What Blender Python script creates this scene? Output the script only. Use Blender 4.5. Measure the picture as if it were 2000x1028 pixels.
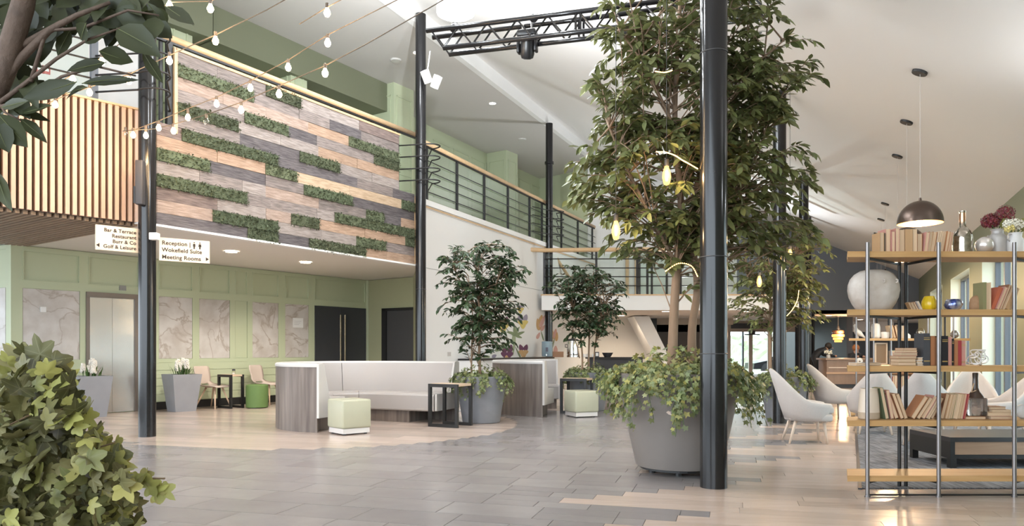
import bpy, math, random
from mathutils import Vector, Matrix, Quaternion, Euler
from math import sin, cos, pi, radians, sqrt, atan2

for o in list(bpy.data.objects):
    bpy.data.objects.remove(o)
SC = bpy.context.scene
COL = SC.collection
# ------------------------------------------------------------------ camera
F = 1450.0      # focal length in pixels of the 2000 px wide frame
H = 1.15        # eye height
HY = 683.0      # horizon row
cd = bpy.data.cameras.new('camera')
cam = bpy.data.objects.new('camera', cd)
COL.objects.link(cam)
cam.location = (0, 0, H)
cam.rotation_euler = (pi/2, 0, 0)
cd.sensor_width = 36.0
cd.lens = 36.0*F/2000.0
cd.shift_y = (HY-514.0)/2000.0
cd.clip_start = 0.05
SC.camera = cam
# ------------------------------------------------------------------ world: bright overcast sky
w = bpy.data.worlds.new('overcast_sky')
SC.world = w
w.use_nodes = True
nt = w.node_tree
bg = nt.nodes['Background']
bg.inputs['Color'].default_value = (0.80, 0.905, 1.0, 1)
bg.inputs['Strength'].default_value = 2.7
# ------------------------------------------------------------------ colour management
vs = SC.view_settings
vs.view_transform = 'Standard'
vs.look = 'None'
vs.gamma = 1.0
vs.use_curve_mapping = False
vs.exposure = 1.36
cy = SC.cycles
cy.max_bounces = 6
cy.diffuse_bounces = 3
cy.glossy_bounces = 3
cy.transmission_bounces = 5
cy.transparent_max_bounces = 16
cy.caustics_reflective = False
cy.caustics_refractive = False
cy.light_sampling_threshold = 0.02

# ------------------------------------------------------------------ helpers
def P(px, py, Y):
    return Vector(((px-1000)/F*Y, Y, H-(py-HY)/F*Y))
def PZ(px, py, z):
    """point of a pixel at height z"""
    Y = (H-z)*F/(py-HY)
    return P(px, py, Y)
def G(px, py):
    return PZ(px, py, 0.0)

def basis(d, up=Vector((0, 0, 1))):
    d = Vector(d).normalized()
    if abs(d.dot(up)) > 0.97:
        up = Vector((0, 1, 0))
    s = d.cross(up).normalized()
    u = s.cross(d).normalized()
    return d, s, u

def wmat(o):
    m = o.matrix_basis.copy()
    while o.parent is not None:
        o = o.parent
        m = o.matrix_basis @ m
    return m

class MB:
    def __init__(self):
        self.v = []; self.f = []
    def add(self, vs, fs):
        n = len(self.v)
        self.v.extend([tuple(p) for p in vs])
        self.f.extend([tuple(i+n for i in q) for q in fs])
        return self
    def box(self, x0, x1, y0, y1, z0, z1, m=None):
        vs = [Vector(p) for p in ((x0,y0,z0),(x1,y0,z0),(x1,y1,z0),(x0,y1,z0),(x0,y0,z1),(x1,y0,z1),(x1,y1,z1),(x0,y1,z1))]
        if m is not None: vs = [m @ p for p in vs]
        return self.add(vs, [(3,2,1,0),(4,5,6,7),(0,1,5,4),(1,2,6,5),(2,3,7,6),(3,0,4,7)])
    def rbox(self, x0, x1, y0, y1, z0, z1, r, m=None, seg=3):
        """box with rounded vertical edges and soft top and bottom edges"""
        r = min(r, (x1-x0)/2.01, (y1-y0)/2.01, (z1-z0)/2.01)
        rings = []
        for k in range(seg, -1, -1):
            a = pi/2*k/seg
            rings.append((z0+r*(1-sin(a)), r*(1-cos(a))))
        rings += [(z0+z1-z, i) for z, i in reversed(rings)]
        vs = []; fs = []
        n = 4*(seg+1)
        for z, ins in rings:
            rr = max(r-ins, 0.0005)
            for (cx, cy, a0) in ((x1-r, y1-r, 0), (x0+r, y1-r, pi/2), (x0+r, y0+r, pi), (x1-r, y0+r, 1.5*pi)):
                for k in range(seg+1):
                    a = a0+pi/2*k/seg
                    vs.append(Vector((cx+rr*cos(a), cy+rr*sin(a), z)))
        if m is not None: vs = [m @ p for p in vs]
        L = len(rings)
        for i in range(L-1):
            for j in range(n):
                a = i*n+j; b = i*n+(j+1) % n
                fs.append((a, b, b+n, a+n))
        fs.append(tuple(reversed(range(n))))
        fs.append(tuple(range((L-1)*n, L*n)))
        return self.add(vs, fs)
    def prism(self, poly, z0, z1):
        """poly: xy counter-clockwise; z may be functions of x,y"""
        n = len(poly)
        fz0 = z0 if callable(z0) else (lambda x, y: z0)
        fz1 = z1 if callable(z1) else (lambda x, y: z1)
        vs = [(p[0], p[1], fz0(p[0], p[1])) for p in poly]+[(p[0], p[1], fz1(p[0], p[1])) for p in poly]
        fs = [tuple(reversed(range(n))), tuple(range(n, 2*n))]
        for i in range(n):
            j = (i+1) % n
            fs.append((i, j, j+n, i+n))
        return self.add(vs, fs)
    def tube(self, pts, r, n=8, caps=True, closed=False):
        pts = [Vector(p) for p in pts]
        L = len(pts)
        rs = r if isinstance(r, (list, tuple)) else [r]*L
        vs = []; fs = []
        prev = None
        for i in range(L):
            if closed:
                d = pts[(i+1) % L]-pts[i-1]
            else:
                d = pts[min(i+1, L-1)]-pts[max(i-1, 0)]
            if d.length < 1e-9: d = Vector((0, 0, 1))
            d.normalize()
            if prev is None:
                _, s, u = basis(d)
            else:
                s = prev-d*prev.dot(d)
                if s.length < 1e-6: _, s, u = basis(d)
                s.normalize(); u = s.cross(d)
            prev = s
            for k in range(n):
                a = 2*pi*k/n
                vs.append(pts[i]+(s*cos(a)+u*sin(a))*rs[i])
        for i in range(L if closed else L-1):
            i2 = (i+1) % L
            for k in range(n):
                k2 = (k+1) % n
                fs.append((i*n+k, i2*n+k, i2*n+k2, i*n+k2))
        if caps and not closed:
            fs.append(tuple(range(n)))
            fs.append(tuple(reversed(range((L-1)*n, L*n))))
        return self.add(vs, fs)
    def bar(self, a, b, w, h, up=Vector((0, 0, 1))):
        """rectangular bar from a to b, w across, h along up"""
        a = Vector(a); b = Vector(b)
        d, s, u = basis(b-a, up)
        vs = []
        for p in (a, b):
            for (i, j) in ((-1,-1),(1,-1),(1,1),(-1,1)):
                vs.append(p+s*(i*w/2)+u*(j*h/2))
        return self.add(vs, [(0,1,2,3),(7,6,5,4),(0,4,5,1),(1,5,6,2),(2,6,7,3),(3,7,4,0)])
    def lathe(self, prof, n=24, c=(0, 0, 0), cap0=True, cap1=True, sx=1.0, sy=1.0, flute=None):
        vs = []; fs = []
        for (r, z) in prof:
            for k in range(n):
                a = 2*pi*k/n
                q = r if flute is None else r*flute(a, z)
                vs.append((c[0]+q*cos(a)*sx, c[1]+q*sin(a)*sy, c[2]+z))
        L = len(prof)
        for i in range(L-1):
            for k in range(n):
                k2 = (k+1) % n
                fs.append((i*n+k, i*n+k2, (i+1)*n+k2, (i+1)*n+k))
        if cap0: fs.append(tuple(reversed(range(n))))
        if cap1: fs.append(tuple(range((L-1)*n, L*n)))
        return self.add(vs, fs)
    def grid(self, pts, nu, nv, closed=False):
        """pts[u*nv+v]"""
        fs = []
        for i in range(nu if closed else nu-1):
            i2 = (i+1) % nu
            for j in range(nv-1):
                fs.append((i*nv+j, i2*nv+j, i2*nv+j+1, i*nv+j+1))
        return self.add(pts, fs)
    def ball(self, c, r, n=12, m=8, sz=1.0):
        prof = []
        for i in range(m+1):
            a = -pi/2+pi*i/m
            prof.append((max(r*cos(a), r*0.01), r*sin(a)*sz))
        return self.lathe(prof, n, c)
    def sheet(self, poly, nrm, th):
        """thin slab from a 3d polygon"""
        nrm = Vector(nrm).normalized()*th
        n = len(poly)
        vs = [Vector(p) for p in poly]+[Vector(p)+nrm for p in poly]
        fs = [tuple(reversed(range(n))), tuple(range(n, 2*n))]
        for i in range(n):
            j = (i+1) % n
            fs.append((i, j, j+n, i+n))
        return self.add(vs, fs)
    def mesh(self, name, mat, smooth=False):
        me = bpy.data.meshes.new(name)
        me.from_pydata(self.v, [], self.f)
        if smooth is True:
            me.polygons.foreach_set('use_smooth', [True]*len(me.polygons))
        elif smooth:
            me.polygons.foreach_set('use_smooth', [True]*len(me.polygons))
            me.update()
            me.set_sharp_from_angle(angle=smooth)
        me.materials.append(mat)
        me.update()
        return me
    def build(self, name, mat, parent=None, smooth=False, world=True):
        if parent is not None and world:
            inv = wmat(parent).inverted()
            if inv != Matrix.Identity(4):
                self.v = [tuple(inv @ Vector(p)) for p in self.v]
        return link(name, self.mesh(name, mat, smooth), parent)
AUTO = radians(35)

def link(name, data, parent=None, mat4=None):
    o = bpy.data.objects.new(name, data)
    COL.objects.link(o)
    if parent is not None: o.parent = parent
    if mat4 is not None: o.matrix_basis = mat4
    return o
def tag(o, label=None, cat=None, group=None, kind=None):
    if label: o['label'] = label
    if cat: o['category'] = cat
    if group: o['group'] = group
    if kind: o['kind'] = kind
    return o
def thing(name, label, cat, loc=(0, 0, 0), rz=0.0, group=None, kind=None):
    o = bpy.data.objects.new(name, None)
    COL.objects.link(o)
    o.matrix_basis = Matrix.Translation(Vector(loc)) @ Matrix.Rotation(rz, 4, 'Z')
    o.empty_display_size = 0.1
    return tag(o, label, cat, group, kind)
def struct(name, mb, mat, parent=None, smooth=False):
    o = mb.build(name, mat, parent, smooth)
    if parent is None: o['kind'] = 'structure'
    return o
ORD = ['first','second','third','fourth','fifth','sixth','seventh','eighth','ninth','tenth','eleventh','twelfth','thirteenth',
       'fourteenth','fifteenth','sixteenth','seventeenth','eighteenth','nineteenth','twentieth']
def TR(loc, rz=0.0, s=1.0):
    return Matrix.Translation(Vector(loc)) @ Matrix.Rotation(rz, 4, 'Z') @ Matrix.Scale(s, 4)
def lerp(a, b, t): return a+(b-a)*t

# ------------------------------------------------------------------ materials
def hexlin(h):
    h = h.lstrip('#')
    out = []
    for i in (0, 2, 4):
        c = int(h[i:i+2], 16)/255
        out.append(c/12.92 if c <= 0.04045 else ((c+0.055)/1.055)**2.4)
    return tuple(out)
MATS = {}
def M(name, col, rough=0.5, metal=0.0, spec=0.5, noise=None, col2=None, bump=None, rand=0.0, stretch=(1, 1, 1), trans=0.0,
      ior=1.45, emit=None, estr=0.0, alpha=1.0, coat=0.0, sss=0.0, hue=0.0, detail=5, rotz=0.0, leaf=0.0):
    """noise=(scale, contrast) mixes col and col2; bump=(scale, strength); rand=value spread per object and per loose piece"""
    if name in MATS: return MATS[name]
    if isinstance(col, str): col = hexlin(col)
    if isinstance(col2, str): col2 = hexlin(col2)
    m = bpy.data.materials.new(name)
    m.use_nodes = True
    t = m.node_tree; N = t.nodes; L = t.links
    b = N['Principled BSDF']
    b.inputs['Roughness'].default_value = rough
    b.inputs['Metallic'].default_value = metal
    b.inputs['Specular IOR Level'].default_value = spec
    b.inputs['IOR'].default_value = ior
    b.inputs['Transmission Weight'].default_value = trans
    b.inputs['Coat Weight'].default_value = coat
    b.inputs['Alpha'].default_value = alpha
    if emit is not None:
        b.inputs['Emission Color'].default_value = (*emit, 1)
        b.inputs['Emission Strength'].default_value = estr
    src = None
    if noise or bump:
        tc = N.new('ShaderNodeTexCoord'); mp = N.new('ShaderNodeMapping')
        mp.inputs['Scale'].default_value = stretch
        mp.inputs['Rotation'].default_value = (0, 0, rotz)
        L.new(tc.outputs['Object'], mp.inputs['Vector'])
        vec = mp.outputs['Vector']
        if rand:
            oi = N.new('ShaderNodeObjectInfo'); ge = N.new('ShaderNodeNewGeometry')
            ad = N.new('ShaderNodeMath'); ad.operation = 'ADD'
            L.new(oi.outputs['Random'], ad.inputs[0]); L.new(ge.outputs['Random Per Island'], ad.inputs[1])
            ml = N.new('ShaderNodeMath'); ml.operation = 'MULTIPLY'; ml.inputs[1].default_value = 37.0
            L.new(ad.outputs[0], ml.inputs[0])
            va = N.new('ShaderNodeVectorMath'); va.operation = 'ADD'
            L.new(vec, va.inputs[0]); L.new(ml.outputs[0], va.inputs[1])
            vec = va.outputs[0]
    cur = None
    if noise:
        nz = N.new('ShaderNodeTexNoise')
        nz.inputs['Scale'].default_value = noise[0]; nz.inputs['Detail'].default_value = detail
        L.new(vec, nz.inputs['Vector'])
        mr = N.new('ShaderNodeMapRange')
        mr.inputs['From Min'].default_value = 0.5-0.5/noise[1]; mr.inputs['From Max'].default_value = 0.5+0.5/noise[1]
        L.new(nz.outputs['Fac'], mr.inputs['Value'])
        mx = N.new('ShaderNodeMix'); mx.data_type = 'RGBA'
        mx.inputs['A'].default_value = (*col, 1)
        mx.inputs['B'].default_value = (*(col2 or tuple(c*0.7 for c in col)), 1)
        L.new(mr.outputs['Result'], mx.inputs['Factor'])
        cur = mx.outputs['Result']
    if rand:
        oi = N.new('ShaderNodeObjectInfo'); ge = N.new('ShaderNodeNewGeometry')
        ad = N.new('ShaderNodeMath'); ad.operation = 'ADD'
        L.new(oi.outputs['Random'], ad.inputs[0]); L.new(ge.outputs['Random Per Island'], ad.inputs[1])
        fr = N.new('ShaderNodeMath'); fr.operation = 'FRACT'
        L.new(ad.outputs[0], fr.inputs[0])
        mr = N.new('ShaderNodeMapRange')
        mr.inputs['To Min'].default_value = 1-rand; mr.inputs['To Max'].default_value = 1+rand
        L.new(fr.outputs[0], mr.inputs['Value'])
        hs = N.new('ShaderNodeHueSaturation')
        if cur is None: hs.inputs['Color'].default_value = (*col, 1)
        else: L.new(cur, hs.inputs['Color'])
        L.new(mr.outputs['Result'], hs.inputs['Value'])
        if hue:
            m2 = N.new('ShaderNodeMath'); m2.operation = 'MULTIPLY'; m2.inputs[1].default_value = 7.31
            f2 = N.new('ShaderNodeMath'); f2.operation = 'FRACT'
            L.new(ad.outputs[0], m2.inputs[0]); L.new(m2.outputs[0], f2.inputs[0])
            r2 = N.new('ShaderNodeMapRange'); r2.inputs['To Min'].default_value = 0.5-hue; r2.inputs['To Max'].default_value = 0.5+hue
            L.new(f2.outputs[0], r2.inputs['Value']); L.new(r2.outputs['Result'], hs.inputs['Hue'])
        cur = hs.outputs['Color']
    if cur is not None: L.new(cur, b.inputs['Base Color'])
    else: b.inputs['Base Color'].default_value = (*col, 1)
    if bump:
        n2 = N.new('ShaderNodeTexNoise'); n2.inputs['Scale'].default_value = bump[0]; n2.inputs['Detail'].default_value = 6
        L.new(vec, n2.inputs['Vector'])
        bp = N.new('ShaderNodeBump'); bp.inputs['Strength'].default_value = bump[1]; bp.inputs['Distance'].default_value = 0.01
        L.new(n2.outputs['Fac'], bp.inputs['Height'])
        L.new(bp.outputs['Normal'], b.inputs['Normal'])
    if leaf:
        tr = N.new('ShaderNodeBsdfTranslucent'); ms = N.new('ShaderNodeMixShader')
        ms.inputs['Fac'].default_value = leaf
        if cur is not None: L.new(cur, tr.inputs['Color'])
        else: tr.inputs['Color'].default_value = (*col, 1)
        L.new(b.outputs['BSDF'], ms.inputs[1]); L.new(tr.outputs['BSDF'], ms.inputs[2])
        L.new(ms.outputs[0], N['Material Output'].inputs['Surface'])
    if emit is not None: m.cycles.emission_sampling = 'NONE'     # lamps carry their own light objects
    MATS[name] = m
    return m
def GLASS(name, tint=(1, 1, 1), refl=0.08, rough=0.02):
    """thin pane: lets light straight through, with a faint mirror"""
    if name in MATS: return MATS[name]
    m = bpy.data.materials.new(name); m.use_nodes = True
    t = m.node_tree; N = t.nodes; L = t.links
    for n in list(N):
        if n.type == 'BSDF_PRINCIPLED': N.remove(n)
    tr = N.new('ShaderNodeBsdfTransparent'); tr.inputs['Color'].default_value = (*tint, 1)
    gl = N.new('ShaderNodeBsdfGlossy'); gl.inputs['Roughness'].default_value = rough
    lw = N.new('ShaderNodeLayerWeight'); lw.inputs['Blend'].default_value = 0.5
    fr = N.new('ShaderNodeMath'); fr.operation = 'POWER'; fr.inputs[1].default_value = 2.7
    L.new(lw.outputs['Facing'], fr.inputs[0])
    ms = N.new('ShaderNodeMixShader')
    ma = N.new('ShaderNodeMath'); ma.operation = 'MULTIPLY_ADD'; ma.inputs[1].default_value = 0.55; ma.inputs[2].default_value = refl*0.4
    L.new(fr.outputs[0], ma.inputs[0]); L.new(ma.outputs[0], ms.inputs['Fac'])
    L.new(tr.outputs[0], ms.inputs[1]); L.new(gl.outputs[0], ms.inputs[2])
    L.new(ms.outputs[0], N['Material Output'].inputs['Surface'])
    MATS[name] = m
    return m

m_white = M('white_paint', (0.80, 0.79, 0.77), 0.6, noise=(0.6, 1.0), col2=(0.76, 0.75, 0.73))
m_ceil = M('ceiling_paint', (0.86, 0.83, 0.80), 0.7, noise=(0.3, 1.0), col2=(0.84, 0.81, 0.78))
m_soffit = M('soffit_paint', (0.80, 0.77, 0.73), 0.7)
m_band = M('fascia_white', (0.84, 0.83, 0.81), 0.6)
m_green = M('sage_green_paint', (0.50, 0.545, 0.37), 0.45, noise=(0.8, 1.0), col2=(0.48, 0.525, 0.355))
m_olive = M('olive_green_paint', (0.36, 0.36, 0.22), 0.5)
m_slate = M('slate_grey_paint', (0.185, 0.20, 0.235), 0.6)
m_black = M('black_steel', (0.009, 0.009, 0.010), 0.17, spec=0.5, noise=(6, 1.0), col2=(0.013, 0.0125, 0.013))
m_blackmat = M('black_satin', (0.014, 0.013, 0.013), 0.45)
m_dark = M('charcoal', (0.035, 0.035, 0.04), 0.5)
m_oak = M('oak_rail', (0.66, 0.46, 0.27), 0.42, noise=(7, 1.6), col2=(0.55, 0.36, 0.19), stretch=(1, 1, 1))
m_glass = GLASS('clear_glass', (0.93, 0.97, 0.95))
m_concrete = M('grey_concrete_pot', (0.165, 0.143, 0.128), 0.5, noise=(2.2, 1.4), col2=(0.21, 0.185, 0.168), bump=(40, 0.08))
m_bluegrey = M('blue_grey_fibre_pot', (0.15, 0.155, 0.17), 0.5, noise=(4, 1.8), col2=(0.22, 0.22, 0.235), bump=(30, 0.1))
m_zinc = M('zinc_planter', (0.25, 0.25, 0.265), 0.45, noise=(3, 1.5), col2=(0.31, 0.31, 0.325))
m_steel = M('brushed_steel', (0.62, 0.60, 0.57), 0.24, metal=0.85, noise=(3, 1.2), col2=(0.52, 0.50, 0.47), stretch=(1, 1, 40))
def marble():
    m = bpy.data.materials.new('beige_marble'); m.use_nodes = True
    t = m.node_tree; N = t.nodes; L = t.links; b = N['Principled BSDF']
    b.inputs['Roughness'].default_value = .35
    tc = N.new('ShaderNodeTexCoord'); oi = N.new('ShaderNodeObjectInfo')
    ml = N.new('ShaderNodeMath'); ml.operation = 'MULTIPLY'; ml.inputs[1].default_value = 53.0
    L.new(oi.outputs['Random'], ml.inputs[0])
    va = N.new('ShaderNodeVectorMath'); va.operation = 'ADD'
    L.new(tc.outputs['Object'], va.inputs[0]); L.new(ml.outputs[0], va.inputs[1])
    n1 = N.new('ShaderNodeTexNoise'); n1.inputs['Scale'].default_value = 1.3; n1.inputs['Detail'].default_value = 9; n1.inputs['Distortion'].default_value = 0.7
    n2 = N.new('ShaderNodeTexNoise'); n2.inputs['Scale'].default_value = 3.2; n2.inputs['Detail'].default_value = 8
    L.new(va.outputs[0], n1.inputs['Vector']); L.new(va.outputs[0], n2.inputs['Vector'])
    r1 = N.new('ShaderNodeValToRGB'); e = r1.color_ramp.elements       # thin brown veins
    e[0].position = .480; e[0].color = (0, 0, 0, 1); e[1].position = .520; e[1].color = (0, 0, 0, 1)
    k = r1.color_ramp.elements.new(.5); k.color = (1, 1, 1, 1)
    L.new(n1.outputs['Fac'], r1.inputs['Fac'])
    r2 = N.new('ShaderNodeValToRGB'); e = r2.color_ramp.elements
    e[0].position = .32; e[0].color = (.47, .42, .38, 1); e[1].position = .62; e[1].color = (.60, .565, .535, 1)
    L.new(n2.outputs['Fac'], r2.inputs['Fac'])
    mm = N.new('ShaderNodeMath'); mm.operation = 'MULTIPLY'; L.new(r1.outputs['Color'], mm.inputs[0]); L.new(n2.outputs['Fac'], mm.inputs[1])
    mx = N.new('ShaderNodeMix'); mx.data_type = 'RGBA'; mx.inputs['B'].default_value = (.24, .16, .10, 1)
    L.new(mm.outputs[0], mx.inputs['Factor']); L.new(r2.outputs['Color'], mx.inputs['A'])
    L.new(mx.outputs['Result'], b.inputs['Base Color'])
    return m
m_marble = marble()
m_bulb = M('warm_bulb_glow', (1, 0.8, 0.5), 0.3, emit=(1.0, 0.62, 0.28), estr=26.0)
m_bulb2 = M('amber_filament_glow', (1, 0.7, 0.35), 0.3, emit=(1.0, 0.55, 0.16), estr=4.0)
m_led = M('downlight_glow', (1, 0.9, 0.75), 0.3, emit=(1.0, 0.86, 0.66), estr=9.0)
m_ledwhite = M('pendant_diffuser_glow', (1, 1, 0.98), 0.3, emit=(1.0, 0.98, 0.93), estr=7.0)
m_bark = M('pale_brown_bark', (0.30, 0.20, 0.13), 0.75, noise=(9, 2.0), col2=(0.19, 0.125, 0.08), stretch=(1, 1, 0.25), bump=(25, 0.5))
m_leaf = M('ficus_leaf_green', (0.150, 0.165, 0.062), 0.38, spec=0.5, rand=0.45, hue=0.018, leaf=0.22)
m_leafd = M('dark_ficus_leaf', (0.030, 0.055, 0.022), 0.36, spec=0.5, rand=0.40, hue=0.015, leaf=0.18)
m_ivy = M('ivy_leaf_green', (0.175, 0.200, 0.080), 0.42, rand=0.45, hue=0.025, leaf=0.22)
m_ivyy = M('yellow_green_ivy_leaf', (0.30, 0.285, 0.085), 0.5, rand=0.3, hue=0.015, leaf=0.3)
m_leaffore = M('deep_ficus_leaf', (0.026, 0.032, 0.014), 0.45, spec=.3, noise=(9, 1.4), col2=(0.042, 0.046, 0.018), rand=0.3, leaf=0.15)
def ivy_veined():
    """leaf with paler ribs running from its centre along the lobes (each leaf is an object, x along the leaf)"""
    m = M('olive_ivy_leaf', (0.085, 0.088, 0.032), 0.5, spec=.35, noise=(14, 1.8), col2=(0.165, 0.145, 0.055), rand=0.55, hue=0.02, leaf=0.2)
    t = m.node_tree; N = t.nodes; L = t.links; b = N['Principled BSDF']
    col = b.inputs['Base Color'].links[0].from_socket
    tc = N.new('ShaderNodeTexCoord'); sp = N.new('ShaderNodeSeparateXYZ'); L.new(tc.outputs['Object'], sp.inputs[0])
    acc = None
    for ang in (0, 56, -56, 128, -128):
        ca, sa = cos(radians(ang)), sin(radians(ang))
        def lin(p, q):
            m1 = N.new('ShaderNodeMath'); m1.operation = 'MULTIPLY'; m1.inputs[1].default_value = p; L.new(sp.outputs['X'], m1.inputs[0])
            m2 = N.new('ShaderNodeMath'); m2.operation = 'MULTIPLY_ADD'; m2.inputs[1].default_value = q; L.new(sp.outputs['Y'], m2.inputs[0]); L.new(m1.outputs[0], m2.inputs[2])
            return m2.outputs[0]
        ab = N.new('ShaderNodeMath'); ab.operation = 'ABSOLUTE'; L.new(lin(-sa, ca), ab.inputs[0])
        lt = N.new('ShaderNodeMath'); lt.operation = 'LESS_THAN'; lt.inputs[1].default_value = .0007; L.new(ab.outputs[0], lt.inputs[0])
        gt = N.new('ShaderNodeMath'); gt.operation = 'GREATER_THAN'; gt.inputs[1].default_value = 0; L.new(lin(ca, sa), gt.inputs[0])
        mu = N.new('ShaderNodeMath'); mu.operation = 'MULTIPLY'; L.new(lt.outputs[0], mu.inputs[0]); L.new(gt.outputs[0], mu.inputs[1])
        if acc is None: acc = mu.outputs[0]
        else:
            mx = N.new('ShaderNodeMath'); mx.operation = 'MAXIMUM'; L.new(acc, mx.inputs[0]); L.new(mu.outputs[0], mx.inputs[1]); acc = mx.outputs[0]
    mm = N.new('ShaderNodeMix'); mm.data_type = 'RGBA'; mm.inputs['B'].default_value = (.17, .16, .075, 1)
    hf = N.new('ShaderNodeMath'); hf.operation = 'MULTIPLY'; hf.inputs[1].default_value = .7; L.new(acc, hf.inputs[0])
    L.new(hf.outputs[0], mm.inputs['Factor']); L.new(col, mm.inputs['A']); L.new(mm.outputs['Result'], b.inputs['Base Color'])
    return m
m_ivyfore = ivy_veined()
m_moss = M('preserved_moss', (0.118, 0.138, 0.080), 0.85, rand=0.40, hue=0.02)
m_soil = M('dark_soil', (0.03, 0.022, 0.015), 0.9)
# ================================================================== STRUCTURE
V2 = lambda x, y: Vector((x, y))
PA = V2(-4.82, 9.81); PB = V2(-1.82, 14.8)
D1 = (V2(.517, .856)).normalized(); N1 = V2(D1.y, -D1.x)
PL0 = V2(-5.08, 9.965)
Q0 = V2(-1.97, 15.28); Q1 = V2(3.0, 26.5); D2 = (Q1-Q0).normalized(); N2 = V2(D2.y, -D2.x)
S0 = V2(-5.03, 10.05); DS = V2(-.695, -.719).normalized(); NS = V2(-DS.y, DS.x)   # toward the viewer
GW0 = V2(-8.2, 12.17); GW1 = V2(-3.64, 18.5); DG = (GW1-GW0).normalized(); NG = V2(DG.y, -DG.x)
OW0 = GW1; DO = V2(.81, -.586).normalized(); NO = V2(-.586, -.81).normalized()
DL = V2(.44, 1).normalized(); NR = V2(-DL.y, DL.x)          # long axis; NR points from the right wall into the hall
RW = lambda Y: 2.96+.44*Y                                    # x of the right wall
EDGE = lambda Y: -8.82+.442*Y                                # x of the edge of the low upper ceiling
CZ = lambda x, y: 4.88+.1676*y-.381*x                        # sloping ceiling
Z_SOF, Z_CAP, Z_RAIL, Z_UP = 2.866, 4.30, 5.54, 7.85

def lu(O, d, px):
    k = (px-1000)/F
    return (k*O.y-O.x)/(d.x-k*d.y)
def lz(O, d, px, py):
    u = lu(O, d, px); Y = O.y+d.y*u
    return u, H-(py-HY)/F*Y
def wb(mb, O, d, n, u0, u1, z0, z1, e0, e1):
    """box on a wall line: u along d, e outward along n"""
    m = Matrix(((d.x, n.x, 0, O.x), (d.y, n.y, 0, O.y), (0, 0, 1, 0), (0, 0, 0, 1)))
    if d.x*n.y-d.y*n.x < 0:
        mb.box(u0, u1, e0, e1, z0, z1, m)
        k = len(mb.f)-6
        for i in range(k, k+6): mb.f[i] = tuple(reversed(mb.f[i]))
    else:
        mb.box(u0, u1, e0, e1, z0, z1, m)
    return mb
def wp(O, d, n, u, z, e=0.0):
    p = O+d*u+n*e
    return Vector((p.x, p.y, z))

# ---------------- floor
floor_ = thing('floor', None, None, kind='structure')
MB().box(-16, 18, -7, 40, -.2, -.012).build('subfloor', M('subfloor_grout', (.36, .33, .31), .7), floor_)
m_plank = M('beige_laminate_plank', (0.49, 0.40, 0.345), 0.21, noise=(3.0, 1.5), col2=(0.41, 0.325, 0.275), stretch=(0.5, 6, 6), rand=0.13, rotz=-atan2(-.28, .96), bump=(9, .03), spec=0.55)
m_tile = M('grey_stone_tile', (0.222, 0.204, 0.202), 0.22, noise=(4, 1.6), col2=(0.265, 0.245, 0.243), rand=0.10, bump=(20, .03), spec=0.55)
rng = random.Random(5)
FU = V2(.96, -.28).normalized(); FV = V2(.28, .96).normalized()
def fxy(u, v): return FU*u+FV*v
def is_wood(p, row):
    if (p-V2(-2.9, 11.5)).length < 2.95: return True
    if (p-PA).dot(N1) < -.05 and p.x < 0: return True
    j = ((row*2654435761) % 97)/97.0
    if p.y > 14 and p.x > -1.5+.3*j: return True
    return p.x > .43+.62*(p.y-4.83)+(j-.5)*1.5
pieces_w = []; pieces_t = []
rw = .19
def keep(mid): return mid.y > 1.6 and -.80 < mid.x/max(mid.y, .1) < .80 and mid.y < 29 and mid.x < RW(mid.y)+.3
def fill_row(v, row, ua, ub):
    u = ua
    while u < ub-.02:
        wood = is_wood(fxy(u+.05, v+rw/2), row)
        L = rng.choice((1.1, 1.3, 1.5)) if wood else rng.choice((.38, .5, .62))
        x = .1
        while x < L and is_wood(fxy(u+x, v+rw/2), row) == wood: x += .05
        L = min(max(.12, x), ub-u)
        if ub-u-L < .1: L = ub-u
        if keep(fxy(u+L/2, v+rw/2)): (pieces_w if wood else pieces_t).append((fxy(u+L/2, v+rw/2).y, u, v, L, rw))
        u += L
row = 0
v = 2.6-2*rw
while v < 27.5:
    us = -16.0+rng.uniform(0, .4); deep = []
    u = us
    while u < 15:
        ok = True
        for du in (-.5, 0, .5):
            for (dv, rr) in ((-rw, row-1), (rw*.5, row), (rw*1.5, row+1), (rw*2.5, row+2)):
                if is_wood(fxy(u+.05+du, v+dv), rr): ok = False
        deep.append(ok); u += .1
    k = 0; n = len(deep)
    while k < n:
        e_ = k
        while e_ < n and deep[e_] == deep[k]: e_ += 1
        ua, ub = us+k*.1, us+e_*.1
        if deep[k]:
            u = ua
            while u < ub-.01:
                L = min(rng.choice((.38, .57, .57, .76)), ub-u)
                if ub-u-L < .15: L = ub-u
                if keep(fxy(u+L/2, v+rw)): pieces_t.append((fxy(u+L/2, v+rw).y, u, v, L, 2*rw))
                u += L
        else:
            fill_row(v, row, ua, ub); fill_row(v+rw, row+1, ua, ub)
        k = e_
    v += 2*rw
    row += 2
def floor_piece(mb, p):
    _, u, v, L, h = p
    g = .0014 if L > .8 else .0022
    q = [fxy(u+g, v+g), fxy(u+L-g, v+g), fxy(u+L-g, v+h-g), fxy(u+g, v+h-g)]
    dz = rng.uniform(-.0004, .0004)
    mb.prism([(a.x, a.y) for a in q], -.012, dz)
for (lst, nm, mt) in ((pieces_w, 'floor_plank', m_plank), (pieces_t, 'floor_tile', m_tile)):
    lst.sort()
    for p in lst[:295]:
        mb = MB(); floor_piece(mb, p); mb.build(nm, mt, floor_)
    mb = MB()
    for p in lst[295:]: floor_piece(mb, p)
    if mb.v: tag(mb.build('distant_'+nm+'s', mt, floor_), kind='stuff')

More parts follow.
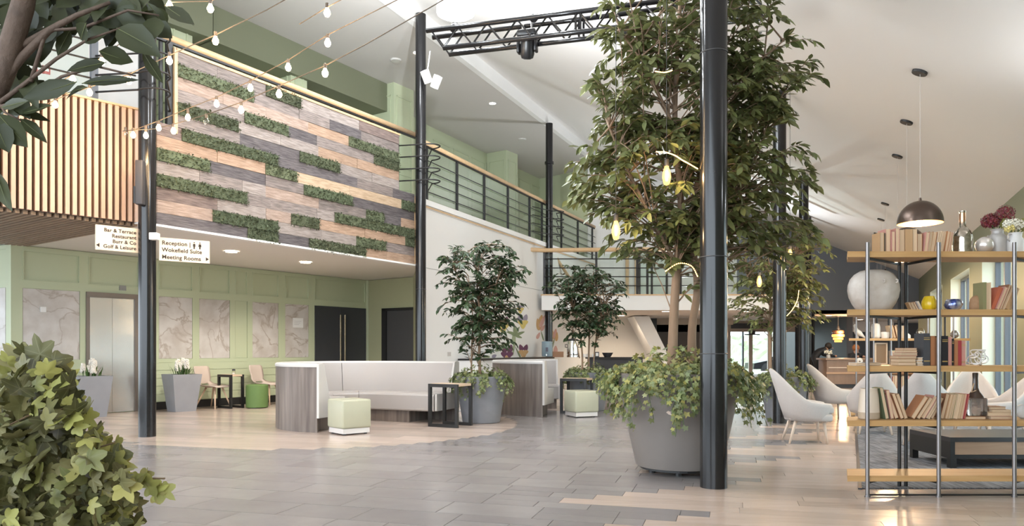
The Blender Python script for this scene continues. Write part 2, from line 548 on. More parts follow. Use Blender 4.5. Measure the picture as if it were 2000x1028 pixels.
# ---------------- lower ceiling slab of the balcony (soffit) and upper ceiling
front = [S0+DS*9, S0, PL0+D1*5.99, Q1]
poly = [(-17, 33), (-17, 3.0)]+[(p.x, p.y) for p in front]+[(3.0, 33)]
inset = lambda p: p
struct('ceiling', MB().prism([(-17, 33), (-17, 3.0)]+[((p-V2(.10, -.06)).x, (p-V2(.10, -.06)).y) for p in front]+[(2.9, 33)], Z_SOF+.012, 4.25), m_soffit)
struct('trim_soffit_edge', wb(MB(), PL0, D1, N1, .05, 6.0, Z_SOF-.02, Z_SOF+.012, -.10, .05), m_band)
up = [(EDGE(34), 34), (-20, 34), (-20, -6), (EDGE(-6), -6)]
struct('ceiling_upper', MB().prism(up, Z_UP, Z_UP+.15), M('upper_ceiling_paint', (.60, .57, .54), .7))
struct('trim_ceiling_edge', MB().prism([(EDGE(-6), -6), (EDGE(-6)+.16, -6), (EDGE(34)+.16, 34), (EDGE(34), 34)], Z_UP-.02, Z_UP+.62), m_band)
y0c, y1c = -3.0, 27.6
struct('ceiling_sloping', MB().prism([(EDGE(y0c)+.1, y0c), (RW(y0c)+.5, y0c), (RW(y1c)+.5, y1c), (EDGE(y1c)+.1, y1c)], CZ, lambda x, y: CZ(x, y)+.18), m_ceil)

# ---------------- timber slat balcony front, left
m_slat = M('pale_larch_slat', (0.61, 0.415, 0.305), 0.5, noise=(6, 1.5), col2=(0.51, 0.335, 0.235), stretch=(1, 1, .12), rand=.10)
m_slatback = M('slat_backing', (.10, .075, .06), .7)
slat = thing('slatted_balcony_front', 'balcony front of upright pale timber slats beside the black column', 'balcony', (S0.x, S0.y, Z_SOF))
wb(MB(), S0, DS, NS, 0.0, 4.2, Z_SOF, 4.36, -.15, -.085).build('backing_board', m_slatback, slat)
i = 0; u = .03
while u < 4.1:
    wb(MB(), S0, DS, NS, u, u+.048, Z_SOF+.0, 4.375, -.085, .03).build('slat', m_slat, slat)
    u += .083
wb(MB(), S0, DS, NS, 0.0, 4.2, 4.375, 4.40, -.12, .05).build('top_cap', m_oak, slat)
soff = thing('slatted_soffit', 'brown timber slat soffit under the slatted balcony', 'soffit', (S0.x, S0.y, Z_SOF))
m_soffslat = M('brown_soffit_slat', (.30, .205, .135), .55, noise=(5, 1.4), col2=(.23, .155, .10), rand=.1)
SD = V2(-.817, .576).normalized()
for k in range(46):
    a = S0+DS*(.04+k*.085)+SD*.05
    b = a+SD*(3.4)
    MB().bar((a.x, a.y, Z_SOF-.022), (b.x, b.y, Z_SOF-.022), .05, .05).build('soffit_slat', m_soffslat, soff)
bd = [S0+SD*.02, S0+DS*4.2+SD*.02, S0+DS*4.2+SD*3.5, S0+SD*3.5]
MB().prism([(p.x, p.y) for p in reversed(bd)], Z_SOF-.002, Z_SOF+.008).build('soffit_backing', m_slatback, soff)

# ---------------- reclaimed plank cladding with moss
clad = thing('plank_and_moss_cladding', 'reclaimed timber plank cladding with green moss patches on the balcony', 'wall cladding', (PL0.x, PL0.y, Z_SOF))
def WM(n, a, b, r=.10):
    return M(n, tuple(c*.94 for c in a), .7, noise=(6, 3.0), col2=tuple(c*1.08 for c in b), stretch=(.9, .9, 10), rand=r, bump=(16, .6), detail=12)
WC = {'K': WM('charcoal_plank', (.068, .058, .061), (.15, .13, .132)), 'G': WM('grey_brown_plank', (.15, .122, .112), (.275, .228, .208)),
      'L': WM('weathered_grey_plank', (.24, .198, .18), (.375, .32, .29)), 'P': WM('pinkish_plank', (.275, .195, .155), (.40, .30, .245)),
      'T': WM('tan_plank', (.31, .20, .135), (.43, .295, .21)), 'B': WM('brown_plank', (.13, .094, .082), (.235, .175, .155)),
      'Y': WM('honey_plank', (.43, .305, .195), (.54, .405, .285))}
ROWS = ['0.64G1.3G2.2m2.94L3.6L4.35B5.48', '0.64m1.97G2.9G3.6K4.4G5.48', '0.64P1.4P2.2P3.1T4.08m5.48', '0.64G1.2G1.79m2.67K3.3G4.75m5.48',
        '0.64m1.68L2.5L3.33T4.3T5.48', '0.64G1.7K2.91m3.85L4.7L5.48', '0.33B0.71m2.45K4.3G5.3K5.97', '0.33T1.3T2.19m2.85Y4.1Y5.56m5.97',
        '0.33m1.17K2.2G3.0m4.17K5.97', '0.33L1.0G1.75L2.2P3.35G4.54m5.04K5.55T5.97', '0.33m1.84G2.3G3.3L3.72m5.97',
        '0.33B1.3L2.2P2.72m3.35T4.5T5.67m5.97', '0.33P1.22m2.45L3.4L4.27m5.09G5.97', '0.33K1.85m2.45K3.12m4.53T5.1T5.97']
import re
RH = (5.376-Z_SOF)/14
mossr = random.Random(11)
def moss_patch(u0, u1, z0, z1):
    mb = MB()
    wb(mb, PL0, D1, N1, u0+.005, u1-.005, z0+.004, z1-.004, .0, .030)
    n = int((u1-u0)*(z1-z0)*2600)
    for _ in range(n):
        u = mossr.uniform(u0-.012, u1+.012); z = mossr.uniform(z0-.016, z1+.012)
        e = .025+mossr.uniform(0, .035)
        c = wp(PL0, D1, N1, u, z, e)
        d = Vector((N1.x, N1.y, 0))*mossr.uniform(.3, 1)+Vector((mossr.uniform(-1, 1), mossr.uniform(-1, 1), mossr.uniform(-1, .6)))*.9
        d, s, up_ = basis(d)
        L = mossr.uniform(.020, .042); wd = mossr.uniform(.008, .015)
        mb.add([c-d*L*.3, c+s*wd, c+d*L, c-s*wd+up_*.004], [(0, 1, 2), (0, 2, 3)])
    tag(mb.build('moss_patch', m_moss, clad), kind='stuff')
for r, rs in enumerate(ROWS):
    z1 = 5.376-r*RH; z0 = z1-RH
    toks = re.findall(r'([\d.]+)([A-Zm]?)', rs)
    for k in range(len(toks)-1):
        u0 = float(toks[k][0]); u1 = float(toks[k+1][0]); c = toks[k][1]
        if c == 'm':
            moss_patch(u0, u1, z0, z1)
        else:
            th = .012+mossr.uniform(0, .012)
            wb(MB(), PL0, D1, N1, u0+.0015, u1-.0015, z0+.0015, z1-.0015, -.02, th).build('plank', WC[c], clad)
wb(wb(MB(), PL0, D1, N1, .62, 5.49, 4.28, 5.37, -.06, -.02), PL0, D1, N1, .30, 5.99, Z_SOF, 4.28, -.06, -.02).build('backing_board', m_slatback, clad)
mb = MB()
wb(mb, PL0, D1, N1, .60, 5.50, 5.376, 5.412, -.07, .035)
wb(mb, PL0, D1, N1, .585, .635, 4.2, 5.412, -.07, .035)
wb(mb, PL0, D1, N1, 5.975, 5.995, Z_SOF, 4.26, -.07, .03)
mb.build('edge_trim', m_oak, clad)

# ---------------- white wall under the second balcony, with cap
W2 = (Q1-Q0).length
ww = struct('wall_white', wb(MB(), Q0, D2, N2, .10, W2, 0, 4.12, -.06, 0), m_white)
u_, z_ = lz(Q0, D2, 845, 526)
for k in range(1):
    wb(MB(), Q0, D2, N2, -.10, W2, z_-.006, z_+.006, 0, .004).build('joint_strip', M('joint_grey', (.35, .34, .33), .6), ww)
struct('trim_balcony_cap', wb(wb(MB(), Q0, D2, N2, .08, W2, 4.18, 4.30, -.3, .05), Q0, D2, N2, .08, W2, 4.12, 4.18, -.06, .02), m_band)
struct('trim_balcony_cap_oak', wb(MB(), Q0, D2, N2, .08, W2, 4.135, 4.165, .02, .035), m_oak)
# end of the white wall towards the corridor
pE = Q0+D2*.12-N2*.06
struct('wall_corridor_end', MB().prism([(pE.x, pE.y), (pE.x+.12, pE.y), (-2.2, 17.7), (-2.36, 17.7)], 0, Z_SOF), m_olive)

# ---------------- green panelled wall below
gw = thing('wall_left', None, None, kind='structure')
LG = (GW1-GW0).length
wb(MB(), GW0, DG, NG, -.02, LG+.1, 0, Z_SOF+.01, -.15, 0).build('wall_field', m_green, gw)
gx = lambda px: lu(GW0, DG, px)
bays = [(43, 155), (171, 270), (309, 375), (388, 448), (458, 482), (492, 543), (556, 602), (614, 712)]
# stiles between bays
edges = [20]+[x for b in bays for x in b]+[719]
for k in range(0, len(edges), 2):
    wb(MB(), GW0, DG, NG, gx(edges[k]), gx(edges[k+1]), .14, Z_SOF, 0, .022).build('stile', m_green, gw)
for (a, b) in bays:
    ua, ub = gx(a), gx(b)
    wb(MB(), GW0, DG, NG, ua, ub, 2.80, Z_SOF, 0, .022).build('rail', m_green, gw)
    wb(MB(), GW0, DG, NG, ua, ub, 2.17, 2.30, 0, .022).build('rail', m_green, gw)
    mb = MB()
    for (x0, x1, z0, z1) in ((ua, ub, 2.30, 2.318), (ua, ub, 2.782, 2.80), (ua, ua+.018, 2.318, 2.782), (ub-.018, ub, 2.318, 2.782)):
        wb(mb, GW0, DG, NG, x0, x1, z0, z1, 0, .032)
    mb.build('panel_moulding', m_green, gw)
    if a in (43, 309, 388, 492, 556):
        wb(MB(), GW0, DG, NG, ua+.006, ub-.006, .975, 2.165, .002, .014).build('marble_panel', m_marble, gw)
    if a == 458:
        wb(MB(), GW0, DG, NG, ua+.01, ub-.01, .975, 2.165, .002, .010).build('narrow_panel', m_green, gw)
    if a not in (171, 614):
        wb(MB(), GW0, DG, NG, ua, ub, .90, .97, 0, .022).build('rail', m_green, gw)
for (a, b) in ((20, 166), (274, 612)):
    for k in range(5):
        z0 = .15+k*.15
        wb(MB(), GW0, DG, NG, gx(a), gx(b), z0+.003, z0+.147, .022, .034).build('wainscot_board', m_green, gw)
    wb(MB(), GW0, DG, NG, gx(a), gx(b), 0, .145, .022, .045).build('baseboard', m_blackmat, gw)
# thermostat plate and call display
ua, za = lz(GW0, DG, 83, 605)
wb(MB(), GW0, DG, NG, ua-.045, ua+.045, za-.045, za+.045, .014, .035).build('wall_switch', m_white, gw)
# left return of the green wall
DR = V2(-.92, -.39).normalized(); NRt = V2(.39, -.92).normalized()
gr = thing('wall_left_return', None, None, kind='structure')
DRb = V2(-.96, .28).normalized(); NRb = V2(-.28, -.96).normalized()
wb(MB(), GW0, DRb, NRb, 0, 4, 0, Z_SOF, -.15, 0).build('wall_field', m_green, gr)
for (u0, u1, z0, z1) in ((0, .1, .14, Z_SOF), (.1, 4, 2.17, 2.30), (.1, 4, 2.8, Z_SOF), (.1, 4, .9, .97)):
    wb(MB(), GW0, DRb, NRb, u0, u1, z0, z1, 0, .022).build('rail', m_green, gr)
wb(MB(), GW0, DRb, NRb, .12, 1.4, .975, 2.165, .002, .014).build('marble_panel', m_marble, gr)
# lift
lift = thing('door_1', None, None, (GW0.x, GW0.y, 0), kind='structure')
ua, ub = gx(171), gx(270); um = gx(218.5); ur = um+(um-ua)
for (a, b) in ((ua+.02, um-.002), (um+.002, ur-.02)):
    wb(MB(), GW0, DG, NG, a, b, .01, 2.08, .0, .018).build('lift_door_leaf', m_steel, lift)
mb = MB()
wb(mb, GW0, DG, NG, ua-.04, ur+.04, 2.08, 2.17, 0, .06); wb(mb, GW0, DG, NG, ua-.04, ua+.02, 0, 2.08, 0, .045); wb(mb, GW0, DG, NG, ur-.02, ur+.04, 0, 2.08, 0, .045)
mb.build('lift_frame', M('dull_bronze_frame', (.20, .17, .15), .35, metal=.6), lift)
u0, z0 = lz(GW0, DG, 238, 563)
wb(MB(), GW0, DG, NG, u0-.06, u0+.06, z0-.045, z0+.045, .022, .04).build('floor_indicator', M('indicator_grey', (.25, .25, .24), .3), lift)
# dark double doors
m_doord = M('slate_door', (.050, .052, .058), .4)
dd = thing('door_2', None, None, (GW0.x, GW0.y, 0), kind='structure')
ua, ub = gx(614), gx(712); um = (ua+ub)/2
for (a, b, hx) in ((ua+.012, um-.003, um-.07), (um+.003, ub-.012, um+.07)):
    lf = wb(MB(), GW0, DG, NG, a, b, .01, 2.135, .002, .03).build('door_leaf', m_doord, dd)
    p0 = wp(GW0, DG, NG, hx, .75, .085); p1 = wp(GW0, DG, NG, hx, 1.98, .085)
    mb = MB().tube([p0, p1], .016, 8)
    for z in (.85, 1.88):
        mb.tube([wp(GW0, DG, NG, hx, z, .03), wp(GW0, DG, NG, hx, z, .085)], .009, 6)
    mb.build('pull_handle', M('brass_pull', (.75, .60, .42), .25, metal=1.0), lf, smooth=AUTO)
mb = MB()
wb(mb, GW0, DG, NG, ua-.012, ua+.012, 0, 2.16, 0, .04); wb(mb, GW0, DG, NG, ub-.012, ub+.012, 0, 2.16, 0, .04); wb(mb, GW0, DG, NG, ua-.012, ub+.012, 2.135, 2.165, 0, .04)
mb.build('door_frame', m_doord, dd)
# notice beside doors
nt_ = thing('wall_notice', 'small white paper notice on the marble panel beside the double doors', 'notice', wp(GW0, DG, NG, gx(580), 1.7, .02))
u0, z0 = lz(GW0, DG, 571, 640); u1, z1 = lz(GW0, DG, 591, 622)
wb(MB(), GW0, DG, NG, u0, u1, z0, z1, .0145, .022).build('sheet', m_white, nt_)
for k in range(3):
    zz = lerp(z0, z1, .3+.17*k)
    wb(MB(), GW0, DG, NG, u0+.03, lerp(u0, u1, .6+.1*k), zz, zz+.006, .022, .0226).build('print_line', M('grey_ink', (.4, .38, .4), .6), nt_)
# olive return wall with dark door
ow = struct('wall_corridor', wb(MB(), OW0, DO, NO, -.1, 2.4, 0, Z_SOF, -.15, 0), m_olive)
wb(MB(), OW0, DO, NO, 0, .10, 0, Z_SOF, 0, .02).build('stile', m_green, ow)
d3 = thing('door_3', None, None, (OW0.x, OW0.y, 0), kind='structure')
ox = lambda px: lu(OW0, DO, px)
wb(MB(), OW0, DO, NO, ox(757), ox(815), .01, 2.08, .0, .02).build('door_leaf', M('charcoal_door', (.055, .053, .054), .45), d3)
mb = MB(); wb(mb, OW0, DO, NO, ox(748), ox(757), 0, 2.15, 0, .05); wb(mb, OW0, DO, NO, ox(748), ox(822), 2.08, 2.15, 0, .05)
mb.build('door_frame', m_blackmat, d3)

# ---------------- upper storey walls
UP = [V2(-16, 5.6), V2(-10.2, 9.9), V2(-6.4, 14.8), V2(-3.67, 19.2), V2(-2.5, 22.2), V2(3.6, 34)]
ug = thing('wall_upper', None, None, kind='structure')
for k in range(len(UP)-1):
    a, b = UP[k], UP[k+1]; d = (b-a).normalized(); n = V2(d.y, -d.x); L = (b-a).length
    wb(MB(), a, d, n, 0, L, 4.25, Z_UP, -.15, 0).build('wall_field', m_green if k else m_white, ug)
    if k >= 1:
        x = .25
        while x+1.0 < L:
            mb = MB()
            for (z0, z1) in ((4.5, 5.6), (5.75, 7.5)):
                for (q0, q1, r0, r1) in ((x, x+.95, z0, z0+.03), (x, x+.95, z1-.03, z1), (x, x+.03, z0, z1), (x+.92, x+.95, z0, z1)):
                    wb(mb, a, d, n, q0, q1, r0, r1, 0, .02)
            mb.build('panel_moulding', m_green, ug)
            x += 1.15
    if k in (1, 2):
        wb(MB(), a, d, n, 0, L, 7.15, Z_UP, 0, .8 if k == 1 else .7).build('bulkhead', M('shaded_sage_bulkhead', (.17, .18, .115), .6), ug)  # sage green darkened, so the bulkhead's shade sits in its colour
def pilaster(px, Yd, wdt, dep):
    p = V2((px-1000)/F*Yd, Yd)
    d = V2(.56, .83).normalized(); n = V2(d.y, -d.x)
    o = wb(MB(), p, d, n, -wdt/2, wdt/2, 4.25, Z_UP, -dep, 0).build('pilaster', m_green, ug)
    mb = MB()
    for (z0, z1) in ((4.5, 5.6), (5.75, 7.55)):
        for (q0, q1, r0, r1) in ((-wdt/2+.1, wdt/2-.1, z0, z0+.03), (-wdt/2+.1, wdt/2-.1, z1-.03, z1), (-wdt/2+.1, -wdt/2+.13, z0, z1), (wdt/2-.13, wdt/2-.1, z0, z1)):
            wb(mb, p, d, n, q0, q1, r0, r1, 0, .02)
    d2_, n2_ = -n, -d     # the side face seen from the hall
    for (z0, z1) in ((4.5, 5.6), (5.75, 7.55)):
        q = p-d*(wdt/2)
        for (q0, q1, r0, r1) in ((.1, dep-.1, z0, z0+.03), (.1, dep-.1, z1-.03, z1), (.1, .13, z0, z1), (dep-.13, dep-.1, z0, z1)):
            wb(mb, q, d2_, n2_, q0, q1, r0, r1, 0, .02)
    mb.build('panel_moulding', m_green, ug)
pilaster(352, 14.0, .5, .8); pilaster(584, 16.4, .45, .9); pilaster(789, 18.9, .75, 1.0); pilaster(1000, 25.2, .7, .8)
struct('door_4', wb(MB(), UP[2], (UP[3]-UP[2]).normalized(), V2((UP[3]-UP[2]).normalized().y, -(UP[3]-UP[2]).normalized().x), 3.0, 5.0, 4.25, 6.5, .005, .03), M('dark_walnut_door', (.035, .022, .018), .4))

# ---------------- right wall with windows
m_sage2 = M('warm_sage_paint', (.215, .225, .14), .55)
m_frame = M('window_frame_grey', (.10, .115, .14), .4)
O_R = V2(RW(0), 0); kR = sqrt(1+.44*.44)
wins = [(5.6, 8.2), (9.1, 11.5), (12.7, 15.3), (16.8, 19.6), (21.2, 24.0)]
rwall = thing('wall_right', None, None, kind='structure')
eave = lambda Y: CZ(RW(Y), Y)
prev = -4.0
Z0w, Z1w = .12, 3.0
for (a, b) in wins:
    wb(MB(), O_R, DL, -NR, prev*kR, a*kR, 0, 3.85, 0, .38).build('wall_pier', m_sage2, rwall)
    wb(MB(), O_R, DL, -NR, a*kR, b*kR, Z1w, 3.85, 0, .38).build('wall_lintel', m_sage2, rwall)
    wb(MB(), O_R, DL, -NR, a*kR, b*kR, 0, Z0w, 0, .38).build('wall_sill', m_sage2, rwall)
    mb = MB()
    wb(mb, O_R, DL, -NR, a*kR, a*kR+.012, Z0w, Z1w, -.005, .34); wb(mb, O_R, DL, -NR, b*kR-.012, b*kR, Z0w, Z1w, -.005, .34)
    wb(mb, O_R, DL, -NR, a*kR, b*kR, Z1w-.012, Z1w, -.005, .34)
    mb.build('window_reveal', M('pale_mint_reveal', (.70, .74, .62), .6), rwall)
    prev = b
wb(MB(), O_R, DL, -NR, prev*kR, 27.6*kR, 0, 3.85, 0, .38).build('wall_pier', m_sage2, rwall)
for i, (a, b) in enumerate(wins):
    wn = thing('window_%d' % (i+1), None, None, (RW(a), a, 0), kind='structure')
    A, Bq = a*kR+.012, b*kR-.012
    xs = [A, lerp(A, Bq, 1/3), lerp(A, Bq, 2/3), Bq]
    for j in range(4):
        wb(MB(), O_R, DL, -NR, xs[j]-(.0 if j == 0 else .06), xs[j]+(.0 if j == 3 else .06), Z0w, Z1w-.012, .22, .32).build('mullion', m_frame, wn)
    for j in range(3):
        for (z0, z1) in ((Z0w, Z0w+.07), (Z1w-.08, Z1w-.012)):
            wb(MB(), O_R, DL, -NR, xs[j]+.06, xs[j+1]-.06, z0, z1, .22, .32).build('transom', m_frame, wn)
        wb(MB(), O_R, DL, -NR, xs[j]+.05, xs[j+1]-.05, Z0w+.06, Z1w-.07, .265, .275).build('pane', m_glass, wn)

# ---------------- far gable wall, bar bay, mezzanine, entrance
YB = 27.4
struct('wall_gable', MB().prism([(8.3, YB), (RW(YB)+.3, YB), (RW(YB)+.3, YB+.2), (8.3, YB+.2)], 2.47, CZ), m_slate)
struct('ceiling_bar', MB().prism([(11.0, YB), (RW(YB)+8, YB), (RW(YB)+8, 38), (14.0, 38), (14.0, 30)], 2.47, 2.6), M('bar_ceiling', (.62, .50, .40), .7))
struct('wall_bar_back', MB().box(14.0, 24, 37.2, 37.4, 0, 2.6), M('bar_dark_wall', (.045, .038, .034), .6))
struct('wall_bar_right', MB().box(RW(YB)+7.8, RW(YB)+8.0, YB, 38, 0, 2.6), m_slate)
# mezzanine
YM = 21.3
mz = struct('wall_mezzanine_front', MB().box(.85, 8.3, YM, YM+.18, 2.28, 2.70), m_white)
struct('ceiling_mezzanine', MB().prism([(.85, YM+.18), (8.3, YM+.18), (8.3, 27.4), (3.2, 27.4)], 2.28, 2.66), M('mezzanine_underside', (.74, .70, .66), .7))
struct('trim_mezzanine_cap', MB().box(.83, 8.32, YM-.03, YM+.22, 2.70, 2.735), m_oak)
struct('wall_mezzanine_back', MB().prism([(2.8, 27.4), (8.3, 27.4), (8.3, 27.55), (2.8, 27.55)], 2.28, CZ), m_white)
struct('wall_lobby_left', MB().box(1.0, 4.85, 26.2, 26.4, 0, 2.3), M('cream_lobby_paint', (.80, .76, .69), .6))
struct('wall_lobby_right', MB().box(13.75, 14.0, 30.5, 37.4, 0, 2.6), M('dark_curtain_wall', (.03, .03, .032), .6))
struct('ceiling_lobby', MB().box(2.5, 14, 27.6, 35.2, 2.5, 2.6), M('lobby_ceiling', (.60, .54, .47), .7))
struct('wall_lobby_bulkhead', MB().box(4.85, 8.1, 27.2, 27.4, 2.06, 2.30), M('lobby_bulkhead', (.45, .36, .28), .6))
mb = MB().sheet([P(1238, 618, 24.5), P(1300, 735, 24.5), P(1326, 735, 24.5), P(1268, 618, 24.5)], (0, 1, 0), 1.4)
struct('trim_stair_underside', mb, m_white)
mb = MB().prism([(4.95, 26.9), (5.25, 26.9), (5.25, 27.2), (4.95, 27.2)], 0, 2.28)
struct('trim_lobby_post', mb, m_blackmat)
# entrance doors
YD = 35.0
m_taupe = M('taupe_door_frame', (.36, .28, .225), .5)
en = thing('door_5', None, None, (11, YD, 0), kind='structure')
X = lambda px, Y: (px-1000)/F*Y
def pbox(mb, x0, x1, y0, y1, Y, th):
    return mb.box(X(x0, Y), X(x1, Y), Y, Y+th, H-(y1-HY)/F*Y, H-(y0-HY)/F*Y)
MB().box(4.0, 18, YD, YD+.2, 1.98, 2.60).build('header', M('header_brown', (.40, .31, .24), .5), en)
pbox(MB(), 1428, 1500, 632, 642, YD-.05, .04).build('transom_pane', m_dark, en)
for (x0, x1) in ((1420, 1427), (1450, 1453), (1463, 1470), (1500, 1508), (1560, 1566)):
    MB().box(X(x0, YD), X(x1, YD), YD, YD+.12, 0, 1.98).build('door_post', m_taupe if x0 != 1450 else m_frame, en)
for (x0, x1) in ((1427, 1450), (1453, 1463), (1470, 1500), (1508, 1560)):
    MB().box(X(x0, YD), X(x1, YD), YD+.05, YD+.06, 0, 1.98).build('pane', m_glass, en)
mb = MB(); q = P(1468, 651, YD-.1)
mb.box(q.x-.35, q.x+.35, q.y-.1, q.y, q.z-.09, q.z-.04); mb.box(q.x-.14, q.x+.14, q.y-.1, q.y, q.z-.05, q.z+.12)
mb.build('door_sensor', m_blackmat, en)
struct('wall_lobby_back', MB().box(2.5, X(1420, YD), YD, YD+.2, 0, 2.6), M('lobby_dark', (.09, .075, .065), .6))
# outdoor ground, hedge and brick building
struct('ground_outside', MB().box(-30, 70, -20, 70, -.5, -.22), M('outdoor_paving', (.55, .53, .50), .8, noise=(.5, 1), col2=(.48, .46, .44)))
m_brick = M('buff_brick', (.50, .36, .28), .8, noise=(3, 1.5), col2=(.60, .46, .38), stretch=(1, 1, 6))
bw = struct('wall_outside_brick', MB().box(13.6, 14.0, 19.5, 23.0, -.22, 3.4), m_brick)
struct('wall_upper_end', MB().prism([(3.0, 27.4), (3.0, 27.6), (-4.0, 33.8), (-4.0, 33.6)], 4.25, Z_UP+.4), m_green)
# ================================================================== COLUMNS
def column(name, label, x, y, r, top, collars=()):
    t = thing(name, label, 'column', (x, y, 0), group='round black steel columns of the hall')
    MB().lathe([(r, 0), (r, top)], 40, (x, y, 0)).build('shaft', m_black, t, smooth=AUTO)
    for z in collars:
        MB().lathe([(r+.002, z-.004), (r+.004, z-.004), (r+.004, z+.004), (r+.002, z+.004)], 40, (x, y, 0), False, False).build('weld_ring', M('ring_steel', (.05, .05, .052), .35), t, smooth=True)
    return t
colA = column('steel_column', 'round black steel column carrying the two wayfinding signs', PA.x, PA.y, .108, 7.83)
colB = column('steel_column', 'round black column at the right end of the plank and moss cladding', PB.x, PB.y, .105, 7.83, (2.35,))
colC = column('steel_column', 'large black column in the foreground in front of the biggest pot', 1.684, 6.2, .112, CZ(1.684, 6.2)-.06, (1.115, 1.92, 3.62))
colD = column('steel_column', 'black column behind the nearest grey armchair, beside a potted tree', 4.18, 11.6, .10, CZ(4.18, 11.6)-.06)
colE = column('steel_column', 'slim black column rising behind the oak mezzanine handrail', 1.10, 21.95, .105, 7.83, (6.7,))
colF = column('steel_column', 'distant black column left of the bar counter', 6.68, 17.0, .105, CZ(6.68, 17.0)-.06)
colG = column('steel_column', 'farthest black column beside the dark curtains', 9.0, 22.6, .105, CZ(9.0, 22.6)-.06)
MB().lathe([(.105, 6.62), (.135, 6.63), (.135, 6.70), (.105, 6.71)], 32, (1.10, 21.95, 0), False, False).build('collar', m_black, colE, smooth=AUTO)
# ================================================================== BALCONY RAILINGS
rail1 = thing('balcony_handrail', 'oak handrail running above the plank and moss cladding', 'handrail', (PL0.x, PL0.y, 4.3))
MB().tube([wp(PL0, D1, N1, u, Z_RAIL, -.05) for u in (.05, 2, 4, 6.12)], .052, 12).build('oak_rail', m_oak, rail1, smooth=True)
mb = MB()
wb(mb, PL0, D1, N1, .05, 6.1, Z_RAIL-.075, Z_RAIL-.045, -.075, -.025)
mb.build('steel_flat', m_blackmat, rail1)
for u in (.45, 1.55, 2.65, 3.75, 4.8, 5.44):
    wb(MB(), PL0, D1, N1, u-.02, u+.02, 4.28, Z_RAIL-.05, -.105, -.065).build('baluster', m_blackmat, rail1)
rail2 = thing('balcony_railing', 'black horizontal bar railing with oak handrail above the white wall', 'railing', (Q0.x, Q0.y, 4.3))
MB().tube([wp(Q0, D2, N2, u, Z_RAIL-.01, -.06) for u in (.15, 4, 8, W2)], .052, 12).build('oak_rail', m_oak, rail2, smooth=True)
wb(MB(), Q0, D2, N2, .2, W2, Z_RAIL-.09, Z_RAIL-.06, -.085, -.035).build('steel_flat', m_blackmat, rail2)
pu = [lu(Q0, D2, x) for x in (838, 897, 950, 996, 1038, 1062, 1100, 1132, 1160)]
for u in pu:
    wb(MB(), Q0, D2, N2, u-.025, u+.025, 4.30, Z_RAIL-.07, -.085, -.035).build('post', m_blackmat, rail2)
for z in (4.50, 4.72, 4.94, 5.16):
    MB().tube([wp(Q0, D2, N2, pu[0], z, -.03), wp(Q0, D2, N2, W2, z, -.03)], .011, 6).build('bar', m_blackmat, rail2)
for k in range(len(pu)-1):
    wb(MB(), Q0, D2, N2, pu[k]+.03, pu[k+1]-.03, 4.36, Z_RAIL-.12, -.075, -.067).build('glass_panel', m_glass, rail2)
# hoops that pass the rail around columns
def hoops(name, label, a, b, c, r, zs):
    """a, b ends (2d), c column centre"""
    t = thing(name, label, 'railing', (c.x, c.y, 4.3), group='hooped guard rails around the columns')
    ab = (b-a).normalized(); n = V2(ab.y, -ab.x)
    for z in zs:
        pts = []
        for s in range(0, 13):
            ang = pi*1.0*s/12
            q = c-ab*(.19*cos(ang))+n*(r*(.35+.65*sin(ang)))
            pts.append((q.x, q.y, z))
        pts = [(a.x, a.y, z)]+[(lerp(a.x, pts[0][0], .55), lerp(a.y, pts[0][1], .55), z)]+pts+[(lerp(b.x, pts[-1][0], .4), lerp(b.y, pts[-1][1], .4), z), (b.x, b.y, z)]
        MB().tube(pts, .013, 8).build('hoop', m_blackmat, t, smooth=True)
    return t
eA = PL0+D1*5.50; eB = Q0+D2*.45
hB = hoops('hoop_guard', 'black hoop rails curving around the column right of the cladding', eA, eB, PB, .42, (5.18, 4.95, 4.71, 4.48))
wb(MB(), PL0, D1, N1, 5.5, 5.535, 4.27, Z_RAIL-.06, -.06, -.02).build('post', m_blackmat, hB)
wb(MB(), PL0, D1, N1, 5.55, 6.1, 4.36, 5.3, -.16, -.15).build('glass_panel', m_glass, hB)
sA = S0+DS*.55
hA = hoops('hoop_guard', 'black hoop rails curving around the column with the signs', sA, PL0+D1*.54, PA, .42, (5.22, 4.97, 4.72, 4.50))
wb(MB(), PL0, D1, N1, .50, .58, 4.27, Z_RAIL-.06, -.06, -.0).build('post', m_blackmat, hA)
wb(MB(), S0, DS, NS, .52, .60, 4.40, 5.62, -.08, .0).build('post', m_frame, hA)
hE = hoops('hoop_guard', 'small black hoop rails around the slim far column', Q0+D2*6.3, Q0+D2*8.4, V2(1.10, 21.95)-N2*.0, .45, (5.20, 4.97, 4.74, 4.51))
# railing of the slat balcony with glass
rail3 = thing('glazed_balustrade', 'glass balustrade with dark posts above the timber slats', 'balustrade', (S0.x, S0.y, 4.4))
for u in (1.75, 2.95, 4.1):
    wb(MB(), S0, DS, NS, u-.04, u+.04, 4.40, 5.62, -.08, .0).build('post', m_frame, rail3)
for z in (4.68, 4.92, 5.16, 5.40):
    MB().tube([wp(S0, DS, NS, .55, z, -.04), wp(S0, DS, NS, 4.1, z, -.04)], .012, 6).build('bar', m_blackmat, rail3)
wb(MB(), S0, DS, NS, .62, 4.1, 4.42, 5.45, -.055, -.047).build('glass_panel', m_glass, rail3)
MB().tube([wp(S0, DS, NS, u, 5.66, -.04) for u in (.1, 2, 4.2)], .05, 10).build('oak_rail', m_oak, rail3, smooth=True)
